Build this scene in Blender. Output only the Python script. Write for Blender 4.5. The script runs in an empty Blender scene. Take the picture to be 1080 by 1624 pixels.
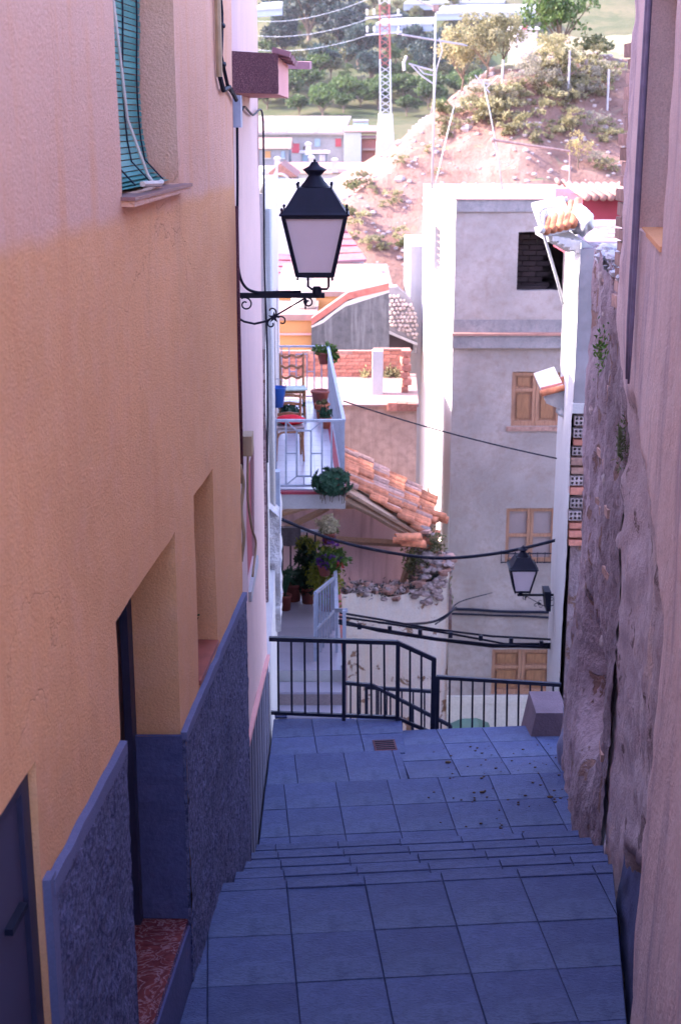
import bpy, bmesh, math, random
from mathutils import Vector, Matrix, noise
random.seed(7)
scene = bpy.context.scene
COL = scene.collection
R = math.radians

# ------------------------------------------------------------------ camera, sky, sun, exposure
F_PX, PITCH, CAM_Z = 2200.0, R(15.79), 3.9
cam_data = bpy.data.cameras.new('camera')
cam = bpy.data.objects.new('camera', cam_data)
COL.objects.link(cam)
cam.location = (0, 0, CAM_Z)
cam.rotation_euler = (R(90) - PITCH, 0, 0)
cam_data.sensor_fit = 'VERTICAL'
cam_data.sensor_height = 36.0
cam_data.lens = F_PX / 1624 * 36
cam_data.clip_start = 0.05
cam_data.clip_end = 3000
cam_data.dof.use_dof = True
cam_data.dof.focus_distance = 7.8
cam_data.dof.aperture_fstop = 5.0
scene.camera = cam

SUN_ELEV, SUN_AZ = 33.0, 5.0        # azimuth measured from the left (-x) away from the viewer (+y)
sun_vec = Vector((-math.cos(R(SUN_AZ)) * math.cos(R(SUN_ELEV)), math.sin(R(SUN_AZ)) * math.cos(R(SUN_ELEV)), math.sin(R(SUN_ELEV))))
world = bpy.data.worlds.new('World')
scene.world = world
world.use_nodes = True
wn = world.node_tree.nodes
sky = wn.new('ShaderNodeTexSky')
sky.sky_type = 'NISHITA'
sky.sun_disc = False
sky.sun_elevation = R(SUN_ELEV)
sky.sun_rotation = math.atan2(sun_vec.x, sun_vec.y)
sky.air_density = 1.0
sky.dust_density = 1.2
sky.ozone_density = 1.0
tint = wn.new('ShaderNodeMix')
tint.data_type, tint.blend_type = 'RGBA', 'MULTIPLY'
tint.inputs[0].default_value = 1.0
tint.inputs[7].default_value = (1.13, 0.93, 1.07, 1)     # violet tint on the sky light, following the overall colour grade
world.node_tree.links.new(sky.outputs[0], tint.inputs[6])
world.node_tree.links.new(tint.outputs[2], wn['Background'].inputs[0])
wn['Background'].inputs[1].default_value = 0.15
sun_data = bpy.data.lights.new('sun', 'SUN')
sun_data.energy = 2.0
sun_data.angle = R(0.55)
sun_data.color = (1.0, 0.93, 0.84)
sun = bpy.data.objects.new('sun', sun_data)
COL.objects.link(sun)
sun.rotation_euler = sun_vec.to_track_quat('Z', 'Y').to_euler()
sun.location = sun_vec * 60
vs = scene.view_settings
vs.view_transform = 'Standard'
vs.look = 'None'
vs.gamma = 1.0
vs.use_curve_mapping = False
vs.exposure = 3.2
scene.cycles.diffuse_bounces = 7
scene.cycles.max_bounces = 14

# ------------------------------------------------------------------ geometry helpers
def P(px, py, d):
    """the point of the place seen at photo position (px, py), at d metres in front of the viewer"""
    X, Y = (px - 540) / F_PX, -(py - 812) / F_PX
    k = d / (math.cos(PITCH) + Y * math.sin(PITCH))
    return Vector((X * k, d, CAM_Z + k * (Y * math.cos(PITCH) - math.sin(PITCH))))

def nz(p, s=1.0, o=0.0):
    return noise.noise(Vector((p[0] * s + o, p[1] * s + o * 1.7, p[2] * s - o)))

WORLDPOS = {}
class MB:
    def __init__(self):
        self.v, self.f = [], []
    def poly(self, *pts):
        n = len(self.v)
        self.v += [tuple(p) for p in pts]
        self.f.append(tuple(range(n, n + len(pts))))
        return self
    def prism(self, base, vec):
        """closed polygon 'base' (counter-clockwise seen against vec) pushed along vec"""
        n, k = len(self.v), len(base)
        vec = Vector(vec)
        self.v += [tuple(p) for p in base] + [tuple(Vector(p) + vec) for p in base]
        self.f.append(tuple(range(n + k - 1, n - 1, -1)))
        self.f.append(tuple(range(n + k, n + 2 * k)))
        for i in range(k):
            j = (i + 1) % k
            self.f.append((n + i, n + j, n + k + j, n + k + i))
        return self
    def box(self, a, b):
        x0, y0, z0 = [min(a[i], b[i]) for i in range(3)]
        x1, y1, z1 = [max(a[i], b[i]) for i in range(3)]
        return self.prism([(x0, y0, z0), (x1, y0, z0), (x1, y1, z0), (x0, y1, z0)], (0, 0, z1 - z0))
    def obox(self, c, size, rz=0.0, rx=0.0, ry=0.0, cham=0.0):
        m = Matrix.Rotation(rz, 3, 'Z') @ Matrix.Rotation(ry, 3, 'Y') @ Matrix.Rotation(rx, 3, 'X')
        sx, sy, sz = size[0] / 2, size[1] / 2, size[2] / 2
        c = Vector(c)
        pts = [c + m @ Vector(q) for q in ((-sx, -sy, -sz), (sx, -sy, -sz), (sx, sy, -sz), (-sx, sy, -sz))]
        return self.prism(pts, m @ Vector((0, 0, 2 * sz)))
    def bar(self, a, b, w, h=None):
        """square bar from a to b"""
        a, b = Vector(a), Vector(b)
        h = h or w
        t = (b - a).normalized()
        up = Vector((0, 0, 1)) if abs(t.z) < 0.95 else Vector((0, 1, 0))
        s = t.cross(up).normalized()
        u = s.cross(t).normalized()
        return self.prism([a - s * w / 2 - u * h / 2, a - s * w / 2 + u * h / 2, a + s * w / 2 + u * h / 2, a + s * w / 2 - u * h / 2][::-1], b - a)
    def tube(self, path, r, n=7, caps=True):
        path = [Vector(p) for p in path]
        rr = r if isinstance(r, (list, tuple)) else [r] * len(path)
        t0 = (path[1] - path[0]).normalized()
        ref = Vector((0, 0, 1)) if abs(t0.z) < 0.9 else Vector((1, 0, 0))
        s = t0.cross(ref).normalized()
        base = len(self.v)
        for i, p in enumerate(path):
            t = (path[min(i + 1, len(path) - 1)] - path[max(i - 1, 0)])
            if t.length < 1e-9:
                t = t0
            t.normalize()
            s = (s - t * s.dot(t))
            if s.length < 1e-6:
                s = t.orthogonal()
            s.normalize()
            u = t.cross(s)
            for k in range(n):
                a = 2 * math.pi * k / n
                self.v.append(tuple(p + (s * math.cos(a) + u * math.sin(a)) * rr[i]))
        for i in range(len(path) - 1):
            for k in range(n):
                a, b = base + i * n + k, base + i * n + (k + 1) % n
                self.f.append((a, b, b + n, a + n))
        if caps:
            self.f.append(tuple(base + k for k in range(n))[::-1])
            self.f.append(tuple(base + (len(path) - 1) * n + k for k in range(n)))
        return self
    def lathe(self, c, prof, n=14, sq=False, rot=0.0):
        """prof: list of (radius, height above c)"""
        c = Vector(c)
        base = len(self.v)
        for r, z in prof:
            for k in range(n):
                a = rot + 2 * math.pi * (k + 0.5 * sq) / n
                q = r * (math.sqrt(2) if sq and n == 4 else 1)
                self.v.append((c.x + q * math.cos(a), c.y + q * math.sin(a), c.z + z))
        for i in range(len(prof) - 1):
            for k in range(n):
                a, b = base + i * n + k, base + i * n + (k + 1) % n
                self.f.append((a, b, b + n, a + n))
        self.f.append(tuple(base + k for k in range(n))[::-1])
        self.f.append(tuple(base + (len(prof) - 1) * n + k for k in range(n)))
        return self
    def blob(self, c, rad, seg=8, rings=5, amp=0.15, seed=0.0, fs=2.0):
        c = Vector(c)
        base = len(self.v)
        self.v.append(tuple(c + Vector((0, 0, rad[2]))))
        for i in range(1, rings):
            th = math.pi * i / rings
            for k in range(seg):
                a = 2 * math.pi * k / seg
                d = Vector((math.sin(th) * math.cos(a), math.sin(th) * math.sin(a), math.cos(th)))
                q = 1 + amp * 2 * nz(d, fs, seed)
                self.v.append(tuple(c + Vector((d.x * rad[0], d.y * rad[1], d.z * rad[2])) * q))
        self.v.append(tuple(c - Vector((0, 0, rad[2]))))
        last = len(self.v) - 1
        for k in range(seg):
            self.f.append((base, base + 1 + k, base + 1 + (k + 1) % seg))
            e = base + 1 + (rings - 2) * seg
            self.f.append((last, e + (k + 1) % seg, e + k))
        for i in range(rings - 2):
            for k in range(seg):
                a, b = base + 1 + i * seg + k, base + 1 + i * seg + (k + 1) % seg
                self.f.append((a, a + seg, b + seg, b))
        return self
    def leaf(self, p, size, rng, up=0.35, asp=0.6):
        d = Vector((rng.uniform(-1, 1), rng.uniform(-1, 1), rng.uniform(-1, 1) + up)).normalized()
        s = d.cross(Vector((rng.uniform(-1, 1), rng.uniform(-1, 1), rng.uniform(-1, 1)))).normalized()
        p = Vector(p)
        w = size * asp * 0.5
        return self.poly(p, p + d * size * 0.45 + s * w, p + d * size, p + d * size * 0.45 - s * w)
    def foliage(self, c, rad, clumps, per, size, seed=1, clump_r=0.35, up=0.35, asp=0.6, shell=0.5):
        rng = random.Random(seed)
        c = Vector(c)
        for _ in range(clumps):
            while True:
                d = Vector((rng.uniform(-1, 1), rng.uniform(-1, 1), rng.uniform(-1, 1)))
                if shell < d.length <= 1 or (d.length < 1 and rng.random() < 0.25):
                    break
            cc = c + Vector((d.x * rad[0], d.y * rad[1], d.z * rad[2]))
            cr = clump_r * min(rad) * rng.uniform(0.7, 1.4)
            for _ in range(per):
                q = Vector((rng.gauss(0, 0.5), rng.gauss(0, 0.5), rng.gauss(0, 0.4))) * cr
                self.leaf(cc + q, size * rng.uniform(0.7, 1.3), rng, up, asp)
        return self
    def mesh(self, name, origin, smooth):
        me = bpy.data.meshes.new(name)
        o = Vector(origin)
        me.from_pydata([(p[0] - o.x, p[1] - o.y, p[2] - o.z) for p in self.v], [], self.f)
        if smooth:
            me.polygons.foreach_set('use_smooth', [True] * len(me.polygons))
        me.update()
        return me
    def build(self, name, mat, parent=None, smooth=False, origin=None, fix=True):
        xs, ys, zs = zip(*self.v)
        if origin is None:
            origin = ((min(xs) + max(xs)) / 2, (min(ys) + max(ys)) / 2, min(zs) if parent is None else (min(zs) + max(zs)) / 2)
        origin = Vector(origin)
        me = self.mesh(name, origin, smooth)
        me.materials.append(mat)
        o = bpy.data.objects.new(name, me)
        COL.objects.link(o)
        if parent is not None:
            o.parent = parent
            o.location = origin - WORLDPOS[parent.name]
        else:
            o.location = origin
        WORLDPOS[o.name] = origin.copy()
        return o

def thing(name, label, cat, loc, group=None):
    o = bpy.data.objects.new(name, None)
    COL.objects.link(o)
    o.empty_display_size = 0.2
    o.location = loc
    WORLDPOS[o.name] = Vector(loc)
    o['label'] = label
    o['category'] = cat
    if group:
        o['group'] = group
    return o

def tag(o, label, cat, group=None):
    o['label'] = label
    o['category'] = cat
    if group:
        o['group'] = group
    return o

def struct(o):
    o['kind'] = 'structure'
    return o

def stuff(o):
    o['kind'] = 'stuff'
    return o

def copy_tree(o, parent=None):
    c = o.copy()
    COL.objects.link(c)
    if parent is not None:
        c.parent = parent
    for ch in list(o.children):
        copy_tree(ch, c)
    return c

class Frame:
    """a vertical wall plane from plan point a to plan point b; its face looks to the right of that direction"""
    def __init__(self, a, b):
        self.a = Vector((a[0], a[1]))
        d = Vector((b[0] - a[0], b[1] - a[1]))
        self.len = d.length
        self.d = d.normalized()
        self.n = Vector((self.d.y, -self.d.x))
    def __call__(self, s, z, off=0.0):
        p = self.a + self.d * s + self.n * off
        return Vector((p.x, p.y, z))
    def box(self, mb, s0, s1, z0, z1, o0, o1):
        return mb.prism([self(s0, z0, o1), self(s1, z0, o1), self(s1, z0, o0), self(s0, z0, o0)], (0, 0, z1 - z0))
    def slab(self, mb, pts, o0, o1):
        """polygon given as (s, z) pairs, extruded from offset o0 to offset o1"""
        n3 = Vector((self.n.x, self.n.y, 0)) * (o1 - o0)
        return mb.prism([self(s, z, o0) for s, z in pts], n3)

def wall_grid(mb, fr, s0, s1, z0, z1, holes=(), cell=0.1, depth=0.2, disp=None, jit=0.0, thick=None):
    """wall face with rectangular holes (s0, s1, z0, z1[, depth]); reveals run back into the wall"""
    def cuts(a, b, marks):
        ms = sorted(set([a, b] + [m for m in marks if a < m < b]))
        out = []
        for i in range(len(ms) - 1):
            n = max(1, round((ms[i + 1] - ms[i]) / cell))
            out += [ms[i] + (ms[i + 1] - ms[i]) * k / n for k in range(n)]
        return out + [b]
    ss = cuts(s0, s1, [h[0] for h in holes] + [h[1] for h in holes])
    zz = cuts(z0, z1, [h[2] for h in holes] + [h[3] for h in holes])
    base = len(mb.v)
    nzv = len(zz)
    for s in ss:
        for z in zz:
            o = disp(s, z) if disp else 0.0
            js = jit * nz((s, z, 0), 4.0, 3.3) if jit and s0 < s < s1 else 0
            jz = jit * nz((s, z, 5), 4.0, 9.1) if jit and z0 < z < z1 else 0
            mb.v.append(tuple(fr(s + js, z + jz, o)))
    idx = lambda i, j: base + i * nzv + j
    def hole_of(i, j):
        sm, zm = (ss[i] + ss[i + 1]) / 2, (zz[j] + zz[j + 1]) / 2
        for h in holes:
            if h[0] < sm < h[1] and h[2] < zm < h[3]:
                return h
        return None
    for i in range(len(ss) - 1):
        for j in range(len(zz) - 1):
            if hole_of(i, j) is None:
                mb.f.append((idx(i, j), idx(i + 1, j), idx(i + 1, j + 1), idx(i, j + 1)))
    n3 = Vector((fr.n.x, fr.n.y, 0))
    def back(k, dep):
        mb.v.append(tuple(Vector(mb.v[k]) - n3 * dep))
        return len(mb.v) - 1
    for i in range(len(ss) - 1):
        for j in range(len(zz) - 1):
            h = hole_of(i, j)
            if h is None:
                continue
            dep = h[4] if len(h) > 4 else depth
            for (di, dj, a, b) in ((-1, 0, (0, 1), (0, 0)), (1, 0, (1, 0), (1, 1)), (0, -1, (0, 0), (1, 0)), (0, 1, (1, 1), (0, 1))):
                ii, jj = i + di, j + dj
                if not (0 <= ii < len(ss) - 1 and 0 <= jj < len(zz) - 1) or hole_of(ii, jj) is None:
                    if not (0 <= ii < len(ss) - 1 and 0 <= jj < len(zz) - 1):
                        continue
                    p, q = idx(i + a[0], j + a[1]), idx(i + b[0], j + b[1])
                    mb.f.append((q, p, back(p, dep), back(q, dep)))
    return mb

# ------------------------------------------------------------------ materials
class NT:
    def __init__(self, name):
        self.m = bpy.data.materials.new(name)
        self.m.use_nodes = True
        self.t = self.m.node_tree
        self.b = self.t.nodes['Principled BSDF']
        self.co = self.new('ShaderNodeTexCoord').outputs['Object']
    def new(self, kind, **kw):
        n = self.t.nodes.new(kind)
        for k, v in kw.items():
            setattr(n, k, v)
        return n
    def link(self, a, b):
        self.t.links.new(a, b)
    def mapping(self, scale=(1, 1, 1), src=None, rot=(0, 0, 0)):
        n = self.new('ShaderNodeMapping')
        n.inputs['Scale'].default_value = scale
        n.inputs['Rotation'].default_value = rot
        self.link(src or self.co, n.inputs['Vector'])
        return n.outputs[0]
    def noise(self, scale, detail=5, rough=0.55, vec=None, dist=0.0):
        n = self.new('ShaderNodeTexNoise')
        n.inputs['Scale'].default_value = scale
        n.inputs['Detail'].default_value = detail
        n.inputs['Roughness'].default_value = rough
        n.inputs['Distortion'].default_value = dist
        self.link(vec or self.co, n.inputs['Vector'])
        return n.outputs['Fac']
    def voronoi(self, scale, feature='F1', vec=None, out='Distance'):
        n = self.new('ShaderNodeTexVoronoi', feature=feature)
        n.inputs['Scale'].default_value = scale
        self.link(vec or self.co, n.inputs['Vector'])
        return n.outputs[out]
    def ramp(self, fac, stops):
        n = self.new('ShaderNodeValToRGB')
        e = n.color_ramp.elements
        while len(e) < len(stops):
            e.new(0.5)
        for i, (p, c) in enumerate(stops):
            e[i].position = p
            e[i].color = (c, c, c, 1) if isinstance(c, (int, float)) else (*c, 1)
        self.link(fac, n.inputs[0])
        return n.outputs[0]
    def mix(self, fac, a, b, mode='MIX'):
        n = self.new('ShaderNodeMix', data_type='RGBA', blend_type=mode)
        for k, s in ((0, fac), (6, a), (7, b)):
            if isinstance(s, (int, float)):
                n.inputs[k].default_value = s
            elif isinstance(s, tuple):
                n.inputs[k].default_value = (*s, 1)
            else:
                self.link(s, n.inputs[k])
        return n.outputs[2]
    def math(self, op, a, b=0.0):
        n = self.new('ShaderNodeMath', operation=op)
        for k, s in ((0, a), (1, b)):
            if isinstance(s, (int, float)):
                n.inputs[k].default_value = s
            else:
                self.link(s, n.inputs[k])
        return n.outputs[0]
    def bump(self, h, strength=0.5, dist=0.01, prev=None):
        n = self.new('ShaderNodeBump')
        n.inputs['Strength'].default_value = strength
        n.inputs['Distance'].default_value = dist
        self.link(h, n.inputs['Height'])
        if prev is not None:
            self.link(prev, n.inputs['Normal'])
        return n.outputs[0]
    def rnd(self):
        return self.new('ShaderNodeObjectInfo').outputs['Random']
    def done(self, color, rough=0.8, normal=None, metal=0.0, spec=0.3):
        b = self.b
        if isinstance(color, tuple):
            b.inputs['Base Color'].default_value = (*color, 1)
        else:
            self.link(color, b.inputs['Base Color'])
        if isinstance(rough, (int, float)):
            b.inputs['Roughness'].default_value = rough
        else:
            self.link(rough, b.inputs['Roughness'])
        b.inputs['Metallic'].default_value = metal
        b.inputs['Specular IOR Level'].default_value = spec
        if normal is not None:
            self.link(normal, b.inputs['Normal'])
        return self.m

def mul(c, k):
    return tuple(min(1.0, v * k) for v in c)

def mat_plain(name, c, rough=0.6, var=0.18, scale=6.0, bump=0.0, bscale=80.0, metal=0.0, spec=0.3, rnd=0.0, bdist=0.004):
    t = NT(name)
    f = t.noise(scale, 6, 0.6)
    col = t.mix(t.ramp(f, [(0.3, 0.0), (0.7, 1.0)]), mul(c, 1 - var), mul(c, 1 + var))
    if rnd:
        col = t.mix(t.rnd(), t.mix(1.0, col, (1 - rnd,) * 3, 'MULTIPLY'), t.mix(1.0, col, (1 + rnd,) * 3, 'MULTIPLY'))
    nrm = t.bump(t.noise(bscale, 4, 0.6), bump, bdist) if bump else None
    return t.done(col, rough, nrm, metal, spec)

def mat_stucco(name, c, var=0.12, grain=150.0, bump=0.6, dist=0.004, stain=None, stain_amt=0.35, patch=None, streak=None, patch_scale=1.3, patch_lim=0.58, patch2=None, upper=None, cracks=0.0):
    """plaster: broad tone drift, fine grain relief, optional run-down streaks and bare patches"""
    t = NT(name)
    big = t.noise(0.9, 5, 0.6)
    col = t.mix(t.ramp(big, [(0.3, 0.0), (0.7, 1.0)]), mul(c, 1 - var), mul(c, 1 + var))
    if upper:   # upper storey coated in another tone
        sp = t.new('ShaderNodeSeparateXYZ')
        t.link(t.new('ShaderNodeNewGeometry').outputs['Position'], sp.inputs[0])
        hgt = t.math('ADD', sp.outputs['Z'], t.math('MULTIPLY', t.math('SUBTRACT', t.noise(2.5, 5, 0.6), 0.5), 0.10))
        col = t.mix(t.ramp(t.math('SUBTRACT', hgt, upper[0] - 0.5), [(0.47, 0.0), (0.53, 0.85)]), col, upper[1])
    fine = t.noise(grain, 3, 0.65)
    col = t.mix(t.ramp(fine, [(0.35, 0.24), (0.6, 0.0)]), col, mul(c, 0.5))
    med = t.noise(7.0, 6, 0.65)
    if stain:
        col = t.mix(t.math('MULTIPLY', t.ramp(med, [(0.45, 0.0), (0.75, 1.0)]), stain_amt), col, stain)
    if streak:
        sv = t.mapping((9, 9, 0.7))
        st = t.math('MULTIPLY', t.ramp(t.noise(1.0, 5, 0.6, sv), [(0.5, 0.0), (0.72, 1.0)]), 0.6)
        col = t.mix(st, col, streak)
    h = t.bump(fine, bump, dist)
    if cracks:   # hairline cracks, pits and small repairs
        wob = t.new('ShaderNodeVectorMath', operation='ADD')
        nn = t.new('ShaderNodeTexNoise')
        nn.inputs['Scale'].default_value = 3.0
        nn.inputs['Detail'].default_value = 6
        t.link(t.co, nn.inputs['Vector'])
        sc = t.new('ShaderNodeVectorMath', operation='SCALE')
        sc.inputs[3].default_value = 0.5
        t.link(nn.outputs['Color'], sc.inputs[0])
        t.link(t.co, wob.inputs[0]); t.link(sc.outputs[0], wob.inputs[1])
        ce = t.ramp(t.voronoi(0.9, 'DISTANCE_TO_EDGE', wob.outputs[0]), [(0.0, 1.0), (0.004, 0.0)])
        ce = t.math('MULTIPLY', ce, t.ramp(t.noise(0.7, 3, 0.5), [(0.56, 0.0), (0.64, 1.0)]))
        col = t.mix(t.math('MULTIPLY', ce, cracks), col, mul(c, 0.35))
        pit = t.ramp(t.voronoi(6.0), [(0.035, 1.0), (0.055, 0.0)])
        pit = t.math('MULTIPLY', pit, t.ramp(t.noise(1.5, 2, 0.5), [(0.5, 0.0), (0.6, 1.0)]))
        col = t.mix(t.math('MULTIPLY', pit, cracks), col, mul(c, 0.4))
        rep = t.ramp(t.noise(0.55, 7, 0.6, t.mapping((1, 1, 0.6)), 0.8), [(0.57, 0.0), (0.60, 0.22)])
        col = t.mix(rep, col, mul(c, 0.72))
        h = t.bump(t.math('SUBTRACT', 1.0, t.math('MAXIMUM', ce, pit)), 0.6, 0.006, h)
    if patch:
        pf = t.ramp(t.noise(patch_scale, 8, 0.62, None, 0.6), [(patch_lim, 0.0), (patch_lim + 0.02, 1.0)])
        pc = t.mix(t.ramp(t.noise(14, 6, 0.7), [(0.35, 0.0), (0.65, 1.0)]), patch, patch2 or mul(patch, 0.6))
        col = t.mix(pf, col, pc)
        h = t.bump(t.math('SUBTRACT', 1.0, pf), 0.8, 0.012, h)
    h = t.bump(med, 0.25, 0.02, h)
    return t.done(col, 0.9, h, 0.0, 0.2)

def mat_wood(name, c, axis=(1, 1, 0.12), scale=30, rough=0.55):
    t = NT(name)
    g = t.noise(scale, 6, 0.65, t.mapping(axis), 0.5)
    col = t.mix(t.ramp(g, [(0.3, 0.0), (0.7, 1.0)]), mul(c, 0.62), mul(c, 1.2))
    return t.done(col, rough, t.bump(g, 0.3, 0.003), 0, 0.35)

def mat_leaf(name, c, c2=None, rough=0.55, dry=None, trans=0.35):
    t = NT(name)
    f = t.noise(1.6, 4, 0.6)
    col = t.mix(t.ramp(f, [(0.32, 0.0), (0.68, 1.0)]), mul(c, 0.6), c2 or mul(c, 1.5))
    f2 = t.noise(30, 2, 0.5)
    col = t.mix(t.ramp(f2, [(0.35, 0.45), (0.65, 0.0)]), col, mul(c, 0.45))
    if dry:
        col = t.mix(t.ramp(t.noise(5, 3, 0.6), [(0.52, 0.0), (0.62, 0.8)]), col, dry)
    col = t.mix(t.rnd(), t.mix(1.0, col, (0.75,) * 3, 'MULTIPLY'), t.mix(1.0, col, (1.3, 1.25, 1.15), 'MULTIPLY'))
    t.done(col, rough, None, 0, 0.3)
    tr = t.new('ShaderNodeBsdfTranslucent')
    t.link(col, tr.inputs['Color'])
    ms = t.new('ShaderNodeMixShader')
    ms.inputs[0].default_value = trans
    t.link(t.b.outputs[0], ms.inputs[1])
    t.link(tr.outputs[0], ms.inputs[2])
    t.link(ms.outputs[0], t.t.nodes['Material Output'].inputs['Surface'])
    return t.m

def mat_speckle(name, c, c2, scale=220, rough=0.8, bump=0.6, lim=0.5, dist=0.006):
    t = NT(name)
    f = t.noise(scale, 3, 0.7)
    col = t.mix(t.ramp(f, [(lim - 0.1, 0.0), (lim + 0.1, 1.0)]), c, c2)
    col = t.mix(t.ramp(t.noise(2.0, 5, 0.6), [(0.35, 0.35), (0.65, 0.0)]), col, mul(c, 0.6))
    return t.done(col, rough, t.bump(f, bump, dist), 0, 0.3)
# ------------------------------------------------------------------ palette
M = {}
M['orange'] = mat_stucco('orange_stucco', (0.80, 0.40, 0.195), 0.09, 95, 0.8, 0.008, stain=(0.74, 0.40, 0.26), stain_amt=0.5, streak=(0.72, 0.34, 0.17), upper=(3.57, (0.74, 0.445, 0.35)), cracks=0.2)
M['pink_plaster'] = mat_stucco('pink_plaster', (0.62, 0.44, 0.42), 0.08, 160, 0.3, 0.003, streak=(0.5, 0.36, 0.36), cracks=0.4)
M['right_plaster'] = mat_stucco('old_pink_plaster', (0.49, 0.35, 0.335), 0.16, 90, 0.55, 0.006, stain=(0.33, 0.235, 0.25), stain_amt=0.6, streak=(0.30, 0.22, 0.25), patch=(0.23, 0.175, 0.18), patch_scale=0.9, patch_lim=0.66)
M['old_render'] = mat_stucco('old_grey_render', (0.33, 0.245, 0.25), 0.28, 45, 0.9, 0.012, stain=(0.14, 0.10, 0.11), stain_amt=0.75, streak=(0.42, 0.33, 0.33), patch=(0.16, 0.095, 0.08), patch_scale=1.6, patch_lim=0.6)
M['rubble'] = mat_stucco('rubble_masonry', (0.31, 0.225, 0.245), 0.32, 26, 0.9, 0.02, stain=(0.11, 0.068, 0.077), stain_amt=0.75, streak=(0.44, 0.345, 0.37), patch=(0.14, 0.08, 0.075), patch_scale=3.2, patch_lim=0.58, patch2=(0.26, 0.145, 0.115))
M['block'] = mat_stucco('mauve_block_concrete', (0.17, 0.12, 0.145), 0.2, 60, 0.6, 0.008, stain=(0.09, 0.06, 0.075), stain_amt=0.6)
M['cement'] = mat_stucco('blue_grey_cement', (0.20, 0.205, 0.30), 0.2, 70, 0.5, 0.006, stain=(0.10, 0.10, 0.16), stain_amt=0.5, streak=(0.32, 0.32, 0.42))
M['paint_blue'] = mat_stucco('blue_grey_paint', (0.085, 0.092, 0.20), 0.14, 40, 0.7, 0.008, stain=(0.05, 0.055, 0.13), stain_amt=0.5)
M['dado'] = mat_speckle('rough_blue_dado', (0.042, 0.046, 0.11), (0.17, 0.17, 0.30), 48, 0.85, 1.0, 0.5, 0.012)
M['dado_band'] = mat_stucco('dado_band', (0.135, 0.14, 0.25), 0.1, 120, 0.4, 0.004)
M['slate_dado'] = mat_stucco('ribbed_slate_dado', (0.15, 0.15, 0.21), 0.2, 60, 0.6, 0.008, streak=(0.24, 0.23, 0.30))
def mat_paving():
    t = NT('blue_paving')
    n = t.noise(5, 6, 0.65)
    base = t.mix(t.ramp(n, [(0.3, 0.0), (0.7, 1.0)]), (0.044, 0.060, 0.160), (0.082, 0.104, 0.225))
    base = t.mix(t.rnd(), t.mix(1.0, base, (0.8, 0.8, 0.84), 'MULTIPLY'), t.mix(1.0, base, (1.2, 1.2, 1.16), 'MULTIPLY'))
    big = t.noise(1.1, 5, 0.6)
    base = t.mix(t.ramp(big, [(0.42, 0.0), (0.62, 0.55)]), base, (0.125, 0.165, 0.265))
    base = t.mix(t.ramp(t.noise(2.3, 7, 0.7), [(0.55, 0.0), (0.72, 0.6)]), base, (0.024, 0.028, 0.078))
    w = t.noise(26, 4, 0.6, t.mapping((1, 2.6, 1), None, (0, 0, 0.6)), 1.4)
    base = t.mix(t.ramp(w, [(0.38, 0.38), (0.58, 0.0)]), base, (0.018, 0.022, 0.07))
    nrm = t.bump(w, 0.75, 0.011)
    nrm = t.bump(t.noise(160, 2, 0.5), 0.35, 0.002, nrm)
    return t.done(base, t.ramp(n, [(0.3, 0.58), (0.7, 0.85)]), nrm, 0, 0.25)
M['paving'] = mat_paving()
M['mortar'] = mat_plain('dark_mortar', (0.032, 0.036, 0.092), 0.95, 0.3, 20)
M['white'] = mat_stucco('whitewash', (0.49, 0.475, 0.475), 0.05, 60, 0.35, 0.005, stain=(0.41, 0.39, 0.41), stain_amt=0.5)
M['white_rough'] = mat_stucco('rough_whitewash', (0.50, 0.48, 0.50), 0.08, 22, 1.0, 0.03, patch=(0.34, 0.33, 0.36), patch_scale=3.0, patch_lim=0.66)
M['peeling'] = mat_stucco('peeling_whitewash', (0.96, 0.90, 0.80), 0.06, 40, 0.3, 0.01, stain=(0.95, 0.80, 0.62), stain_amt=0.4, streak=(0.92, 0.74, 0.55), patch=(0.50, 0.33, 0.22), patch_scale=3.2, patch_lim=0.60)
M['grey_render'] = mat_stucco('grey_house_render', (0.335, 0.285, 0.27), 0.26, 60, 0.4, 0.008, stain=(0.24, 0.175, 0.15), stain_amt=0.7, cracks=0.5)
M['grey_soot'] = mat_stucco('stained_ledge', (0.265, 0.24, 0.245), 0.35, 40, 0.5, 0.01, stain=(0.12, 0.12, 0.13), stain_amt=0.8)
M['brown_render'] = mat_stucco('brown_render', (0.47, 0.325, 0.26), 0.22, 50, 0.4, 0.01, stain=(0.22, 0.14, 0.12), stain_amt=0.7, streak=(0.24, 0.15, 0.13))
M['lilac_wall'] = mat_stucco('lilac_wall', (0.70, 0.57, 0.64), 0.08, 50, 0.3, 0.006, streak=(0.30, 0.22, 0.26))
M['dark_stain_wall'] = mat_stucco('stained_grey_wall', (0.105, 0.105, 0.12), 0.35, 40, 0.5, 0.012, stain=(0.045, 0.045, 0.05), stain_amt=0.8, streak=(0.22, 0.22, 0.24))
M['orange_block'] = mat_stucco('orange_block_plaster', (0.50, 0.25, 0.105), 0.06, 60, 0.3, 0.005)
M['pink_roof'] = mat_plain('pink_roof_coating', (0.31, 0.19, 0.168), 0.8, 0.15, 3)
M['red_coping'] = mat_plain('red_coping', (0.36, 0.12, 0.10), 0.75, 0.25, 6)
M['maroon'] = mat_plain('maroon_paint', (0.33, 0.045, 0.07), 0.6, 0.12, 4)
M['maroon_granite'] = mat_speckle('maroon_granulate', (0.07, 0.014, 0.028), (0.21, 0.075, 0.085), 150, 0.75, 0.8, 0.55, 0.006)
M['pink_paint'] = mat_stucco('salmon_paint', (0.66, 0.33, 0.31), 0.08, 110, 0.3, 0.003)
M['tile'] = mat_plain('clay_roof_tile', (0.45, 0.17, 0.09), 0.85, 0.5, 9, 0.4, 60, rnd=0.35)
M['pale_tile'] = mat_plain('pale_roof_tile', (0.30, 0.155, 0.125), 0.8, 0.2, 6, 0.3, 60, rnd=0.2)
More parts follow.
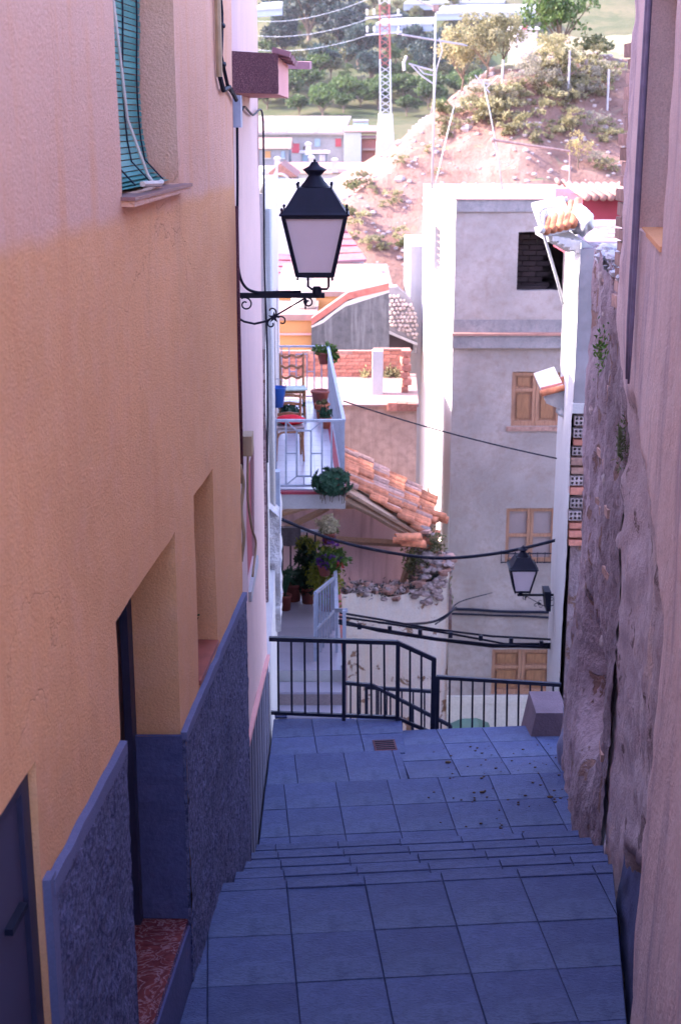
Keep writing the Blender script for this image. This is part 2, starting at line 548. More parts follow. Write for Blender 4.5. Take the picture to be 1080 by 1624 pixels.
M['mauve_tile'] = mat_plain('mauve_roof_tile', (0.27, 0.135, 0.16), 0.8, 0.2, 8, 0.3, 60, rnd=0.18)
M['brick'] = mat_plain('red_brick', (0.44, 0.18, 0.13), 0.85, 0.3, 14, 0.5, 70, rnd=0.3)
M['brick_pale'] = mat_plain('dusty_brick', (0.40, 0.235, 0.19), 0.9, 0.35, 14, 0.6, 60, rnd=0.3)
M['brick_grey'] = mat_plain('weathered_hollow_brick', (0.36, 0.29, 0.29), 0.9, 0.3, 14, 0.5, 60, rnd=0.25)
M['stone'] = mat_plain('field_stone', (0.35, 0.28, 0.27), 0.9, 0.4, 8, 0.7, 40, rnd=0.35, bdist=0.01)
M['iron'] = mat_plain('black_iron', (0.006, 0.007, 0.022), 0.6, 0.25, 12, 0.15, 90, 0.0, 0.25)
M['rail_black'] = mat_plain('black_railing_paint', (0.008, 0.010, 0.028), 0.55, 0.25, 14, 0.2, 120, 0.0, 0.3)
M['rail_grey'] = mat_plain('grey_railing_paint', (0.33, 0.37, 0.47), 0.5, 0.15, 10, 0.15, 90)
M['frost'] = mat_plain('frosted_lamp_pane', (0.74, 0.64, 0.69), 0.5, 0.05, 3, 0.0, 80, 0.0, 0.5)
M['cable'] = mat_plain('black_cable', (0.008, 0.010, 0.026), 0.6, 0.2, 9, spec=0.2)
M['cable_tan'] = mat_plain('tan_cable', (0.36, 0.25, 0.15), 0.6, 0.2, 9)
M['steel'] = mat_plain('galvanised_steel', (0.40, 0.38, 0.41), 0.45, 0.15, 8, metal=0.4)
M['steel_dark'] = mat_plain('rusty_mast', (0.23, 0.15, 0.14), 0.6, 0.3, 12)
M['blind'] = mat_plain('turquoise_blind', (0.055, 0.235, 0.205), 0.55, 0.14, 18, 0.2, 60, rnd=0.14)
M['cord'] = mat_plain('pale_cord', (0.60, 0.52, 0.46), 0.8)
M['door_brown'] = mat_wood('dark_brown_door', (0.06, 0.027, 0.022), (8, 8, 0.5), 14, 0.4)
M['door_dark'] = mat_plain('dark_blue_metal', (0.030, 0.028, 0.062), 0.5, 0.2, 5)
M['sill_stone'] = mat_plain('rosy_sill_tile', (0.25, 0.125, 0.12), 0.45, 0.2, 16)
M['red_tile'] = mat_plain('red_glazed_tile', (0.34, 0.10, 0.075), 0.35, 0.25, 9)
M['wood'] = mat_wood('varnished_wood', (0.30, 0.145, 0.075), (1.5, 1.5, 0.2), 26, 0.45)
M['shutter'] = mat_wood('shutter_wood', (0.36, 0.19, 0.12), (1.5, 1.5, 0.15), 24, 0.5)
M['beam'] = mat_wood('weathered_beam', (0.45, 0.30, 0.21), (1.2, 6, 6), 14, 0.85)
M['conduit'] = mat_plain('purple_grey_conduit', (0.15, 0.115, 0.19), 0.6, 0.25, 9)
M['pane'] = mat_plain('dim_window_pane', (0.28, 0.22, 0.215), 0.25, 0.12, 2, spec=0.5)
M['dark_room'] = mat_plain('dark_interior', (0.045, 0.03, 0.035), 0.9, 0.2, 3)
M['dark_brick'] = mat_plain('shadowy_brick', (0.035, 0.02, 0.022), 0.9, 0.25, 9, rnd=0.3)  # brick darkened so its colour carries the shade of the room
M['floor_pale'] = mat_plain('pale_floor_tile', (0.34, 0.32, 0.39), 0.3, 0.06, 3, 0.05, 20, spec=0.5, rnd=0.05)
M['step_stone'] = mat_speckle('pink_terrazzo', (0.23, 0.18, 0.185), (0.35, 0.285, 0.28), 160, 0.6, 0.2, 0.5, 0.002)
M['terracotta'] = mat_plain('terracotta', (0.42, 0.135, 0.075), 0.8, 0.2, 9, 0.2, 60)
M['terracotta_dark'] = mat_plain('wine_flower_pot', (0.27, 0.075, 0.06), 0.6, 0.15, 9)
M['blue_plastic'] = mat_plain('blue_plastic', (0.01, 0.09, 0.42), 0.35, 0.08, 5, spec=0.5)
M['green_plastic'] = mat_plain('green_plastic', (0.02, 0.13, 0.075), 0.4, 0.12, 5, spec=0.5)
M['red_cloth'] = mat_plain('red_cushion', (0.58, 0.012, 0.03), 0.9, 0.18, 22)
M['rug'] = mat_plain('grey_rug', (0.085, 0.075, 0.095), 0.95, 0.3, 30, 0.4, 120)
M['pale_green'] = mat_plain('pale_green_board', (0.42, 0.50, 0.42), 0.6, 0.1, 9)
M['earth'] = mat_plain('soil', (0.08, 0.05, 0.035), 0.95)
M['leaf_dark'] = mat_leaf('dark_glossy_leaf', (0.028, 0.085, 0.05), (0.05, 0.14, 0.09))
M['leaf_green'] = mat_leaf('green_leaf', (0.055, 0.13, 0.03), (0.12, 0.22, 0.04))
M['leaf_lime'] = mat_leaf('lime_leaf', (0.16, 0.22, 0.03), (0.33, 0.36, 0.05))
M['leaf_deep'] = mat_leaf('deep_green_leaf', (0.018, 0.045, 0.03))
M['flower_white'] = mat_leaf('cream_blossom', (0.62, 0.60, 0.42), (0.75, 0.74, 0.6))
M['flower_purple'] = mat_leaf('purple_petal', (0.12, 0.04, 0.26), (0.20, 0.06, 0.36))
M['flower_red'] = mat_leaf('red_petal', (0.45, 0.05, 0.06))
M['olive'] = mat_leaf('olive_foliage', (0.095, 0.125, 0.06), (0.20, 0.22, 0.10), dry=(0.26, 0.22, 0.11))
M['pine'] = mat_leaf('pine_foliage', (0.022, 0.050, 0.060), (0.050, 0.090, 0.080))
M['orchard'] = mat_leaf('orchard_foliage', (0.050, 0.110, 0.035), (0.13, 0.20, 0.06))
M['dry_bush'] = mat_leaf('dry_shrub_foliage', (0.31, 0.30, 0.16), (0.46, 0.42, 0.26), trans=0.5)
M['yellow_bush'] = mat_leaf('yellow_shrub_foliage', (0.38, 0.33, 0.16), (0.50, 0.42, 0.22), trans=0.5)
M['grey_bush'] = mat_leaf('grey_shrub_foliage', (0.36, 0.34, 0.27), (0.50, 0.46, 0.37), trans=0.5)
M['bark'] = mat_plain('bark', (0.14, 0.10, 0.075), 0.9, 0.3, 5)
M['pylon_red'] = mat_plain('pylon_red', (0.36, 0.11, 0.10), 0.5)
M['pylon_white'] = mat_plain('pylon_white', (0.50, 0.49, 0.53), 0.5)
M['concrete'] = mat_stucco('pale_concrete', (0.60, 0.55, 0.50), 0.1, 20, 0.3, 0.01)
M['far_wall'] = mat_stucco('far_grey_wall', (0.27, 0.25, 0.27), 0.15, 4, 0.2, 0.02, stain=(0.24, 0.22, 0.23), stain_amt=0.7, streak=(0.27, 0.25, 0.26))
M['far_roof'] = mat_plain('pale_sheet_roof', (0.34, 0.275, 0.26), 0.7, 0.16, 0.3, rnd=0.15)
M['rust_sheet'] = mat_plain('rusty_sheet', (0.29, 0.165, 0.14), 0.7, 0.2, 1)
M['sheet_white'] = mat_plain('greenhouse_plastic', (0.40, 0.40, 0.43), 0.5, 0.06, 0.3)
M['glass_blue'] = mat_plain('bluish_glass', (0.20, 0.28, 0.36), 0.2, 0.15, 0.6, spec=0.5)

def mat_marble():
    t = NT('red_veined_marble')
    n = t.noise(9, 6, 0.6, None, 2.5)
    base = t.mix(t.ramp(n, [(0.3, 0.0), (0.7, 1.0)]), (0.10, 0.022, 0.026), (0.22, 0.055, 0.05))
    v = t.noise(7, 4, 0.6, None, 3.5)
    vein = t.ramp(v, [(0.455, 0.0), (0.49, 0.55), (0.50, 0.55), (0.535, 0.0)])
    return t.done(t.mix(vein, base, (0.45, 0.27, 0.30)), 0.25, None, 0, 0.5)
M['marble'] = mat_marble()
def mat_mesh_screen():
    t = NT('woven_fly_screen')
    m = t.mapping((1, 420, 420))
    g = t.new('ShaderNodeTexChecker')
    g.inputs['Scale'].default_value = 1.0
    t.link(m, g.inputs['Vector'])
    col = t.mix(g.outputs['Fac'], (0.022, 0.020, 0.045), (0.085, 0.075, 0.14))
    return t.done(col, 0.6, None, 0, 0.4)
M['screen'] = mat_mesh_screen()

# ------------------------------------------------------------------ terrain
def sstep(a, b, x):
    t = max(0.0, min(1.0, (x - a) / (b - a)))
    return t * t * (3 - 2 * t)
def lerp_tab(tab, x):
    if x <= tab[0][0]:
        return tab[0][1]
    for (a, va), (b, vb) in zip(tab, tab[1:]):
        if x <= b:
            return va + (vb - va) * (x - a) / (b - a)
    return tab[-1][1]
BASE = [(-40, 1.0), (-8, 1.0), (3, -0.7), (8, -1.9), (10.5, -2.6), (14, -4.5), (16, -5.6), (20, -8.0), (26, -9.2), (33, -9.2), (60, -6.0), (100, -2.6), (190, -1.8), (240, 3.5), (400, 34), (520, 66), (900, 150)]
def crest(x):
    c = 1.0 + 0.86 * x if x < 5.6 else 5.82 + 0.10 * (x - 5.6)
    return max(-9.5, c)
def ground_z(x, y):
    z = lerp_tab(BASE, y)
    if y > 185:
        z += (y - 185) * 0.05 * nz((x, y, 0), 0.012, 2.0) + (y - 185) * 0.0006 * min(120, max(-40, x)) * 0.35
        z += 1.8 * sstep(185, 260, y) * nz((x, y, 0), 0.05, 7.0)
    if y > 34:
        foot = 46.8 + 1.6 * nz((x, 0, 0), 0.22, 1.0)
        bank = -1.3 + 0.72 * (y - foot)
        u_ = x * 54.0 / max(54.0, y)
        top = crest(u_) + 0.07 * (y - 57) * sstep(5.0, 8.0, u_) - 0.02 * (y - 57) * (1 - sstep(3.0, 6.0, u_)) + 0.25 * nz((x, y, 0), 0.35, 4.0)
        if y > 105:
            top -= (y - 105) * 0.12
        # soft minimum rounds the crest
        k = 0.9
        h = max(0.0, min(1.0, 0.5 + 0.5 * (top - bank) / k))
        b = top * (1 - h) + bank * h - k * h * (1 - h)
        b += 0.34 * nz((x, y, 0), 0.55, 3.0) + 0.16 * nz((x, y, 0), 1.6, 6.0) + 0.07 * nz((x, y, 0), 4.0, 8.0)
        if b > z:
            z = b
    return z

def mat_hill():
    t = NT('hillside_soil')
    geo = t.new('ShaderNodeNewGeometry')
    sep = t.new('ShaderNodeSeparateXYZ')
    t.link(geo.outputs['Position'], sep.inputs[0])
    pos = geo.outputs['Position']
    near = t.math('LESS_THAN', sep.outputs['Y'], 120.0)
    e1 = t.noise(0.9, 8, 0.7, pos)
    earth = t.mix(t.ramp(e1, [(0.32, 0.0), (0.68, 1.0)]), (0.20, 0.105, 0.085), (0.33, 0.20, 0.165))
    speck = t.noise(4.5, 5, 0.7, pos)
    earth = t.mix(t.ramp(speck, [(0.58, 0.0), (0.66, 0.75)]), earth, (0.105, 0.07, 0.06))
    tuft = t.noise(1.7, 6, 0.7, pos, 0.6)
    earth = t.mix(t.ramp(tuft, [(0.57, 0.0), (0.66, 0.8)]), earth, (0.19, 0.175, 0.12))
    grass = t.mix(t.ramp(t.noise(0.35, 6, 0.65, pos), [(0.35, 0.0), (0.65, 1.0)]), (0.20, 0.205, 0.10), (0.28, 0.235, 0.165))
    nsep = t.new('ShaderNodeSeparateXYZ')
    t.link(geo.outputs['True Normal'], nsep.inputs[0])
    steep = t.ramp(t.math('ADD', nsep.outputs['Z'], t.math('MULTIPLY', t.math('SUBTRACT', e1, 0.5), 0.22)), [(0.90, 0.0), (0.97, 1.0)])
    nearc = t.mix(steep, earth, grass)
    far = t.mix(t.ramp(t.noise(0.03, 8, 0.7, pos), [(0.35, 0.0), (0.62, 1.0)]), (0.042, 0.060, 0.024), (0.125, 0.11, 0.06))
    far = t.mix(t.ramp(t.noise(0.16, 6, 0.7, pos), [(0.5, 0.0), (0.6, 0.7)]), far, (0.05, 0.07, 0.03))
    col = t.mix(near, far, nearc)
    nrm = t.bump(t.noise(1.8, 8, 0.75, pos), 0.8, 0.25)
    nrm = t.bump(speck, 0.7, 0.1, nrm)
    return t.done(col, 0.95, nrm, 0, 0.1)
mb = MB()
ys = [-40, -25, -12, -4, 0, 4, 8, 11, 14, 17, 20, 23, 26, 29, 32, 34.5, 36.5, 38, 39.5]
y = 40.5
while y < 62:
    ys.append(y); y += 0.42
while y < 110:
    ys.append(y); y += 2.0
while y < 420:
    ys.append(y); y += 6.0
ys += [440, 460, 480]
us = []
u = -1.0
def colx(u, y):
    # columns fan out with distance and are dense in the middle
    s = 20 + max(0.0, y) * 0.55
    return u * abs(u) ** 0.35 * s * 1.4 + 0.12 * max(0, y) * 0.6 * (1 - abs(u))
NU = 131
for yy in ys:
    for i in range(NU):
        x = colx(-1 + 2 * i / (NU - 1), yy)
        mb.v.append((x, yy, ground_z(x, yy)))
for j in range(len(ys) - 1):
    for i in range(NU - 1):
        a = j * NU + i
        mb.f.append((a, a + 1, a + NU + 1, a + NU))
M['hill'] = mat_hill()
struct(mb.build('hillside_ground', M['hill'], None, True, (0, 0, 0)))

# ------------------------------------------------------------------ the stepped alley
XL = lambda d: -1.1477 + 0.077 * d if d < 7.6 else -0.566
XR = lambda d: 0.522 + 0.142 * d
A_ROT = math.atan(0.0904)
U = Vector((math.cos(A_ROT), math.sin(A_ROT)))
V = Vector((-math.sin(A_ROT), math.cos(A_ROT)))
uv2 = lambda a, b: (U.x * a + V.x * b, U.y * a + V.y * b)
def clip_half(poly, px, py, nx, ny):
    out = []
    for i in range(len(poly)):
        a, b = poly[i], poly[(i + 1) % len(poly)]
        da, db = (a[0] - px) * nx + (a[1] - py) * ny, (b[0] - px) * nx + (b[1] - py) * ny
        if da >= 0:
            out.append(a)
        if da * db < 0:
            t = da / (da - db)
            out.append((a[0] + (b[0] - a[0]) * t, a[1] + (b[1] - a[1]) * t))
    return out
def poly_area(p):
    return 0.5 * sum(p[i][0] * p[(i + 1) % len(p)][1] - p[(i + 1) % len(p)][0] * p[i][1] for i in range(len(p)))
def clip_all(poly, halves):
    for h in halves:
        if len(poly) < 3:
            return []
        poly = clip_half(poly, *h)
    return poly if len(poly) >= 3 and abs(poly_area(poly)) > 0.002 else []
LEFT1 = (0, XL(0) + 0.012 + 0, 0, 0)
left_wall = (XL(5) + 0.012, 5, 1, -0.077)
left_pink = (-0.556, 9, 1, 0)
right_wall = (XR(5) - 0.0, 5, -1, 0.142)
slab_rng = random.Random(3)
def slab(poly, z, parent, thick=0.05, gap=0.0022, slope=None):
    cx, cy = sum(p[0] for p in poly) / len(poly), sum(p[1] for p in poly) / len(poly)
    def inset(k):
        out = []
        n = len(poly)
        for i in range(n):
            p0, p1, p2 = Vector(poly[i - 1]), Vector(poly[i]), Vector(poly[(i + 1) % n])
            e1, e2 = (p1 - p0), (p2 - p1)
            if e1.length < 1e-5 or e2.length < 1e-5:
                continue
            e1.normalize(); e2.normalize()
            n1, n2 = Vector((-e1.y, e1.x)), Vector((-e2.y, e2.x))
            m = (n1 + n2)
            if m.length < 1e-4:
                continue
            m.normalize()
            q = p1 + m * (k / max(0.35, m.dot(n1)))
            out.append((q.x, q.y))
        return out
    lo, hi = inset(gap), inset(gap + 0.0025)
    if len(lo) < 3 or len(lo) != len(hi):
        return
    tx, ty, dz = slab_rng.uniform(-0.004, 0.004), slab_rng.uniform(-0.004, 0.004), slab_rng.uniform(-0.002, 0.002)
    zt = lambda p: z + dz + tx * (p[0] - cx) + ty * (p[1] - cy) + (slope(p) if slope else 0.0)
    m = MB()
    n = len(lo)
    m.v = [(p[0], p[1], zt(p) - thick) for p in lo] + [(p[0], p[1], zt(p) - 0.004) for p in lo] + [(p[0], p[1], zt(p)) for p in hi]
    for r in (0, n):
        for i in range(n):
            j = (i + 1) % n
            m.f.append((r + i, r + j, r + n + j, r + n + i))
    m.f.append(tuple(range(2 * n, 3 * n)))
    m.f.append(tuple(range(n - 1, -1, -1)))
    m.build('paving_slab', M['paving'], parent)
def pave(parent, z, u0, v0, du, dv, nu, nv, halves, slope=None):
    for i in range(nu):
        for j in range(nv):
            q = [uv2(u0 + i * du, v0 + j * dv), uv2(u0 + (i + 1) * du, v0 + j * dv), uv2(u0 + (i + 1) * du, v0 + (j + 1) * dv), uv2(u0 + i * du, v0 + (j + 1) * dv)]
            q = clip_all(q, halves)
            if q:
                slab(q, z, parent, slope=slope)
def bed(name, region, z, depth, slope=None):
    """mortar bed under a paved area"""
    m = MB()
    m.prism([(p[0], p[1], z - depth) for p in region], (0, 0, depth - 0.010))
    if slope:
        k_ = len(region)
        m.v = [(a, b, c + (slope((a, b)) if i >= k_ else 0)) for i, (a, b, c) in enumerate(m.v)]
    return struct(m.build(name, M['mortar'], None, False, (region[0][0], region[0][1], z - depth)))
def region(v0, v1, halves, u0=-4, u1=4):
    return clip_all([uv2(u0, v0), uv2(u1, v0), uv2(u1, v1), uv2(u0, v1)], halves)
V0 = -U.y * 0.3 + V.y * 6.637
H1 = [left_wall, right_wall]
# column joint through the point (0.237, 5.36)
UJ = U.x * 0.237 + U.y * 5.36
g0 = bed('upper_landing', region(V0 - 2.15, V0, H1), 0.0, 1.2)
pave(g0, 0.0, UJ - 4 * 0.415, V0 - 0.515 - 4 * 0.405, 0.415, 0.405, 9, 4, H1)
pave(g0, 0.0, UJ - 4 * 0.415, V0 - 0.515, 0.415, 0.425, 9, 1, H1)
pave(g0, 0.004, UJ - 4 * 0.415, V0 - 0.09, 0.415, 0.09, 9, 1, H1)
# the flight up towards the viewer
for k in range(13):
    v1 = V0 - 2.15 - 0.3 * k
    b = bed('upper_step', region(v1 - 0.3, v1, H1), 0.17 * (k + 1), 1.4)
    if k < 5:
        pave(b, 0.17 * (k + 1), UJ - 4 * 0.415 + 0.1, v1 - 0.3, 0.5, 0.3, 8, 1, H1)
b = bed('top_landing', region(V0 - 9.0, V0 - 2.15 - 3.9, H1), 0.17 * 13, 1.4)
# four steps down
HB = [left_wall if True else left_pink, right_wall]
for k in range(1, 5):
    vv = V0 + 0.4 * (k - 1)
    hl = [left_wall, left_pink, right_wall]
    hl = [right_wall, (XL(7.2) + 0.012, 7.2, 1, -0.03)]
    b = bed('middle_step', region(vv, vv + 0.4, hl), -0.17 * k, 0.9)
    pave(b, -0.17 * k, UJ - 4 * 0.41, vv, 0.41, 0.32, 9, 1, hl)
    pave(b, -0.17 * k + 0.003, UJ - 4 * 0.41, vv + 0.32, 0.41, 0.08, 9, 1, hl)
# second landing, its right-hand part runs further on
Z2 = -0.85
HP = [left_pink, right_wall]
V2, V3, V4 = V0 + 1.6, V0 + 1.6 + 1.19, V0 + 1.6 + 1.19 + 0.70
UR = 0.49 * U.x + 9.75 * U.y
right_of = (uv2(UR, 9)[0], uv2(UR, 9)[1], U.x, U.y)
left_of = (uv2(UR, 9)[0], uv2(UR, 9)[1], -U.x, -U.y)
U2 = U.x * 0.348 + U.y * 9.4
g2 = bed('middle_landing', region(V2, V3, HP), Z2, 2.4)
pave(g2, Z2, U2 - 4 * 0.385, V2, 0.385, 0.397, 9, 3, HP)
RAMP = lambda p: -0.12 * max(0.0, (p[0] * V.x + p[1] * V.y) - V3)
g2b = bed('right_landing', region(V3, V3 + 1.15, HP + [right_of]), Z2, 2.6, RAMP)
pave(g2b, Z2, UR, V3, 0.385, 0.385, 6, 3, HP + [right_of], RAMP)
# left: one step and the railed platform
Z3 = Z2 - 0.03
g3 = bed('low_step', region(V3, V3 + 0.56, HP + [left_of]), Z3, 2.4)
pave(g3, Z3, U2 - 4 * 0.385 + 0.11, V3, 0.385, 0.56, 6, 1, HP + [left_of])
Z4 = Z3 - 0.03
PLAT_END = (0.0, 10.68, 0.0, -1.0)
plat_halves = [left_pink, (0.51, 10, -1, 0), PLAT_END]
g4 = bed('railed_platform', region(V3 + 0.56, V3 + 2.2, plat_halves), Z4, 2.6)
pave(g4, Z4, U2 - 4 * 0.385 - 0.06, V3 + 0.56, 0.375, 0.37, 6, 5, plat_halves)
# flight descending behind the right landing, lower street
for k in range(1, 6):
    m = MB()
    x0 = 0.515 + 0.32 * (k - 1)
    m.box((x0, 10.80 + 0.02 * k, Z4 - 0.17 * k - 2.6), (x0 + 0.32, 11.45, Z4 - 0.17 * k - 0.6))
    struct(m.build('side_step', M['cement']))
m = MB()
m.box((-0.9, 11.5, -6.0), (2.6, 15.4, -3.45))
struct(m.build('lower_street', M['white']))  # white added here to bounce light onto the peeling wall
for k in range(5):
    m = MB()
    m.box((0.55 + 0.3 * k, 12.0, -5.5), (0.85 + 0.3 * k, 13.2, -2.45 - 0.17 * k))
    struct(m.build('lower_step', M['white']))  # whitened like the street, as added bounce light
# drain grate and meter cover
p = P(619, 1203, 10.3)
t = thing('drain_grate', 'square dark drain grate sunk in the blue paving beside the railed platform', 'drain grate', (0.40, 10.02, Z4 + 0.004))
q = [uv2(UR - 0.19, V3 + 0.60), uv2(UR - 0.01, V3 + 0.60), uv2(UR - 0.01, V3 + 0.80), uv2(UR - 0.19, V3 + 0.80)]
m = MB(); m.prism([(a[0], a[1], Z4 + 0.003) for a in q], (0, 0, 0.006)); m.build('cover', M['maroon_granite'], t)
for k in range(5):
    a, b2 = uv2(UR - 0.175, V3 + 0.63 + 0.035 * k), uv2(UR - 0.025, V3 + 0.63 + 0.035 * k)
    m = MB(); m.bar((a[0], a[1], Z4 + 0.011), (b2[0], b2[1], Z4 + 0.011), 0.010, 0.006); m.build('grate_bar', M['iron'], t)
mc = P(446, 1163, 10.75)
t = thing('meter_cover', 'small reddish meter cover let into the platform paving by the left wall', 'meter cover', (mc.x, mc.y, Z4 + 0.004))
m = MB(); m.obox((mc.x, 10.72, Z4 + 0.009), (0.10, 0.11, 0.012), A_ROT); m.build('lid', M['mortar'], t)
m = MB(); m.obox((mc.x, 10.72, Z4 + 0.016), (0.075, 0.035, 0.006), A_ROT); m.build('plate', M['step_stone'], t)
# bits of grit and leaves on the right of the landing
m = MB(); rg = random.Random(11)
for _ in range(150):
    u_, v_ = UR + rg.random() ** 0.6 * 1.45, V2 + rg.random() * 1.85
    x_, y_ = uv2(u_, v_)
    if x_ < XR(y_) - 0.04:
        s_ = rg.uniform(0.004, 0.011) * (2.0 if rg.random() < 0.06 else 1)
        m.blob((x_, y_, Z2 + RAMP((x_, y_)) + s_ * 0.45), (s_ * rg.uniform(1, 1.6), s_, s_ * 0.5), 5, 3, 0.2, rg.random() * 9)
o = m.build('street_grit', M['earth']); stuff(o); o['label'] = 'dark crumbs of dirt scattered over the right side of the landing'
# ------------------------------------------------------------------ orange house (left)
D0 = 0.5
FL = Frame((XL(D0), D0), (XL(7.58), 7.58))
sL = lambda d: (d - D0) * 1.00296
house = thing('orange_house', 'orange stuccoed house with rough blue dado on the left of the stepped alley', 'house', (XL(5), 5, -1.2))
holes = [(sL(4.977), sL(6.04), 3.64, 5.25, 0.26), (sL(4.60), sL(5.69), 0.33, 2.20, 0.24), (sL(6.145), sL(6.69), 1.32, 2.235, 0.22), (sL(2.55), sL(3.604), 0.55, 2.145, 0.045)]
m = MB()
wall_grid(m, FL, 0.0, sL(7.58), -1.4, 6.5, holes, 0.075, 0.2, lambda s, z: 0.007 * nz((s, z, 0), 1.7) + 0.003 * nz((s, z, 3), 6.0), 0.010)
e0, e1 = FL(sL(7.58), 0), FL(sL(7.58), 0, -0.4)
m.poly((e0.x, e0.y, -1.4), (e1.x, e1.y, -1.4), (e1.x, e1.y, 6.5), (e0.x, e0.y, 6.5))
m.build('wall', M['orange'], house)
m = MB(); FL.box(m, 0, sL(7.58), -1.4, 6.5, -5.0, -0.32); m.build('inner_core', M['dark_room'], house)
m = MB(); FL.box(m, -0.1, sL(7.58), 6.51, 6.65, -5.0, 0.03); m.build('roof', M['tile'], house)
def rough_panel(s0, s1, z0, z1, off, name, mat, amp, cell=0.05, top_jit=0.0):
    m = MB()
    wall_grid(m, FL, s0, s1, z0, z1, (), cell, 0, lambda s, z: off + amp * nz((s, z, 1), 22.0) + amp * 0.7 * nz((s, z, 4), 9.0), 0.012)
    for sa, zz in ((s0, None), (s1, None)):
        m.poly(FL(sa, z0, -0.01), FL(sa, z1, -0.01), FL(sa, z1, off), FL(sa, z0, off)) if sa == s0 else m.poly(FL(sa, z0, off), FL(sa, z1, off), FL(sa, z1, -0.01), FL(sa, z0, -0.01))
    n = 24
    for k in range(n):
        a, b = s0 + (s1 - s0) * k / n, s0 + (s1 - s0) * (k + 1) / n
        m.poly(FL(a, z1, off), FL(b, z1, off), FL(b, z1 + 0.004, -0.01), FL(a, z1 + 0.004, -0.01))
    return m.build(name, mat, house)
rough_panel(sL(3.64), sL(4.59), -0.6, 1.70, 0.022, 'dado', M['dado'], 0.010)
rough_panel(sL(5.678), sL(7.575), -1.4, 1.24, 0.022, 'dado', M['dado'], 0.010)
def band(s0, s1, z, w):
    m = MB()
    n = 30
    for k in range(n):
        a, b = s0 + (s1 - s0) * k / n, s0 + (s1 - s0) * (k + 1) / n
        ja, jb = 0.010 * nz((a, 0, 0), 7), 0.010 * nz((b, 0, 0), 7)
        ka, kb = 0.008 * nz((a, 3, 0), 11), 0.008 * nz((b, 3, 0), 11)
        m.prism([FL(a, z + ka, 0.0), FL(b, z + kb, 0.0), FL(b, z + w + jb, 0.0), FL(a, z + w + ja, 0.0)], Vector((FL.n.x, FL.n.y, 0)) * 0.027)
    m.build('dado_band', M['dado_band'], house)
band(sL(3.64), sL(4.592), 1.69, 0.055)
band(sL(5.678), sL(7.577), 1.23, 0.05)
band2 = MB(); FL.box(band2, sL(3.61), sL(3.665), -0.6, 1.76, -0.005, 0.024); band2.build('dado_band', M['dado_band'], house)
# blue lower part of the door reveal, threshold, riser, door
m = MB()
fr = Frame((XL(5.69) - 0.24, 5.674), (XL(5.69) + 0.006, 5.674))
wall_grid(m, fr, 0, 0.246, 0.34, 1.26, (), 0.04, 0, lambda s, z: 0.004 + 0.008 * nz((s, z, 7), 9) + 0.004 * nz((s, z, 7), 24), 0)
m.poly(fr(0, 1.26, 0.004), fr(0.246, 1.26, 0.004), fr(0.246, 1.262, -0.01), fr(0, 1.262, -0.01))
m.build('reveal_dado', M['paint_blue'], house)
m = MB(); FL.box(m, sL(4.60) + 0.003, sL(5.69) - 0.003, 0.30, 0.336, -0.26, 0.004); m.build('threshold', M['marble'], house)
m = MB(); FL.box(m, sL(4.60) + 0.003, sL(5.69) + 0.02, -0.3, 0.298, -0.25, 0.014); m.build('threshold_riser', M['paint_blue'], house)
dr = MB(); FL.box(dr, sL(4.60), sL(5.69), 0.337, 2.2, -0.30, -0.235); door = dr.build('door', M['door_brown'], house)
for a, b in ((5.60, 5.685), (4.61, 4.68)):
    m = MB(); FL.box(m, sL(a), sL(b), 0.34, 2.19, -0.234, -0.20); m.build('door_frame', M['door_dark'], door)
for z0, z1 in ((0.5, 1.1), (1.25, 2.05)):
    m = MB(); FL.box(m, sL(4.78), sL(5.5), z0, z1, -0.234, -0.222); m.build('door_panel', M['door_brown'], door)
m = MB(); FL.box(m, sL(4.72), sL(4.76), 1.15, 1.3, -0.234, -0.19); m.build('handle', M['steel'], door)
# upper window with roll-up blind
m = MB(); FL.box(m, sL(4.977), sL(6.04), 3.64, 5.25, -0.31, -0.25); w1 = m.build('window', M['dark_room'], house); w1['label'] = 'upper window behind the turquoise roll-up blind'
m = MB()
FL.slab(m, [(sL(4.955), 3.628), (sL(6.07), 3.628), (sL(6.07), 3.640), (sL(4.955), 3.640)], -0.25, 0.052)
sill = m.build('window_sill', M['sill_stone'], house)
m = MB()
FL.slab(m, [(sL(4.965), 3.606), (sL(6.06), 3.612), (sL(6.06), 3.627), (sL(4.965), 3.627)], -0.02, 0.047)
m.build('sill_bed', M['orange'], house)
bl = MB(); FL.box(bl, sL(4.985), sL(6.0), 5.0, 5.22, -0.16, -0.08)
blind = bl.build('roll_up_blind', M['blind'], house)
boff = lambda z: -0.145 + 0.085 * math.exp(-(z - 3.66) / 0.04) + 0.006 * math.sin(z * 9)
z = 3.652
k = 0
slat_mesh = None
while z < 5.0:
    o0, o1 = boff(z), boff(z + 0.0235)
    lean = o0 - o1
    st = 0.0235 if lean < 0.01 else 0.0235 * max(0.35, 1 - lean * 14)
    m = MB()
    jx = 0.004 * math.sin(k * 2.1) + 0.003 * math.sin(k * 5.7)
    s0_, s1_ = sL(4.99) + jx, sL(6.005) + jx
    a = [FL(s0_, z + 0.0045, o0), FL(s1_, z + 0.0045, o0 + 0.003 * math.sin(k)), FL(s1_, z + st, o1), FL(s0_, z + st, o1)]
    m.prism(a, Vector((FL.n.x, FL.n.y, 0)) * 0.005)
    m.build('slat', M['blind'], blind)
    z += st
    k += 1
for q in (5.12, 5.40, 5.68, 5.93):
    m = MB(); m.tube([FL(sL(q), 3.66 + 0.08 * i, boff(3.66 + 0.08 * i) + 0.009) for i in range(16)], 0.0035, 5); m.build('ladder_cord', M['cable'], blind)
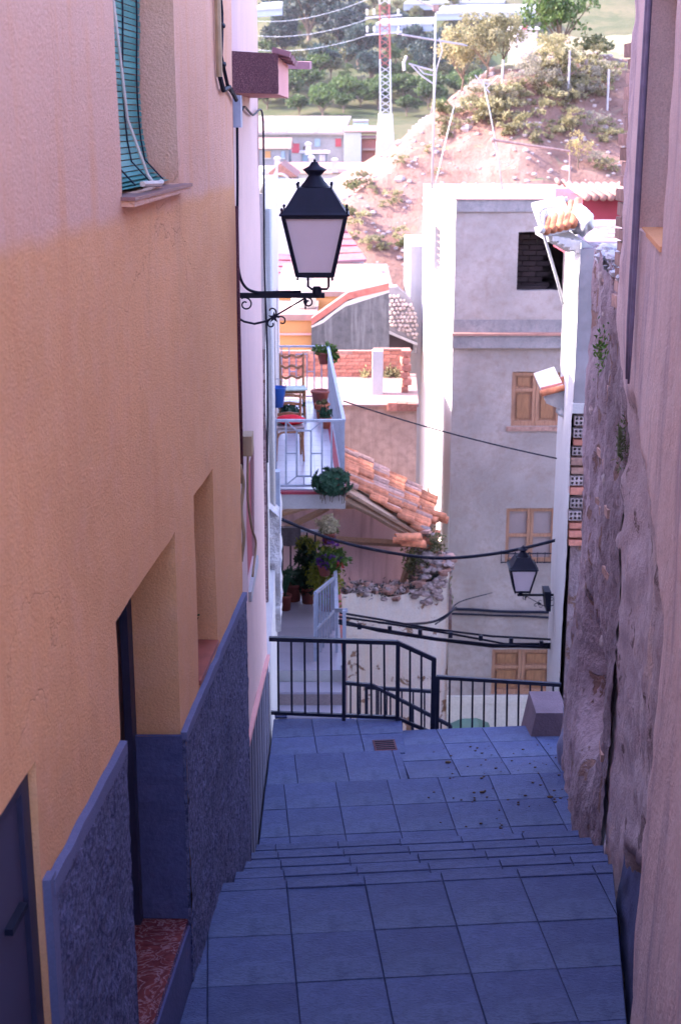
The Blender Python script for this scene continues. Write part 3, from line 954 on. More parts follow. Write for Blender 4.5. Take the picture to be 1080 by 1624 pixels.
m = MB(); m.tube([FL(sL(5.34), 5.0, -0.12), FL(sL(5.37), 4.4, -0.10), FL(sL(5.42), 3.9, -0.07), FL(sL(5.46), 3.70, -0.01), FL(sL(5.45), 3.655, 0.02)], 0.006, 6); m.build('pull_cord', M['cord'], blind)
m = MB(); m.tube([FL(sL(5.25), 3.672, 0.015), FL(sL(5.5), 3.664, 0.026), FL(sL(5.72), 3.660, -0.01)], 0.011, 7); m.build('bottom_rod', M['cord'], blind)
# small ground-floor window with red sill and a sprig
m = MB(); FL.box(m, sL(6.145), sL(6.69), 1.32, 2.235, -0.30, -0.215); w2 = m.build('window', M['dark_room'], house)
m = MB(); FL.slab(m, [(sL(6.15), 1.30), (sL(6.687), 1.30), (sL(6.687), 1.326), (sL(6.15), 1.326)], -0.21, 0.008); m.build('window_sill', M['red_tile'], house)
t = thing('potted_sprig', 'small green sprig poking out of the narrow ground floor window recess', 'plant', FL(sL(6.33), 1.327, -0.12))
m = MB(); m.lathe(FL(sL(6.33), 1.327, -0.12), [(0.03, 0), (0.045, 0.07), (0.048, 0.075), (0.04, 0.075)], 10); m.build('flower_pot', M['terracotta'], t)
m = MB(); rg = random.Random(5)
base = FL(sL(6.33), 1.40, -0.12)
for a in range(5):
    tip = base + Vector((rg.uniform(-0.01, 0.07), rg.uniform(-0.05, 0.05), rg.uniform(0.05, 0.17)))
    m.tube([base, (base + tip) / 2 + Vector((0, 0, 0.01)), tip], 0.003, 4)
    for _ in range(7):
        m.leaf(tip + Vector((rg.gauss(0, 0.014), rg.gauss(0, 0.014), rg.gauss(0, 0.012))), 0.045, rg, 0.3, 0.55)
m.build('foliage', M['leaf_green'], t)
# screened metal door nearest the viewer
m = MB(); FL.box(m, sL(2.55), sL(3.604), 0.55, 2.145, -0.10, -0.042); sd = m.build('screen_door', M['door_dark'], house)
m = MB(); FL.box(m, sL(2.62), sL(3.535), 1.30, 2.08, -0.0415, -0.036); m.build('screen_mesh', M['screen'], sd)
for z0, z1, a, b in ((0.55, 2.14, 3.535, 3.60), (2.08, 2.14, 2.55, 3.534), (1.24, 1.295, 2.55, 3.534)):
    m = MB(); FL.box(m, sL(a), sL(b), z0, z1, -0.0415, -0.020); m.build('door_frame', M['door_dark'], sd)
m = MB(); FL.box(m, sL(3.36), sL(3.5), 1.735, 1.755, -0.0355, -0.012); m.build('handle', M['iron'], sd)
for i in range(9):
    a = 2.60 + i * 0.105
    m = MB(); FL.box(m, sL(a), sL(a + 0.05), 1.292, 1.297, -0.036, -0.018); m.build('frame_rivet_strip', M['steel'], sd)

# conduits at the top corner of the orange house
def cable(name, pts, r, mat, label, cat, group=None, n=6, sub=6):
    """smooth cable through points (Catmull-Rom)"""
    P_ = [Vector(p) for p in pts]
    Q = [P_[0] * 2 - P_[1]] + P_ + [P_[-1] * 2 - P_[-2]]
    path = []
    for i in range(1, len(Q) - 2):
        for k in range(sub):
            t_ = k / sub
            a, b, c, d = Q[i - 1], Q[i], Q[i + 1], Q[i + 2]
            path.append(0.5 * ((2 * b) + (c - a) * t_ + (2 * a - 5 * b + 4 * c - d) * t_ * t_ + (3 * b - a - 3 * c + d) * t_ ** 3))
    path.append(P_[-1])
    m = MB(); m.tube(path, r, n)
    return tag(m.build(name, mat, None, True), label, cat, group)
PX = lambda off: (lambda d, z: Vector((XL(d) + off, d, z)))
ol = PX(0.02)
t = thing('wall_conduit', 'tan and dark cables clipped upright near the top corner of the orange house', 'cable', ol(7.2, 4.2))
m = MB(); m.tube([ol(7.03, 5.6), ol(7.03, 4.9), ol(7.04, 4.10)], 0.016, 7); m.build('tan_pipe', M['cable_tan'], t)
m = MB(); m.tube([ol(7.12, 5.6)] + [ol(7.13 + 0.03 * math.sin(i * 1.7), 5.2 - 0.1 * i) for i in range(11)] + [ol(7.3, 4.06), ol(7.52, 4.02)], 0.010, 6); m.build('dark_cable', M['cable'], t)
m = MB(); m.tube([ol(7.06, 4.1), ol(7.15, 4.04), ol(7.35, 4.06), ol(7.57, 4.0)], 0.012, 6); m.build('dark_cable', M['cable'], t)
for z in (4.16, 4.34, 4.55, 4.8):
    m = MB(); m.blob(ol(7.13, z) + Vector((0.004, 0, 0)), (0.018, 0.03, 0.014), 6, 4, 0.1, z); m.build('clip', M['cable'], t)

# ------------------------------------------------------------------ pink house behind it
XP = -0.583
pink = thing('pink_house', 'narrow pale pink house beyond the orange one with a jutting maroon slab', 'house', (XP, 8.9, -2.2))
FP = Frame((XP, 7.60), (XP, 10.25))
m = MB()
wall_grid(m, FP, 0, 2.65, -2.2, 7.6, [(0.72, 1.45, 1.03, 1.80, 0.04)], 0.12, 0.1, lambda s, z: 0.012 * nz((s, z, 0), 1.2), 0.004)
m.poly((XP, 10.25, -2.2), (-3.5, 10.25, -2.2), (-3.5, 10.25, 7.6), (XP, 10.25, 7.6))
m.poly((XP, 7.6, 7.6), (XP, 10.25, 7.6), (-3.5, 10.25, 7.6), (-3.5, 7.6, 7.6))
m.build('wall', M['pink_plaster'], pink)
m = MB(); m.box((-3.5, 7.66, -2.2), (-0.70, 10.2, 7.5)); m.build('inner_core', M['dark_room'], pink)  # unseen box added to stop a sliver of sun reaching the steps
m = MB(); FP.box(m, 0.72, 1.45, 1.03, 1.80, -0.08, -0.02); m.build('shutter', M['maroon'], pink)
m = MB(); FP.box(m, 0.70, 1.47, 0.96, 1.027, -0.02, 0.022); m.build('window_sill', M['white'], pink)
# ribbed grey dado that follows the steps
m = MB()
for i in range(44):
    s = 0.15 + i * 0.0555
    zt = 0.20 - 0.40 * s / 2.5 + 0.03
    FP.box(m, s, s + 0.053, -2.2, zt + 0.006 * math.sin(i * 3), -0.01, 0.014 + 0.002 * (i % 2) + 0.002 * math.sin(i * 1.9))
m.build('ribbed_dado', M['slate_dado'], pink)
m = MB()
m.bar(FP(0.12, 0.225, 0.012), FP(2.62, -0.172, 0.012), 0.03, 0.03)
m.build('dado_trim', M['pink_paint'], pink)
# jutting slab with granulated front
sl = MB()
zb, zt = 4.035, 4.235
pl = [(XP - 0.02, 7.62), (-0.345, 7.98), (-0.335, 9.35), (XP - 0.02, 9.35)]
sl.prism([(p[0], p[1], zb) for p in pl], (0, 0, zt - zb))
slab_o = sl.build('jutting_slab', M['pink_paint'], pink)
m = MB(); fr = Frame((XP - 0.02, 7.605), (-0.340, 7.965)); wall_grid(m, fr, 0, fr.len, zb + 0.002, zt + 0.012, (), 0.03, 0, lambda s, z: 0.004 * nz((s, z, 0), 40), 0)
m.poly(fr(0, zb + 0.002, -0.02), fr(fr.len, zb + 0.002, -0.02), fr(fr.len, zb + 0.002, 0), fr(0, zb + 0.002, 0))
m.build('granulated_front', M['maroon_granite'], slab_o)
for i in range(7):
    m = MB(); m.obox((-0.325, 8.08 + i * 0.2, zt + 0.022 - 0.008 * (i % 2)), (0.10, 0.19, 0.028), 0.03 * math.sin(i * 2), 0, 0.25); m.build('edge_tile', M['mauve_tile'], slab_o)
m = MB(); m.prism([(XP - 0.02, 10.05, 4.24), (-0.215, 10.2, 4.24), (-0.215, 10.9, 4.27), (XP - 0.02, 10.9, 4.27)], (0, 0, 0.05)); m.build('rear_eave', M['mauve_tile'], pink)
m = MB(); m.tube([(XP + 0.018, 7.68, 3.45), (XP + 0.018, 7.68, 2.6), (XP + 0.018, 7.68, 1.9)], 0.013, 8); m.build('downpipe', M['maroon_granite'], pink, True)
m = MB(); m.prism([(-4.0, 10.26, -3.6), (-1.15, 10.26, -3.6), (-1.15, 12.02, -3.6), (-4.0, 12.02, -3.6)], (0, 0, 8.2)); m.build('sun_blocker', M['pink_plaster'], pink)  # unseen block added to keep the sun off the landing
jb = MB(); jb.box((XP + 0.001, 7.66, 3.86), (XP + 0.055, 7.79, 4.025)); tag(jb.build('junction_box', M['rail_grey']), 'grey junction box under the maroon slab at the corner of the pink house', 'junction box')
cable('lamp_cable', [(XP + 0.03, 7.72, 3.86), (XP + 0.028, 7.7, 3.6), (XP + 0.022, 7.69, 3.3), (XP + 0.024, 7.69, 3.12), (XP + 0.05, 7.72, 3.02), (XP + 0.11, 7.78, 2.975), (-0.36, 7.8, 2.972), (-0.22, 7.8, 2.975)], 0.008, M['cable'], 'black cable dropping from the junction box to the arm of the near lantern', 'cable')
cable('corner_cable', [(XP + 0.05, 7.80, 3.95), (XP + 0.03, 8.4, 3.97), (XP + 0.02, 9.3, 3.93), (XP + 0.03, 10.2, 3.95), (XP + 0.035, 10.22, 3.6), (XP + 0.03, 10.22, 2.9), (XP + 0.04, 10.23, 2.2), (XP + 0.03, 10.22, 1.4)], 0.007, M['cable'], 'dark wire running under the maroon slab and down the far edge of the pink house', 'cable')
mt = MB(); mt.box((XP + 0.001, 8.0, 1.98), (XP + 0.06, 8.16, 2.10)); tag(mt.build('meter_box', M['cable_tan']), 'small tan meter box halfway up the pink house wall', 'meter box')
cable('tan_cable', [(XP + 0.03, 8.08, 1.98), (XP + 0.022, 8.12, 1.7), (XP + 0.03, 8.3, 1.45), (XP + 0.045, 8.45, 1.3), (XP + 0.03, 8.30, 1.13)], 0.008, M['cable_tan'], 'thin tan cable curling down below the small meter box', 'cable')
cable('twisted_cable', [(XP + 0.016, 7.62, 2.02), (XP + 0.03, 7.66, 1.9), (XP + 0.016, 7.64, 1.75), (XP + 0.03, 7.62, 1.6), (XP + 0.012, 7.62, 1.45)], 0.011, M['cable_tan'], 'pale twisted cables in the corner between orange and pink houses', 'cable')

# ------------------------------------------------------------------ white houses further along the left side
wh = thing('white_row_house', 'white house with an unplastered hollow brick end beyond the pink house', 'house', (-0.75, 12.0, -3.5))
FA = Frame((-0.655, 12.0), (-0.80, 15.9))
m = MB()
wall_grid(m, FA, 0, FA.len, -4.0, 3.35, (), 0.3, 0, lambda s, z: 0.015 * nz((s, z, 2), 1.3), 0)
m.build('wall', M['white'], wh)
m = MB()
m.prism([(-3.5, 12.03, -4), (-0.70, 12.03, -4), (-0.83, 15.9, -4), (-3.5, 15.9, -4)], (0, 0, 7.3)); m.build('house_core', M['white'], wh)
def hollow_brick(mb, fr, s0, s1, z0, z1, o0, o1, nx=3, nz_=2, holes=True):
    """brick whose end shows rows of square holes"""
    if not holes:
        fr.box(mb, s0, s1, z0, z1, o0, o1)
        return
    w, h = s1 - s0, z1 - z0
    xs = [s0]; zs = [z0]
    for i in range(nx):
        xs += [s0 + w * (i + 0.24) / nx, s0 + w * (i + 0.80) / nx]
    for i in range(nz_):
        zs += [z0 + h * (i + 0.2) / nz_, z0 + h * (i + 0.82) / nz_]
    xs.append(s1); zs.append(z1)
    hs = [(xs[1 + 2 * i], xs[2 + 2 * i], zs[1 + 2 * j], zs[2 + 2 * j], (o1 - o0) * 0.9) for i in range(nx) for j in range(nz_)]
    fo = Frame(fr.a + fr.n * o1, fr.a + fr.n * o1 + fr.d)
    wall_grid(mb, fo, s0, s1, z0, z1, hs, 10, 0.05)
    for h_ in hs:
        mb.poly(fo(h_[0], h_[2], -h_[4]), fo(h_[1], h_[2], -h_[4]), fo(h_[1], h_[3], -h_[4]), fo(h_[0], h_[3], -h_[4]))
    for (a, b) in (((s0, z0), (s1, z0)), ((s1, z0), (s1, z1)), ((s1, z1), (s0, z1)), ((s0, z1), (s0, z0))):
        mb.poly(fr(a[0], a[1], o0), fr(b[0], b[1], o0), fr(b[0], b[1], o1), fr(a[0], a[1], o1))
fe = Frame((-0.80, 12.0), (-0.658, 12.0))
m = MB(); fe.box(m, 0, 0.142, -4, 2.0, -0.025, -0.004); m.build('brick_bed', M['rubble'], wh)
z = -0.6
k = 0
while z < 1.95:
    h = 0.075 if k % 3 != 2 else 0.06
    m = MB(); hollow_brick(m, fe, 0.012 + 0.006 * math.sin(k * 2.2), 0.136 + 0.004 * math.sin(k * 3.1), z, z + h, -0.02, 0.012 + 0.006 * math.sin(k), 3, 2, k % 3 != 2)
    m.build('hollow_brick', M['brick_grey'], wh)
    z += h + 0.03
    k += 1
m = MB(); m.box((-0.80, 11.99, 1.98), (-0.655, 12.02, 3.3)); m.build('end_plaster', M['white'], wh)
for px_, r_ in ((421, 0.02), (424.5, 0.025)):
    a = P(px_, 500, 13.2)
    m = MB(); m.tube([(a.x + 0.03, 13.2, 3.1), (a.x + 0.03, 13.2, -0.4)], r_, 7); m.build('downpipe', M['white'], wh, True)
# rough white lump with a sloping top and the white wall below it
lump = MB()
fl_ = Frame((-0.85, 13.0), (-0.60, 13.0))
a0, a1 = P(412, 842, 13), P(441, 875, 13)
wall_grid(lump, fl_, 0, 0.26, -1.0, 0.42, (), 0.035, 0, lambda s, z: 0.05 * nz((s, z, 0), 6) + 0.025 * nz((s, z, 3), 17) + 0.06, 0)
lump.v = [(x, y - 0.0, min(z_, 0.42 - (x + 0.85) * 0.9 + 0.03 * nz((x * 9, z_ * 9, 2)))) for x, y, z_ in lump.v]
fs = Frame((-0.60, 13.0), (-0.62, 13.8))
k0 = len(lump.v)
wall_grid(lump, fs, 0, 0.8, -1.0, 0.2, (), 0.05, 0, lambda s, z: 0.03 * nz((s, z, 4), 7), 0)
lump.poly((-0.86, 12.95, 0.42), (-0.60, 12.95, 0.19), (-0.62, 13.8, 0.2), (-0.86, 13.8, 0.42))
tag(lump.build('plastered_buttress', M['white_rough'], None, True), 'lumpy white plastered buttress low on the left row of houses', 'buttress')
m = MB()
m.prism([(-1.2, 10.32, -3.6), (-0.567, 10.32, -3.6), (-0.66, 13.6, -3.6), (-1.2, 13.6, -3.6)], (0, 0, 3.25))
tag(m.build('white_side_wall', M['white']), 'narrow white wall at the left end of the railed platform', 'wall')
m = MB(); m.box((-0.72, 13.3, -0.9), (-0.60, 13.42, 0.55)); tag(m.build('meter_cabinet', M['rail_grey']), 'pale grey upright meter cabinet on the white wall under the balcony', 'cabinet')
cable('service_wire', [P(408, 470, 12.6), P(414, 505, 12.6), P(419.5, 545, 12.6), P(419, 570, 12.6), P(415, 585, 12.6), P(412, 600, 12.6)], 0.012, M['cable'], 'loop of dark service wire beside the hollow brick end', 'cable')

# ------------------------------------------------------------------ house with balcony and walkway
bh = thing('balcony_house', 'white house at the bend with a tiled balcony over a walkway', 'house', (-0.9, 19.5, -6.0))
FB = Frame((-0.79, 15.95), (-1.02, 23.2))
m = MB()
wall_grid(m, FB, 0, FB.len, -6.0, 3.2, [(1.6, 2.5, -0.58, 1.5, 0.15), (4.4, 5.2, -0.58, 1.5, 0.15), (1.8, 2.6, -2.6, -0.9, 0.15)], 0.35, 0.15, lambda s, z: 0.012 * nz((s, z, 8), 1.3), 0)
m.build('wall', M['white'], bh)
m = MB(); m.prism([(-5.0, 15.98, -6), (-0.99, 15.98, -6), (-1.2, 23.2, -6), (-5.0, 23.2, -6)], (0, 0, 9.18)); m.build('house_core', M['white'], bh)
for s0, s1, z0, z1 in ((1.6, 2.5, -0.58, 1.5), (4.4, 5.2, -0.58, 1.5), (1.8, 2.6, -2.6, -0.9)):
    m = MB(); FB.box(m, s0, s1, z0, z1, -0.19, -0.12); m.build('door', M['shutter'], bh)
ZB = P(500, 778, 17.0).z
xb = lambda d: lerp_tab([(17, 0.064), (23, -0.19)], d)
xf = lambda d: -0.79 + (-0.23) * (d - 15.95) / 7.25
m = MB(); m.prism([(xf(17) - 0.05, 17.0, ZB - 0.24), (xb(17), 17.0, ZB - 0.24), (xb(23.05), 23.05, ZB - 0.24), (xf(23.05) - 0.05, 23.05, ZB - 0.24)], (0, 0, 0.19))
bslab = m.build('balcony_slab', M['white'], bh)
m = MB(); m.prism([(xf(17) - 0.05, 16.985, ZB - 0.048), (xb(17) + 0.014, 16.985, ZB - 0.048), (xb(23.05) + 0.014, 23.06, ZB - 0.048), (xf(23.05) - 0.05, 23.06, ZB - 0.048)], (0, 0, 0.036)); m.build('slab_edge_tiles', M['maroon'], bslab)
bf = MB(); bf.prism([(xf(17) - 0.04, 17.06, ZB - 0.011), (xb(17) - 0.10, 17.06, ZB - 0.011), (xb(23) - 0.10, 23.0, ZB - 0.011), (xf(23) - 0.04, 23.0, ZB - 0.011)], (0, 0, 0.003)); bfo = bf.build('balcony_floor', M['rail_grey'], bh)
for j in range(19):
    d0, d1 = 17.07 + 0.31 * j, 17.07 + 0.31 * (j + 1) - 0.006
    if d1 > 23: break
    for i in range(3):
        w0, w1 = xf(d0) + 0.0, xb(d0) - 0.105
        a, b = w0 + (w1 - w0) * i / 3 + 0.003, w0 + (w1 - w0) * (i + 1) / 3 - 0.003
        sh = (xb(d1) - xb(d0))
        m = MB(); m.prism([(a, d0, ZB - 0.007), (b, d0, ZB - 0.007), (b + sh, d1, ZB - 0.007), (a + sh, d1, ZB - 0.007)], (0, 0, 0.007)); m.build('floor_tile', M['floor_pale'], bfo)
def railing(name, label, mat, cat='railing', group=None):
    return thing(name, label, cat, (0, 0, 0), group)
def put_rail(t, nm, a, b, w, mat, h=None):
    m = MB(); m.bar(a, b, w, h); return m.build(nm, mat, t)
# balcony railing (three sides)
br = thing('balcony_railing', 'pale grey metal balcony railing with nested rectangle pattern', 'railing', (xb(17), 17.03, ZB))
G = M['rail_grey']
yT, yB = 667, 770
f = lambda px_, y_: P(px_, y_, 17.04)
put_rail(br, 'top_rail', f(432, yT), f(548, yT), 0.045, G, 0.03)
put_rail(br, 'bottom_rail', f(432, yB), f(546, yB), 0.03, G)
for px_ in (437.5, 453.7, 510.8, 526, 544.5):
    put_rail(br, 'baluster', f(px_, yT), f(px_, yB), 0.022 if px_ < 540 else 0.035, G)
for px_ in (471, 493.3):
    put_rail(br, 'pattern_bar', f(px_, 683), f(px_, 755), 0.022, G)
for y_ in (683, 755):
    put_rail(br, 'pattern_bar', f(469.5, y_), f(494.8, y_), 0.022, G)
for a, b in ((453.7, 471), (493.3, 510.8)):
    put_rail(br, 'pattern_bar', f(a, 719), f(b, 719), 0.018, G)
for a, b, c, d in ((454, 668, 471, 683), (511, 668, 493, 683), (454, 769, 471, 755), (511, 769, 493, 755)):
    put_rail(br, 'pattern_bar', f(a, b), f(c, d), 0.014, G)
put_rail(br, 'pattern_bar', f(482, 755), f(482, 770), 0.016, G)
zT, zBt = f(500, yT).z, f(500, yB).z
put_rail(br, 'top_rail', (xb(17.04) - 0.02, 17.04, zT), (xb(22.95) - 0.02, 22.95, zT), 0.045, G, 0.03)
put_rail(br, 'bottom_rail', (xb(17.04) - 0.02, 17.04, zBt), (xb(22.95) - 0.02, 22.95, zBt), 0.03, G)
for i in range(1, 26):
    d = 17.04 + i * (22.95 - 17.04) / 26
    put_rail(br, 'baluster', (xb(d) - 0.02, d, zT), (xb(d) - 0.02, d, zBt), 0.022, G)
    if i % 3 == 1:
        put_rail(br, 'pattern_bar', (xb(d) - 0.02, d, zT - 0.22), (xb(d + 0.2) - 0.02, d + 0.2, zT - 0.36), 0.02, G)
put_rail(br, 'top_rail', (xf(23), 22.95, zT), (xb(22.95), 22.95, zT), 0.04, G, 0.03)
put_rail(br, 'bottom_rail', (xf(23), 22.95, zBt), (xb(22.95), 22.95, zBt), 0.026, G)
g = lambda px_, z_: Vector((P(px_, 590, 22.95).x, 22.95, z_))
for px_ in (447, 459, 498.5, 510, 521):
    put_rail(br, 'baluster', g(px_, zT), g(px_, zBt), 0.02, G)
for px_ in (470, 487):
    put_rail(br, 'pattern_bar', g(px_, zT - 0.13), g(px_, zBt + 0.13), 0.018, G)
for z_ in (zT - 0.13, zBt + 0.13):
    put_rail(br, 'pattern_bar', g(469, z_), g(488, z_), 0.018, G)
for a, b in ((459, 470), (487, 498.5)):
    put_rail(br, 'pattern_bar', g(a, (zT + zBt) / 2), g(b, (zT + zBt) / 2), 0.016, G)

# walkway under the balcony with three steps up to it
ZW = P(490, 1063, 16.0).z
wk = thing('walkway', 'tiled walkway under the balcony reached by three terrazzo steps', 'walkway', (-0.4, 16.0, ZW))
m = MB(); m.prism([(xf(16), 16.0, ZW - 2.5), (0.03, 16.0, ZW - 2.5), (-0.06, 19.6, ZW - 2.5), (xf(19.6), 19.6, ZW - 2.5)], (0, 0, 2.494)); m.build('walkway_base', M['white'], wk)  # base whitened as an added reflector for the ruin's wall
m = MB(); m.prism([(0.031, 16.0, ZW - 2.5), (0.08, 16.0, ZW - 2.5), (-0.01, 19.6, ZW - 2.5), (-0.059, 19.6, ZW - 2.5)], (0, 0, 2.52)); m.build('red_kerb', M['red_coping'], wk)
for j in range(12):
    for i in range(3):
        d0, d1 = 16.0 + 0.3 * j, 16.0 + 0.3 * (j + 1) - 0.004
        w0, w1 = xf(d0), 0.03 - 0.025 * (d0 - 16)
        a, b = w0 + (w1 - w0) * i / 3 + 0.002, w0 + (w1 - w0) * (i + 1) / 3 - 0.002
        m = MB(); m.box((a, d0, ZW - 0.006), (b, d1, ZW + 0.001 * ((i * 7 + j * 3) % 3))); m.build('floor_tile', M['floor_pale'], wk)
for k in range(3):
    m = MB(); m.box((-0.80, 15.98 - 0.31 * (k + 1), ZW - 2.5), (0.02, 15.98 - 0.31 * k - 0.003, ZW - 0.175 * (k + 1)))
    st = m.build('step', M['step_stone'], wk)
    m = MB(); m.box((-0.80, 15.965 - 0.31 * (k + 1), ZW - 0.175 * (k + 1) + 0.002), (0.03, 15.98 - 0.31 * k - 0.004, ZW - 0.175 * (k + 1) + 0.03)); m.build('tread', M['floor_pale'], st)
# railing at the far end, gate and side rail of the walkway
er = thing('end_railing', 'dark railing closing the far end of the walkway under the balcony', 'railing', (-0.5, 19.55, ZW))
f = lambda px_, y_: P(px_, y_, 19.55)
put_rail(er, 'top_rail', f(440, 842), f(520, 842), 0.035, G)
put_rail(er, 'bottom_rail', f(440, 922), f(520, 922), 0.03, M['red_coping'])
for i in range(6):
    put_rail(er, 'baluster', f(448 + 13 * i, 842), f(448 + 13 * i, 922), 0.024, M['rail_black'])
gt = thing('walkway_gate', 'half open grey barred gate on the right of the walkway', 'gate', P(500, 1055, 16.3))
T0, T1, B0, B1 = P(500, 941, 16.3), P(529, 917, 17.4), P(500, 1056, 16.3), P(529, 1020, 17.4)
for a, b in ((T0, T1), (B0, B1), ((T0 + B0) / 2, (T1 + B1) / 2)):
    put_rail(gt, 'gate_rail', a, b, 0.035, G)
for i in range(8):
    q = i / 7
    put_rail(gt, 'gate_bar', T0.lerp(T1, q), B0.lerp(B1, q), 0.022 if 0 < i < 7 else 0.04, G)
sr = thing('walkway_rail', 'light grey handrail stepping down beside the walkway steps', 'railing', P(533, 1060, 17.0))
for a, b, w in ((P(531, 884, 18.6), P(534, 968, 16.6), 0.05), (P(534, 968, 16.6), P(548, 968, 15.9), 0.05), (P(546, 968, 15.9), P(546, 1140, 15.9), 0.045), (P(534, 968, 16.6), P(534, 1058, 16.6), 0.035), (P(534, 1057, 16.6), P(547, 1057, 15.9), 0.03), (P(531, 884, 18.6), P(531, 975, 18.6), 0.035)):
    put_rail(sr, 'rail_bar', a, b, w, G)
# ------------------------------------------------------------------ right house with worn plaster
def on_frame(fr, px, py):
    """where the sight line through a photo position meets a wall plane: (s, z)"""
    o, q = Vector((0, 0, CAM_Z)), P(px, py, 10.0)
    dr = (q - o)
    den = dr.x * fr.n.x + dr.y * fr.n.y
    t_ = ((fr.a.x) * fr.n.x + (fr.a.y) * fr.n.y) / den
    h = o + dr * t_
    return ((h.x - fr.a.x) * fr.d.x + (h.y - fr.a.y) * fr.d.y, h.z)

def mat_worn():
    t = NT('worn_pink_plaster')
    at = t.new('ShaderNodeAttribute', attribute_name='worn').outputs['Fac']
    big = t.noise(0.8, 6, 0.65)
    coat = t.mix(t.ramp(big, [(0.3, 0.0), (0.7, 1.0)]), (0.60, 0.425, 0.42), (0.76, 0.565, 0.54))
    sv = t.mapping((3.6, 3.6, 0.5))
    coat = t.mix(t.ramp(t.noise(1.3, 6, 0.65, sv), [(0.50, 0.0), (0.66, 0.75)]), coat, (0.38, 0.28, 0.33))
    sv2 = t.mapping((10, 10, 0.9))
    coat = t.mix(t.ramp(t.noise(1.3, 6, 0.65, sv2), [(0.52, 0.0), (0.72, 0.5)]), coat, (0.70, 0.57, 0.57))
    old = t.mix(t.ramp(t.noise(2.5, 7, 0.65), [(0.3, 0.0), (0.7, 1.0)]), (0.42, 0.315, 0.33), (0.64, 0.50, 0.50))
    old = t.mix(t.ramp(t.noise(5, 8, 0.7, None, 0.4), [(0.58, 0.0), (0.64, 0.85)]), old, (0.14, 0.085, 0.08))
    old = t.mix(t.ramp(t.noise(3, 7, 0.7, t.mapping((1, 1, 0.4))), [(0.56, 0.0), (0.66, 0.7)]), old, (0.72, 0.50, 0.42))
    edge = t.math('ADD', at, t.math('MULTIPLY', t.math('SUBTRACT', t.noise(9, 6, 0.7), 0.5), 0.5))
    col = t.mix(t.ramp(edge, [(0.42, 0.0), (0.56, 1.0)]), coat, old)
    col = t.mix(t.ramp(t.noise(11, 6, 0.75, t.mapping((1, 1, 0.5))), [(0.66, 0.0), (0.70, 0.9)]), col, (0.085, 0.055, 0.07))
    col = t.mix(t.ramp(t.noise(110, 3, 0.6), [(0.35, 0.22), (0.6, 0.0)]), col, (0.12, 0.08, 0.09))
    n = t.bump(t.noise(70, 4, 0.65), 0.55, 0.006)
    n = t.bump(t.noise(9, 7, 0.7), 0.7, 0.03, n)
    return t.done(col, 0.92, n, 0, 0.15)
M['worn'] = mat_worn()
FR = Frame((XR(7.9), 7.9), (XR(1.0), 1.0))
dR = lambda s: 7.9 - s * 0.99007
sR = lambda d: (7.9 - d) / 0.99007
rh = thing('right_house', 'old house with worn pink plaster along the right side of the alley', 'house', (XR(5), 5, -1.4))
WB = [(5.0, 1.95), (5.4, 2.02), (6.3, 2.32), (7.2, 2.45), (8.1, 2.2)]
def worn(s, z):
    d = dR(s) + 0.06 * nz((s, z, 0), 2.2) + 0.03 * nz((s, z, 3), 7)
    zz = z + 0.10 * nz((s, z, 5), 2.0) + 0.04 * nz((s, z, 8), 7)
    a = sstep(4.97, 5.09, d)
    b = 1 - sstep(lerp_tab(WB, d) - 0.06, lerp_tab(WB, d) + 0.07, zz)
    return a * b
def disp_r(s, z):
    w = worn(s, z)
    d = dR(s)
    o = 0.014 * nz((s, z, 0), 0.9) + 0.006 * nz((s, z, 2), 5)
    o += w * (-0.085 + 0.045 * nz((s, z, 3), 1.6) + 0.022 * nz((s, z, 6), 5) + 0.012 * nz((s, z, 9), 14))
    o += 0.05 * sstep(7.1, 7.7, d) * w
    if 4.9 < d < 6.9:
        lim = lerp_tab([(4.9, 0.98), (5.6, 0.62), (6.2, 0.28), (6.8, 0.02)], d)
        o -= 0.10 * (1 - sstep(lim - 0.03, lim + 0.05, z)) * w
    o += 0.07 * sstep(6.9, 7.8, d) * sstep(2.2, 2.9, z)
    if d < 5.0:
        o += 0.03 * (1 - sstep(0.0, 2.4, z))
    if d > 7.6:
        o -= 0.02 * nz((s, z, 2), 6)
    return o
m = MB()
hz = [(sR(7.30), sR(6.12), 3.36, 4.62, 0.24)]
wall_grid(m, FR, 0, sR(1.0), -1.6, 4.9, hz, 0.055, 0.24, disp_r, 0.008)
o = m.build('wall', M['worn'], rh, True)
at = o.data.attributes.new('worn', 'FLOAT', 'POINT')
vals = []
for v in m.v:
    q = Vector((v[0], v[1])) - FR.a
    vals.append(worn(q.dot(FR.d), v[2]))
at.data.foreach_set('value', vals)
bm_ = bmesh.new(); bm_.from_mesh(o.data)
for e in bm_.edges:
    if len(e.link_faces) == 2 and e.calc_face_angle(0) > 0.9:
        e.smooth = False
bm_.to_mesh(o.data); bm_.free()
m = MB()
m.prism([tuple(FR(0.02, -1.6, -0.3)), tuple(FR(sR(1.0), -1.6, -0.3)), tuple(FR(sR(1.0), -1.6, -5)), tuple(FR(0.02, -1.6, -5))][::-1], (0, 0, 6.48)); m.build('inner_core', M['old_render'], rh)
m = MB()
e0 = [FR(-0.005, -1.6, -0.18), FR(-0.005, -1.6, -5), FR(-0.005, 4.9, -5), FR(-0.005, 4.9, -0.18)]
m.poly(*e0); m.build('end_wall', M['rubble'], rh)
m = MB(); FR.box(m, -0.1, sR(1.0), 4.91, 5.02, -5.0, 0.02); m.build('roof', M['tile'], rh)
m = MB(); FR.box(m, sR(7.30), sR(6.12), 3.36, 4.62, -0.33, -0.242); m.build('window', M['dark_room'], rh)
m = MB(); FR.slab(m, [(sR(7.29), 3.345), (sR(6.13), 3.345), (sR(6.13), 3.368), (sR(7.29), 3.368)], -0.23, 0.004); m.build('window_sill', M['orange'], rh)
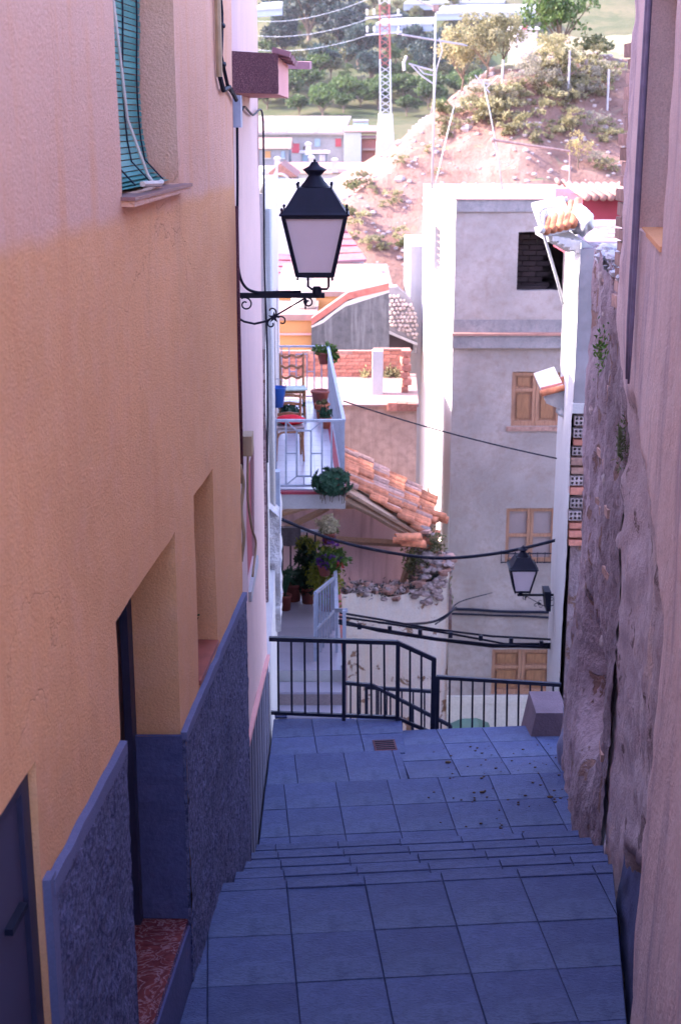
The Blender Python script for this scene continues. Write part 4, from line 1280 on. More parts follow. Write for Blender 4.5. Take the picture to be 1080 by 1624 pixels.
# painted cement skirting low on the wall, under the overhang of the old plaster
m = MB()
wall_grid(m, FR, sR(6.75), sR(4.98), 0.0, 1.0, (), 0.05, 0, lambda s, z: -0.055 + 0.012 * nz((s, z, 1), 4) + 0.02 * (1 - z), 0)
TOPS = [(4.9, 0.98), (5.6, 0.62), (6.2, 0.28), (6.8, 0.02)]
nv_ = []
for (x, y, z) in m.v:
    top = lerp_tab(TOPS, y) + 0.05 * nz((x, y, 2), 5)
    nv_.append((x, y, -0.25 + (top + 0.25) * z))
m.v = nv_
m.build('cement_skirting', M['paint_blue'], rh, True)
# black conduits down the far edge
t = thing('black_conduit', 'pair of black conduits running down the far edge of the right house', 'cable', FR(sR(7.55), 4.0, 0.03))
for k, (da, rr) in enumerate(((7.02, 0.012), (7.14, 0.018))):
    m = MB(); m.tube([FR(sR(da + 0.02 * math.sin(z_ * 2 + k)), z_, 0.045) for z_ in (6.5, 5.6, 4.9, 4.4, 4.0, 3.6, 3.2, 2.9, 2.6)], [rr] * 8 + [rr * 0.5], 7); m.build('conduit', M['conduit'], t, True)

# broken brick edge at the far end of the right house
rg = random.Random(77)
z = 2.85
while z < 4.24:
    h = rg.uniform(0.05, 0.075)
    m = MB(); m.obox((1.722 + rg.uniform(-0.010, 0.010), 8.07 + rg.uniform(-0.03, 0.05), z + h / 2), (0.24, 0.28, h), rg.uniform(-0.08, 0.08), 0, rg.uniform(-0.04, 0.04)); m.build('brick', M['brick_pale'], rh)
    z += h + 0.014
m = MB(); m.box((1.63, 7.93, 2.8), (1.9, 8.18, 4.25)); m.build('brick_mortar', M['rubble'], rh)
# ------------------------------------------------------------------ ruined rubble wall beyond it
rw = thing('ruined_wall', 'crumbling rubble wall with cavity between the right house and the far landing', 'wall', (1.8, 8.9, -1.0))
FU = Frame((1.785, 9.95), (1.575, 7.60))
def disp_u(s, z):
    d = 9.95 - s * 0.99
    o = 0.03 * nz((s, z * 0.5, 0), 1.6) + 0.022 * nz((s, z * 0.6, 4), 4.5) + 0.018 * nz((s, z, 6), 11) + 0.010 * nz((s, z, 7), 24)
    o += (0.09 * (1 - sstep(-1.0, 1.0, z)) - 0.02) * sstep(7.7, 8.8, d) - 0.03 * (1 - sstep(7.7, 8.3, d))
    hole = math.exp(-((d - 8.75) / 0.42) ** 2) * sstep(-0.35, 0.05, z) * (1 - sstep(0.45, 0.85, z + 0.2 * nz((s, z, 1), 4)))
    o -= 0.42 * hole
    o += 0.012 * math.sin(d * 9.0) * sstep(0.6, 1.6, z)
    return o
m = MB()
wall_grid(m, FU, 0, 2.36, -1.7, 3.0, (), 0.042, 0, disp_u, 0.012)
m.v = [(x, y, z_ if z_ < 2.6 else 2.6 + (z_ - 2.6) * (1.0 + 0.5 * nz((x, y, 0), 4)) ) for x, y, z_ in m.v]
m.build('masonry', M['rubble'], rw, True)
m = MB()
m.prism([tuple(FU(0.05, -1.7, -0.6)), tuple(FU(2.1, -1.7, -0.6)), tuple(FU(2.1, -1.7, -2.5)), tuple(FU(0.05, -1.7, -2.5))][::-1], (0, 0, 4.5)); m.build('inner_core', M['rubble'], rw)
rg = random.Random(21)
m = MB()
n0 = 26
for k in range(n0):
    s = 0.04 + 2.05 * k / (n0 - 1)
    for q in range(2):
        m.blob(FU(s + rg.uniform(-0.03, 0.03), 2.98 + rg.uniform(-0.05, 0.07), -0.10 - 0.25 * q + rg.uniform(-0.05, 0.05)), (rg.uniform(0.05, 0.09), rg.uniform(0.09, 0.14), rg.uniform(0.03, 0.05)), 9, 7, 0.2, rg.random() * 30)
o = m.build('mortar_cap', M['white_rough'], rw)
# stones and brick stubs standing out of the masonry
for k in range(46):
    s, z_ = rg.uniform(0.25, 2.0), rg.uniform(-0.6, 2.9)
    o_ = disp_u(s, z_)
    m = MB()
    if rg.random() < 0.35:
        m.obox(FU(s, z_, o_ - 0.03), (rg.uniform(0.05, 0.08), rg.uniform(0.14, 0.24), rg.uniform(0.035, 0.055)), rg.uniform(-0.15, 0.15), rg.uniform(-0.12, 0.12))
        m.build('brick', M['brick_pale'], rw)
    else:
        r_ = rg.uniform(0.03, 0.075)
        m.blob(FU(s, z_, o_ - 0.03), (r_ * 0.6, r_ * rg.uniform(1, 1.5), r_ * rg.uniform(0.7, 1.1)), 7, 5, 0.2, rg.random() * 50)
        m.build('stone', M['stone'], rw, True)
m = MB(); m.blob((1.92, 9.78, -0.85), (0.235, 0.30, 0.78), 44, 40, 0.08, 4.0, 2.2)
m.v = [(x + 0.03 * nz((x, y, z_), 6) + 0.012 * nz((x, y, z_), 18), y + 0.03 * nz((x, y, z_), 5, 3), z_) for x, y, z_ in m.v]; m.build('cement_bulge', M['cement'], rw, True)
m = MB(); rg = random.Random(8)
for _ in range(110):
    m.leaf(FU(1.25 + rg.gauss(0, 0.10), 2.5 + rg.gauss(0, 0.07), 0.02 + rg.uniform(-0.02, 0.05)), 0.035, rg, 0.6, 0.4)
m.build('weed', M['leaf_green'], rw)
m = MB(); rg = random.Random(9)
m.tube([FR(sR(7.7), 2.0, -0.05), FR(sR(7.7), 2.06, 0.03), FR(sR(7.72), 2.22, 0.03)], 0.012, 5)
for _ in range(420):
    s, z_ = sR(7.7 + rg.gauss(0, 0.07)), 2.12 + rg.gauss(0, 0.075)
    m.leaf(FR(s, z_, 0.0 + rg.uniform(-0.05, 0.04)), 0.034, rg, 0.5, 0.25)
tag(m.build('wall_weed', M['olive']), 'dusty weeds rooted high in the worn plaster of the right house', 'weed')
# concrete block at the end of the landing
bx = lambda px_, py_, d: P(px_, py_, d)
m = MB()
B0, B1, B2, B3 = P(823, 1172, 10.35), P(905, 1174, 10.35), P(900, 1131, 10.45), P(850, 1131, 10.45)
m.prism([B0 - Vector((0, 0, 0.5)), B1 - Vector((0, 0, 0.5)), B2, B3], (0.0, 0.45, 0.0))
blk = m.build('concrete_block', M['block']); tag(blk, 'sloping worn concrete block at the back edge of the right landing', 'block')

# ------------------------------------------------------------------ tall white house on the right with broken brick edge
rwh = thing('white_corner_house', 'tall narrow white house on the right carrying the far lantern', 'house', (2.6, 16.0, -6.5))
FW = Frame((2.935, 18.4), (2.385, 14.0))
m = MB()
wall_grid(m, FW, 0, FW.len, -7.0, 2.72, (), 0.12, 0, lambda s, z: 0.018 * nz((s, z, 1), 1.5) + 0.006 * nz((s, z, 2), 7), 0.006)
m.build('wall', M['white'], rwh)
FE = Frame((2.385, 14.0), (3.6, 14.0))
m = MB(); wall_grid(m, FE, 0, 1.2, 1.02, 2.66, (), 0.1, 0, lambda s, z: 0.02 * nz((s, z, 3), 2) + 0.01 * nz((s, z, 3), 8), 0.01); m.build('end_plaster', M['far_wall'], rwh)  # grey instead of whitewash puts the end's shade into its colour
m = MB(); m.prism([(2.44, 14.09, -7), (3.6, 14.09, -7), (3.9, 18.4, -7), (2.98, 18.4, -7)], (0, 0, 9.65)); m.build('house_core', M['rubble'], rwh)
m = MB(); FE.box(m, -0.01, 0.6, 1.0, 1.10, -0.05, 0.03); m.build('plaster_lip', M['white'], rwh)
z = -1.6
k = 0
rg = random.Random(14)
pat = 'HBBHBBBHBHHBRRB'
z = -0.42
seq = []
while z < 0.98:
    kind = rg.choice('HBB') if z > -0.2 else 'R'
    h = rg.uniform(0.085, 0.10) if kind == 'H' else rg.uniform(0.05, 0.085)
    for j in range(2):
        s0 = 0.012 + 0.155 * j + rg.uniform(-0.008, 0.012)
        m = MB()
        hollow_brick(m, FE, s0, s0 + 0.138 + rg.uniform(-0.015, 0.008), z, z + h, -0.09, 0.0 + rg.uniform(-0.01, 0.03), 3, 2, kind == 'H')
        m.build('hollow_brick' if kind == 'H' else 'brick', M['brick_grey'] if kind == 'H' else (M['brick'] if kind == 'R' or rg.random() < 0.3 else M['brick_pale']), rwh)
    z += h + rg.uniform(0.02, 0.045)
# tiled eave with whitewashed mortar at the top
ev = MB()
E = lambda px_, py_, d=14.3: P(px_, py_, d)
ev.prism([E(868, 372), E(905, 368), E(940, 392), E(930, 398), E(898, 400), E(870, 384)][::-1], (0, 1.0, 0))
eave = ev.build('eave_soffit', M['white'], rwh)
for j in range(5):
    a, b = E(866 + 10.5 * j, 366 - 2.6 * j, 14.12), E(874 + 10.5 * j, 332 - 3.4 * j, 15.0)
    m = MB(); m.tube([a, b], [0.046, 0.040], 10); m.build('roof_tile', M['tile'], eave, True)
m = MB(); m.prism([E(860, 377, 14.14), E(912, 364, 14.14), E(912, 359, 14.14), E(860, 370, 14.14)], (0, 0.9, 0.25)); m.build('tile_bed', M['white'], eave)
m = MB(); m.tube([E(859, 366, 14.1), E(859, 345, 14.5), E(868, 326, 15.05), E(900, 316, 15.05)], 0.035, 8); m.build('mortar_verge', M['white'], eave, True)
m = MB(); m.blob(E(920, 350, 14.5), (0.115, 0.45, 0.15), 30, 22, 0.10, 6, 2.2); m.build('mortar_ridge', M['white'], eave, True)
m = MB()
for i in range(5):
    m.obox(E(880 + 9 * i, 378 + 3.2 * i, 14.16 + 0.002 * i), (0.062, 0.10, 0.05 + 0.018 * i))
m.build('stepped_cornice', M['white'], eave)
m = MB()
lo = [P(855, 340, 14.2), P(862, 372, 14.2), P(873, 410, 14.25), P(884, 448, 14.3), P(893, 482, 14.5)]
cable('white_wire', [P(880, 328, 14.4), P(864, 330, 14.2)] + lo, 0.016, M['white'], 'white wire looping down from the tiled eave of the white corner house', 'cable')
# lower little tiled eave on the facade
sm = thing('door_canopy', 'small white canopy with red tiles on the facade of the white corner house', 'canopy', P(878, 625, 16.4))
c0 = [P(866, 640, 16.4), P(881, 646, 16.4), P(895, 651, 16.4), P(895, 615, 16.4), P(861, 626, 16.4)]
m = MB(); m.prism(c0, (0, 0.9, 0.1)); m.build('canopy_body', M['white'], sm)
for j in range(4):
    m = MB(); m.tube([P(857 + 1.2 * (j % 2), 624 - 4.6 * j, 16.36 + 0.22 * j), P(897, 614 - 4.6 * j, 16.36 + 0.22 * j)], [0.042, 0.036], 9); m.build('roof_tile', M['red_coping'] if j % 2 else M['tile'], sm, True)
m = MB(); m.blob(P(888, 652, 16.5), (0.05, 0.16, 0.06), 14, 10, 0.12, 3); m.build('mortar_lump', M['white'], sm, True)
# maroon wall behind
mw = thing('maroon_house', 'maroon painted wall end with pale roof tiles behind the white corner house', 'house', P(945, 360, 19.0))
a, b = P(931, 372, 19.0), P(1000, 372, 19.0)
zt_ = P(945, 316, 19).z
m = MB(); m.prism([(a.x, 19.5, 2.0), (b.x + 1.5, 19.5, 2.0), (b.x + 1.5, 22.0, 2.0), (a.x, 22.0, 2.0)], (0, 0, zt_ - 2.0)); m.build('wall', M['maroon'], mw)
m = MB(); m.prism([(a.x + 0.6, 19.6, -9), (b.x + 1.5, 19.6, -9), (b.x + 1.5, 22.0, -9), (a.x + 0.9, 22.0, -9)], (0, 0, 10.98)); m.build('lower_wall', M['white'], mw)
for i in range(14):
    x_ = a.x - 0.05 + 0.105 * i
    m = MB(); m.tube([(x_, 18.85, zt_ + 0.03), (x_ + 0.02, 20.6, zt_ + 0.12)], [0.05, 0.045], 8); m.build('roof_tile', M['pale_tile'], mw, True)

# ------------------------------------------------------------------ grey house
gh = thing('grey_house', 'tall grey rendered house with brown shutters and bright whitewashed side', 'house', (3.2, 26.0, -9.3))
cA = P(717, 600, 26.0)
FG = Frame((cA.x, 26.0), (cA.x + 3.6, 26.0 + 0.02))
gf = lambda px_, py_: on_frame(FG, px_, py_)
zR = gf(720, 318)[1]
def rect(p0, p1):
    a, b = gf(*p0), gf(*p1)
    return (a[0], b[0], b[1], a[1])
hD = rect((822, 368), (893, 461))
hS = rect((812, 590), (886, 676))
hW = rect((803, 806), (877, 893))
hB = rect((780, 1030), (872, 1102))
wl = MB()
holes = [(hD[0], hD[1], hD[2], hD[3], 0.18), (hS[0], hS[1], hS[2], hS[3], 0.09), (hW[0], hW[1], hW[2], hW[3], 0.09), (hB[0], hB[1], hB[2], hB[3], 0.09)]
wall_grid(wl, FG, 0, FG.len, -9.5, zR, holes, 0.22, 0.15, lambda s, z: 0.012 * nz((s, z, 1), 1.5), 0.01)
wl.build('wall', M['grey_render'], gh)
cC = Vector((P(672, 292, 33.0).x, 33.0))
FS = Frame((cC.x, cC.y), (cA.x, 26.0))
sa, sb = on_frame(FS, 688, 400)[0], on_frame(FS, 698, 400)[0]
za, zb_ = on_frame(FS, 693, 434)[1], on_frame(FS, 693, 360)[1]
wl = MB()
wall_grid(wl, FS, 0, FS.len, -9.5, zR, [(sa, sb, za, zb_, 0.3)], 0.4, 0.3, lambda s, z: 0.012 * nz((s, z, 5), 1.2), 0)
wl.build('side_wall', M['white'], gh)
m = MB(); FS.box(m, sa - 0.1, sb + 0.1, za - 0.1, zb_ + 0.1, -0.4, -0.31); m.build('slit_window', M['dark_room'], gh)
for i in range(7):
    z_ = za + (zb_ - za) * (i + 0.5) / 7
    m = MB(); FS.box(m, sa - 0.03, sb + 0.03, z_ - 0.012, z_ + 0.012, -0.1, -0.07); m.build('slit_bar', M['steel_dark'], gh)
e = P(650, 388, 34.0)
m = MB(); m.prism([(e.x, 33.6, -9.5), (e.x + 1.5, 33.6, -9.5), (e.x + 1.5, 37, -9.5), (e.x, 37, -9.5)], (0, 0, 9.5 + e.z)); m.build('rear_annexe', M['white'], gh)
back = [tuple(FG(FG.len, -9.5)), (cA.x + 4.6, 32.5, -9.5), (cC.x, 33.0, -9.5)]
m = MB()
m.poly(FG(0, zR, 0.0), FG(FG.len, zR, 0.0), (cA.x + 4.6, 32.5, zR), (cC.x, 33.0, zR))
m.poly(FG(FG.len, -9.5), (cA.x + 4.6, 32.5, -9.5), (cA.x + 4.6, 32.5, zR), FG(FG.len, zR))
m.poly((cA.x + 4.6, 32.5, -9.5), (cC.x, 33, -9.5), (cC.x, 33, zR), (cA.x + 4.6, 32.5, zR))
m.build('flat_roof', M['pink_roof'], gh)
m = MB(); FG.box(m, 0.0, FG.len, zR - 0.20, zR + 0.012, 0.001, 0.045); m.build('roof_band', M['grey_soot'], gh)
m = MB(); FG.box(m, -0.03, FG.len, zR + 0.013, zR + 0.03, -0.12, 0.07); m.build('coping', M['pink_roof'], gh)
zl0, zl1 = gf(720, 551)[1], gf(720, 531)[1]
m = MB(); FG.box(m, -0.02, FG.len, zl0, zl1, -0.02, 0.11); led = m.build('ledge', M['grey_soot'], gh)
m = MB(); FG.box(m, -0.03, FG.len, zl1 + 0.002, zl1 + 0.045, -0.02, 0.14); m.build('ledge_tiles', M['pale_tile'], led)
m = MB(); wall_grid(m, FG, 0.01, FG.len, zl1 + 0.047, gf(720, 507)[1], (), 0.2, 0, lambda s, z: 0.008 + 0.01 * nz((s, z, 1), 2), 0.03); m.build('soot_band', M['grey_soot'], led)
# dark upper opening with brickwork inside
m = MB(); FG.box(m, hD[0] - 0.4, hD[1] + 0.4, hD[2] - 0.3, hD[3] + 0.3, -2.2, -2.1); rm = m.build('room_back', M['dark_room'], gh)
m = MB(); FG.box(m, hD[0] - 0.3, hD[1] + 0.3, hD[2] - 0.35, hD[2] - 0.02, -2.09, -0.19); m.build('room_floor', M['dark_room'], gh)
zc = hD[2]
k = 0
while zc < hD[3]:
    for j in range(3):
        s0 = hD[0] - 0.1 + 0.27 * j + (0.13 if k % 2 else 0)
        if s0 > hD[0] + 0.55: continue
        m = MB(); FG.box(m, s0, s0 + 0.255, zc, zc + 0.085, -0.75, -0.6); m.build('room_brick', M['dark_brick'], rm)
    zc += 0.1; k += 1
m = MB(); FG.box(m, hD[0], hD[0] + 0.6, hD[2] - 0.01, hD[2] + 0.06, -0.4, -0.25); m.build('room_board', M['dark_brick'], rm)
# shutters and windows
def leaf_window(h, nm, panels, glass, label=None):
    s0, s1, z0, z1 = h
    fm = MB()
    FG.box(fm, s0, s1, z0, z1, -0.16, -0.085)
    w = fm.build(nm, M['pane'] if glass else M['shutter'], gh)
    if label: w['label'] = label
    mid = (s0 + s1) / 2
    wd = 0.065
    for a, b in ((s0, s0 + wd), (s1 - wd, s1), (mid - 0.062, mid - 0.004), (mid + 0.004, mid + 0.062)):
        q = MB(); FG.box(q, a, b, z0, z1, -0.084, -0.035); q.build('stile', M['shutter'], w)
    cut = [z0, z0 + (z1 - z0) * panels, z1]
    for zz in (z0, cut[1] - 0.03, z1 - 0.075):
        for a, b in ((s0 + wd, mid - 0.062), (mid + 0.062, s1 - wd)):
            q = MB(); FG.box(q, a, b, zz, zz + (0.10 if zz == z0 else 0.06), -0.084, -0.04); q.build('rail', M['shutter'], w)
    if not glass:
        for a, b in ((s0 + wd + 0.05, mid - 0.112), (mid + 0.112, s1 - wd - 0.05)):
            for z_a, z_b in ((z0 + 0.15, cut[1] - 0.08), (cut[1] + 0.08, z1 - 0.12)):
                q = MB(); FG.box(q, a, b, z_a, z_b, -0.084, -0.055); q.build('raised_panel', M['wood'], w)
    return w
leaf_window(hS, 'shutters', 0.66, False, 'closed panelled brown shutters high on the grey house')
leaf_window(hW, 'window', 0.50, True, 'brown framed window with dim panes on the middle storey')
leaf_window(hB, 'shutters', 0.60, False, 'brown shutters at the foot of the grey house behind the railing')
m = MB(); FG.box(m, hS[0] - 0.08, hS[1] + 0.1, hS[2] - 0.09, hS[2] - 0.003, -0.05, 0.03); m.build('window_sill', M['brick_pale'], gh)
m = MB(); FG.box(m, hB[0] - 1.0, hB[1] + 0.6, hB[2] - 0.16, hB[2] - 0.004, -0.02, 0.06); m.build('window_sill', M['concrete'], gh)
m = MB(); wall_grid(m, FG, 0.02, FG.len, -9.5, hB[2] - 0.17, (), 0.3, 0, lambda s, z: 0.035, 0); m.build('plinth', M['concrete'], gh)
gr = thing('window_grille', 'small dark iron grille across the sill of the middle window', 'grille', FG(hW[0] - 0.1, hW[2], 0.1))
for z_ in (gf(800, 875)[1], gf(800, 889)[1]):
    q = MB(); q.bar(FG(hW[0] - 0.1, z_, 0.12), FG(hW[1] + 0.1, z_, 0.12), 0.02); q.build('grille_rail', M['iron'], gr)
for i in range(9):
    s_ = hW[0] - 0.09 + (hW[1] - hW[0] + 0.18) * i / 8
    q = MB(); q.bar(FG(s_, gf(800, 889)[1] - 0.02, 0.12), FG(s_, gf(800, 873)[1] + (0.04 if i in (0, 8) else 0), 0.12), 0.014); q.build('grille_bar', M['iron'], gr)
cable('facade_cable', [FG(0.02, gf(722, 965)[1], 0.04)] + [FG(0.5 * i, gf(722, 965)[1] + 0.01 * math.sin(i * 2) - 0.02 * i, 0.04) for i in range(1, 6)], 0.028, M['cable'], 'upper of two dark cables clipped across the grey house facade', 'cable', 'cables clipped across the grey house')
cable('facade_cable', [FG(0.02, gf(722, 972)[1], 0.04)] + [FG(0.5 * i, gf(722, 972)[1] + 0.01 * math.sin(i * 3) - 0.02 * i, 0.04) for i in range(1, 6)], 0.02, M['cable'], 'lower, thinner of two dark cables clipped across the grey house facade', 'cable', 'cables clipped across the grey house')
# ------------------------------------------------------------------ ruined house with peeling wall and collapsed roof
ru = thing('ruined_house', 'roofless white peeling house with collapsed clay tile roof and bare beams', 'house', (1.0, 20.0, -8.5))
yP = 21.2
a = P(500, 948, yP); c = P(712, 948, yP)
FPW = Frame((a.x, yP), (c.x, yP))
zt0 = P(560, 945, yP).z
m = MB()
wall_grid(m, FPW, 0, FPW.len, -8.6, zt0, (), 0.10, 0, lambda s, z: 0.03 * nz((s, z, 1), 1.1) + 0.02 * nz((s, z, 4), 5) - 0.10 * sstep(FPW.len - 0.5, FPW.len, s) ** 2, 0.01)
nv = len(m.v)
m.v = [(x, y, z + (0.10 * nz((x, 3, 0), 2.5) + 0.06 * nz((x, 5, 0), 8) if z > zt0 - 0.15 else 0) + max(0.0, (x - 1.05)) * 0.55 * sstep(zt0 - 1.2, zt0, z)) for x, y, z in m.v]
m.build('peeling_wall', M['peeling'], ru, True)
FP2 = Frame((c.x, yP + 0.02), (c.x + 0.25, yP + 5.5))
FP2 = Frame((c.x - 0.005, yP + 0.06), (c.x + 0.02, yP + 6.2))
m = MB(); wall_grid(m, FP2, 0, 6.1, -8.6, zt0 + 0.25, (), 0.3, 0, lambda s, z: 0.03 * nz((s, z, 1), 1.4), 0.01); m.build('side_wall', M['peeling'], ru, True)
m = MB(); m.prism([(a.x, yP + 0.12, -8.6), (c.x - 0.1, yP + 0.12, -8.6), (c.x - 0.1, yP + 0.55, -8.6), (a.x, yP + 0.55, -8.6)], (0, 0, 8.6 + zt0 - 0.1)); m.build('wall_core', M['rubble'], ru)
m = MB(); m.prism([(a.x, yP + 0.5, -8.6), (c.x - 0.02, yP + 0.5, -8.6), (c.x - 0.02, 25, -8.6), (a.x, 25, -8.6)], (0, 0, 8.6 + zt0 - 0.5)); m.build('room_fill', M['rubble'], ru)
# rubble crown: loose stones along the top, heaped towards the right corner
rg = random.Random(31)
for k in range(230):
    q = rg.random()
    x_ = a.x + 0.25 + (c.x - a.x - 0.2) * (q if k % 3 else 0.72 + 0.28 * q)
    lift = max(0.0, (x_ - 1.05)) * 0.55 + rg.uniform(-0.05, 0.10) + (rg.uniform(0, 0.22) if x_ > 1.3 else 0)
    r_ = rg.uniform(0.025, 0.07)
    m = MB()
    if rg.random() < 0.22:
        m.obox((x_, yP + rg.uniform(0.0, 0.45), zt0 + lift), (rg.uniform(0.15, 0.24), 0.11, 0.05), rg.uniform(0, 3), rg.uniform(-0.3, 0.3), rg.uniform(-0.3, 0.3)); m.build('brick', M['brick_pale'], ru)
    else:
        m.blob((x_, yP + rg.uniform(-0.02, 0.5), zt0 + lift), (r_ * rg.uniform(1, 1.5), r_, r_ * rg.uniform(0.6, 0.9)), 6, 4, 0.32, rg.random() * 60); m.build('stone', M['stone'], ru)
for k in range(44):   # the right corner where the skin has fallen off
    x_ = rg.uniform(1.15, c.x - 0.03); z_ = zt0 + 0.1 + (x_ - 1.05) * 0.5 - rg.uniform(0.05, 0.36) * (1.2 if x_ > 1.3 else 0.6)
    r_ = rg.uniform(0.03, 0.06)
    m = MB(); m.blob((x_, yP - 0.0, z_), (r_ * 1.3, 0.05, r_ * 0.8), 7, 5, 0.25, rg.random() * 70); m.build('stone', M['stone'], ru)
m = MB(); rg = random.Random(32)
for _ in range(420):
    q = rg.random()
    x_ = a.x + 0.3 + (c.x - a.x - 0.3) * q
    m.leaf((x_, yP + rg.uniform(-0.05, 0.4), zt0 + 0.04 + max(0.0, (x_ - 1.05)) * 0.62 + rg.gauss(0, 0.05)), 0.07, rg, 0.5, 0.35)
o = m.build('weeds', M['pine'], ru); stuff(o)
# interior back wall, posts and beams
yI = 23.3
a2, b2 = P(500, 960, yI), P(648, 960, yI)
zI = P(560, 800, yI).z - 0.3
m = MB(); wall_grid(m, Frame((a2.x - 0.6, yI), (b2.x + 0.2, yI)), 0, b2.x - a2.x + 0.8, zt0 - 1.2, zI + 0.3, (), 0.2, 0, lambda s, z: 0.015 * nz((s, z, 2), 1.5), 0); m.build('inner_wall', M['lilac_wall'], ru)
m = MB(); m.prism([P(648, 890, 22.5), P(668, 890, 22.5), P(670, 985, 22.5), P(649, 985, 22.5)][::-1], (0, 0.3, 0)); m.build('inner_pier', M['far_wall'], ru)
def beam(nm, p, q, w, h=None):
    mb_ = MB()
    p, q = Vector(p), Vector(q)
    n = 7
    pts = [p.lerp(q, i / n) + Vector((0, 0, 0.02 * nz((i * 0.7, p.x, p.z), 1.3))) for i in range(n + 1)]
    mb_.tube(pts, [w * (0.55 + 0.05 * nz((i, p.z, 0), 1.1)) for i in range(n + 1)], 5)
    return mb_.build(nm, M['beam'], ru)
beam('rafter', P(538, 787, 21.7), P(672, 858, 21.7), 0.115)
beam('rafter', P(549, 784, 22.1), P(652, 838, 22.5), 0.10)
beam('tie_beam', P(446, 851, 22.8), P(670, 863, 22.5), 0.12)
beam('tie_beam', P(446, 800, 23.0), P(650, 803, 23.0), 0.12)
beam('rafter', P(440, 845, 22.6), P(520, 805, 22.6), 0.11)
beam('rafter', P(444, 815, 22.0), P(500, 800, 22.0), 0.10)
beam('prop', P(657, 862, 22.3), P(633, 940, 22.3), 0.10)
beam('prop', P(650, 800, 22.8), P(655, 872, 22.5), 0.09)
# collapsed tile roof: barrel tiles running down towards the right
qA, qB = P(520, 758, 21.6), P(672, 848, 21.6)
qD, qC = P(508, 690, 23.9), P(690, 792, 23.9)
m = MB(); nrm = (qB - qA).cross(qD - qA).normalized()
m.prism([qA - nrm * 0.02, qB - nrm * 0.02, qC - nrm * 0.02, qD - nrm * 0.02], -nrm * 0.05); rfb = m.build('roof_deck', M['beam'], ru)
rg = random.Random(41)
def barrel(mb_, p, q, up, r0, r1, th=0.014, n=6):
    t_ = (q - p).normalized(); s_ = t_.cross(up).normalized(); u_ = s_.cross(t_)
    base = len(mb_.v)
    for c_, r_ in ((p, r0), (q, r1)):
        for rr in (r_, r_ - th):
            rng = range(n + 1) if rr == r_ else range(n, -1, -1)
            for k_ in rng:
                an = math.pi * k_ / n
                mb_.v.append(tuple(c_ + s_ * rr * math.cos(an) + u_ * rr * 0.75 * math.sin(an)))
    w_ = 2 * (n + 1)
    for k_ in range(w_):
        k2 = (k_ + 1) % w_
        mb_.f.append((base + k_, base + k2, base + w_ + k2, base + w_ + k_))
    mb_.f.append(tuple(range(base + w_ - 1, base - 1, -1))); mb_.f.append(tuple(range(base + w_, base + 2 * w_)))
rows, cols = 7, 15
for j in range(cols):
    e0, e1 = qA.lerp(qD, (j + 0.5) / cols), qB.lerp(qC, (j + 0.5) / cols)
    for i in range(rows):
        if (j < 1 and i < 5) or (j < 2 and i == 2) or rg.random() < 0.04:
            continue
        p_, q_ = e0.lerp(e1, (i - 0.06) / rows), e0.lerp(e1, (i + 1.06) / rows)
        jit = Vector((rg.gauss(0, 0.012), rg.gauss(0, 0.02), rg.gauss(0, 0.012)))
        m = MB(); barrel(m, q_ + jit + nrm * 0.035, p_ + jit + nrm * 0.01 + Vector((0, rg.gauss(0, 0.015), 0)), nrm, 0.095, 0.075)
        m.build('roof_tile', M['tile'] if rg.random() < 0.78 else M['brick_pale'], ru)
for k in range(16):   # slipped tiles heaped at the eave and along the verge
    p_ = qB.lerp(qC, rg.uniform(-0.15, 0.75)) + Vector((rg.uniform(-0.30, 0.12), rg.uniform(-0.15, 0.1), rg.uniform(-0.14, 0.06)))
    m = MB(); dr_ = Vector((0.40, rg.uniform(-0.15, 0.15), rg.uniform(-0.16, 0.04)))
    barrel(m, p_ + dr_ / 2, p_ - dr_ / 2, Vector((0, -0.25, 1)), 0.10, 0.08); m.build('roof_tile', M['tile'], ru)
for k in range(40):
    q = rg.random()
    p_ = P(668 + 40 * q + rg.uniform(-9, 9), 838 + 78 * q + rg.uniform(-12, 12), 21.8 + rg.uniform(-0.2, 0.5))
    m = MB()
    if rg.random() < 0.4:
        m.obox(p_, (rg.uniform(0.15, 0.26), 0.12, 0.05), rg.uniform(-0.5, 0.5), 0, rg.uniform(-0.2, 0.2)); m.build('brick', M['brick'] if rg.random() < 0.5 else M['brick_pale'], ru)
    else:
        r_ = rg.uniform(0.05, 0.12); m.blob(p_, (r_ * 1.3, r_, r_ * 0.8), 8, 6, 0.22, rg.random() * 40); m.build('stone', M['stone'], ru)
m = MB(); m.prism([P(660, 872, 21.6), P(716, 935, 21.6), P(716, 1000, 21.6), P(664, 1000, 21.6)][::-1], (0, 1.6, 0)); m.build('broken_gable', M['rubble'], ru)
m = MB()
for (cx_, cy_, sp, nn) in ((690, 862, 10, 240), (683, 905, 8, 200), (655, 888, 12, 260), (700, 945, 14, 260)):
    rg2 = random.Random(cx_)
    for _ in range(nn):
        m.leaf(P(cx_ + rg2.gauss(0, sp * 0.6), cy_ + rg2.gauss(0, sp), 21.6 + rg2.uniform(-0.25, 0.3)), 0.085, rg2, 0.4, 0.4)
o = m.build('creeping_weeds', M['olive'], ru); stuff(o)

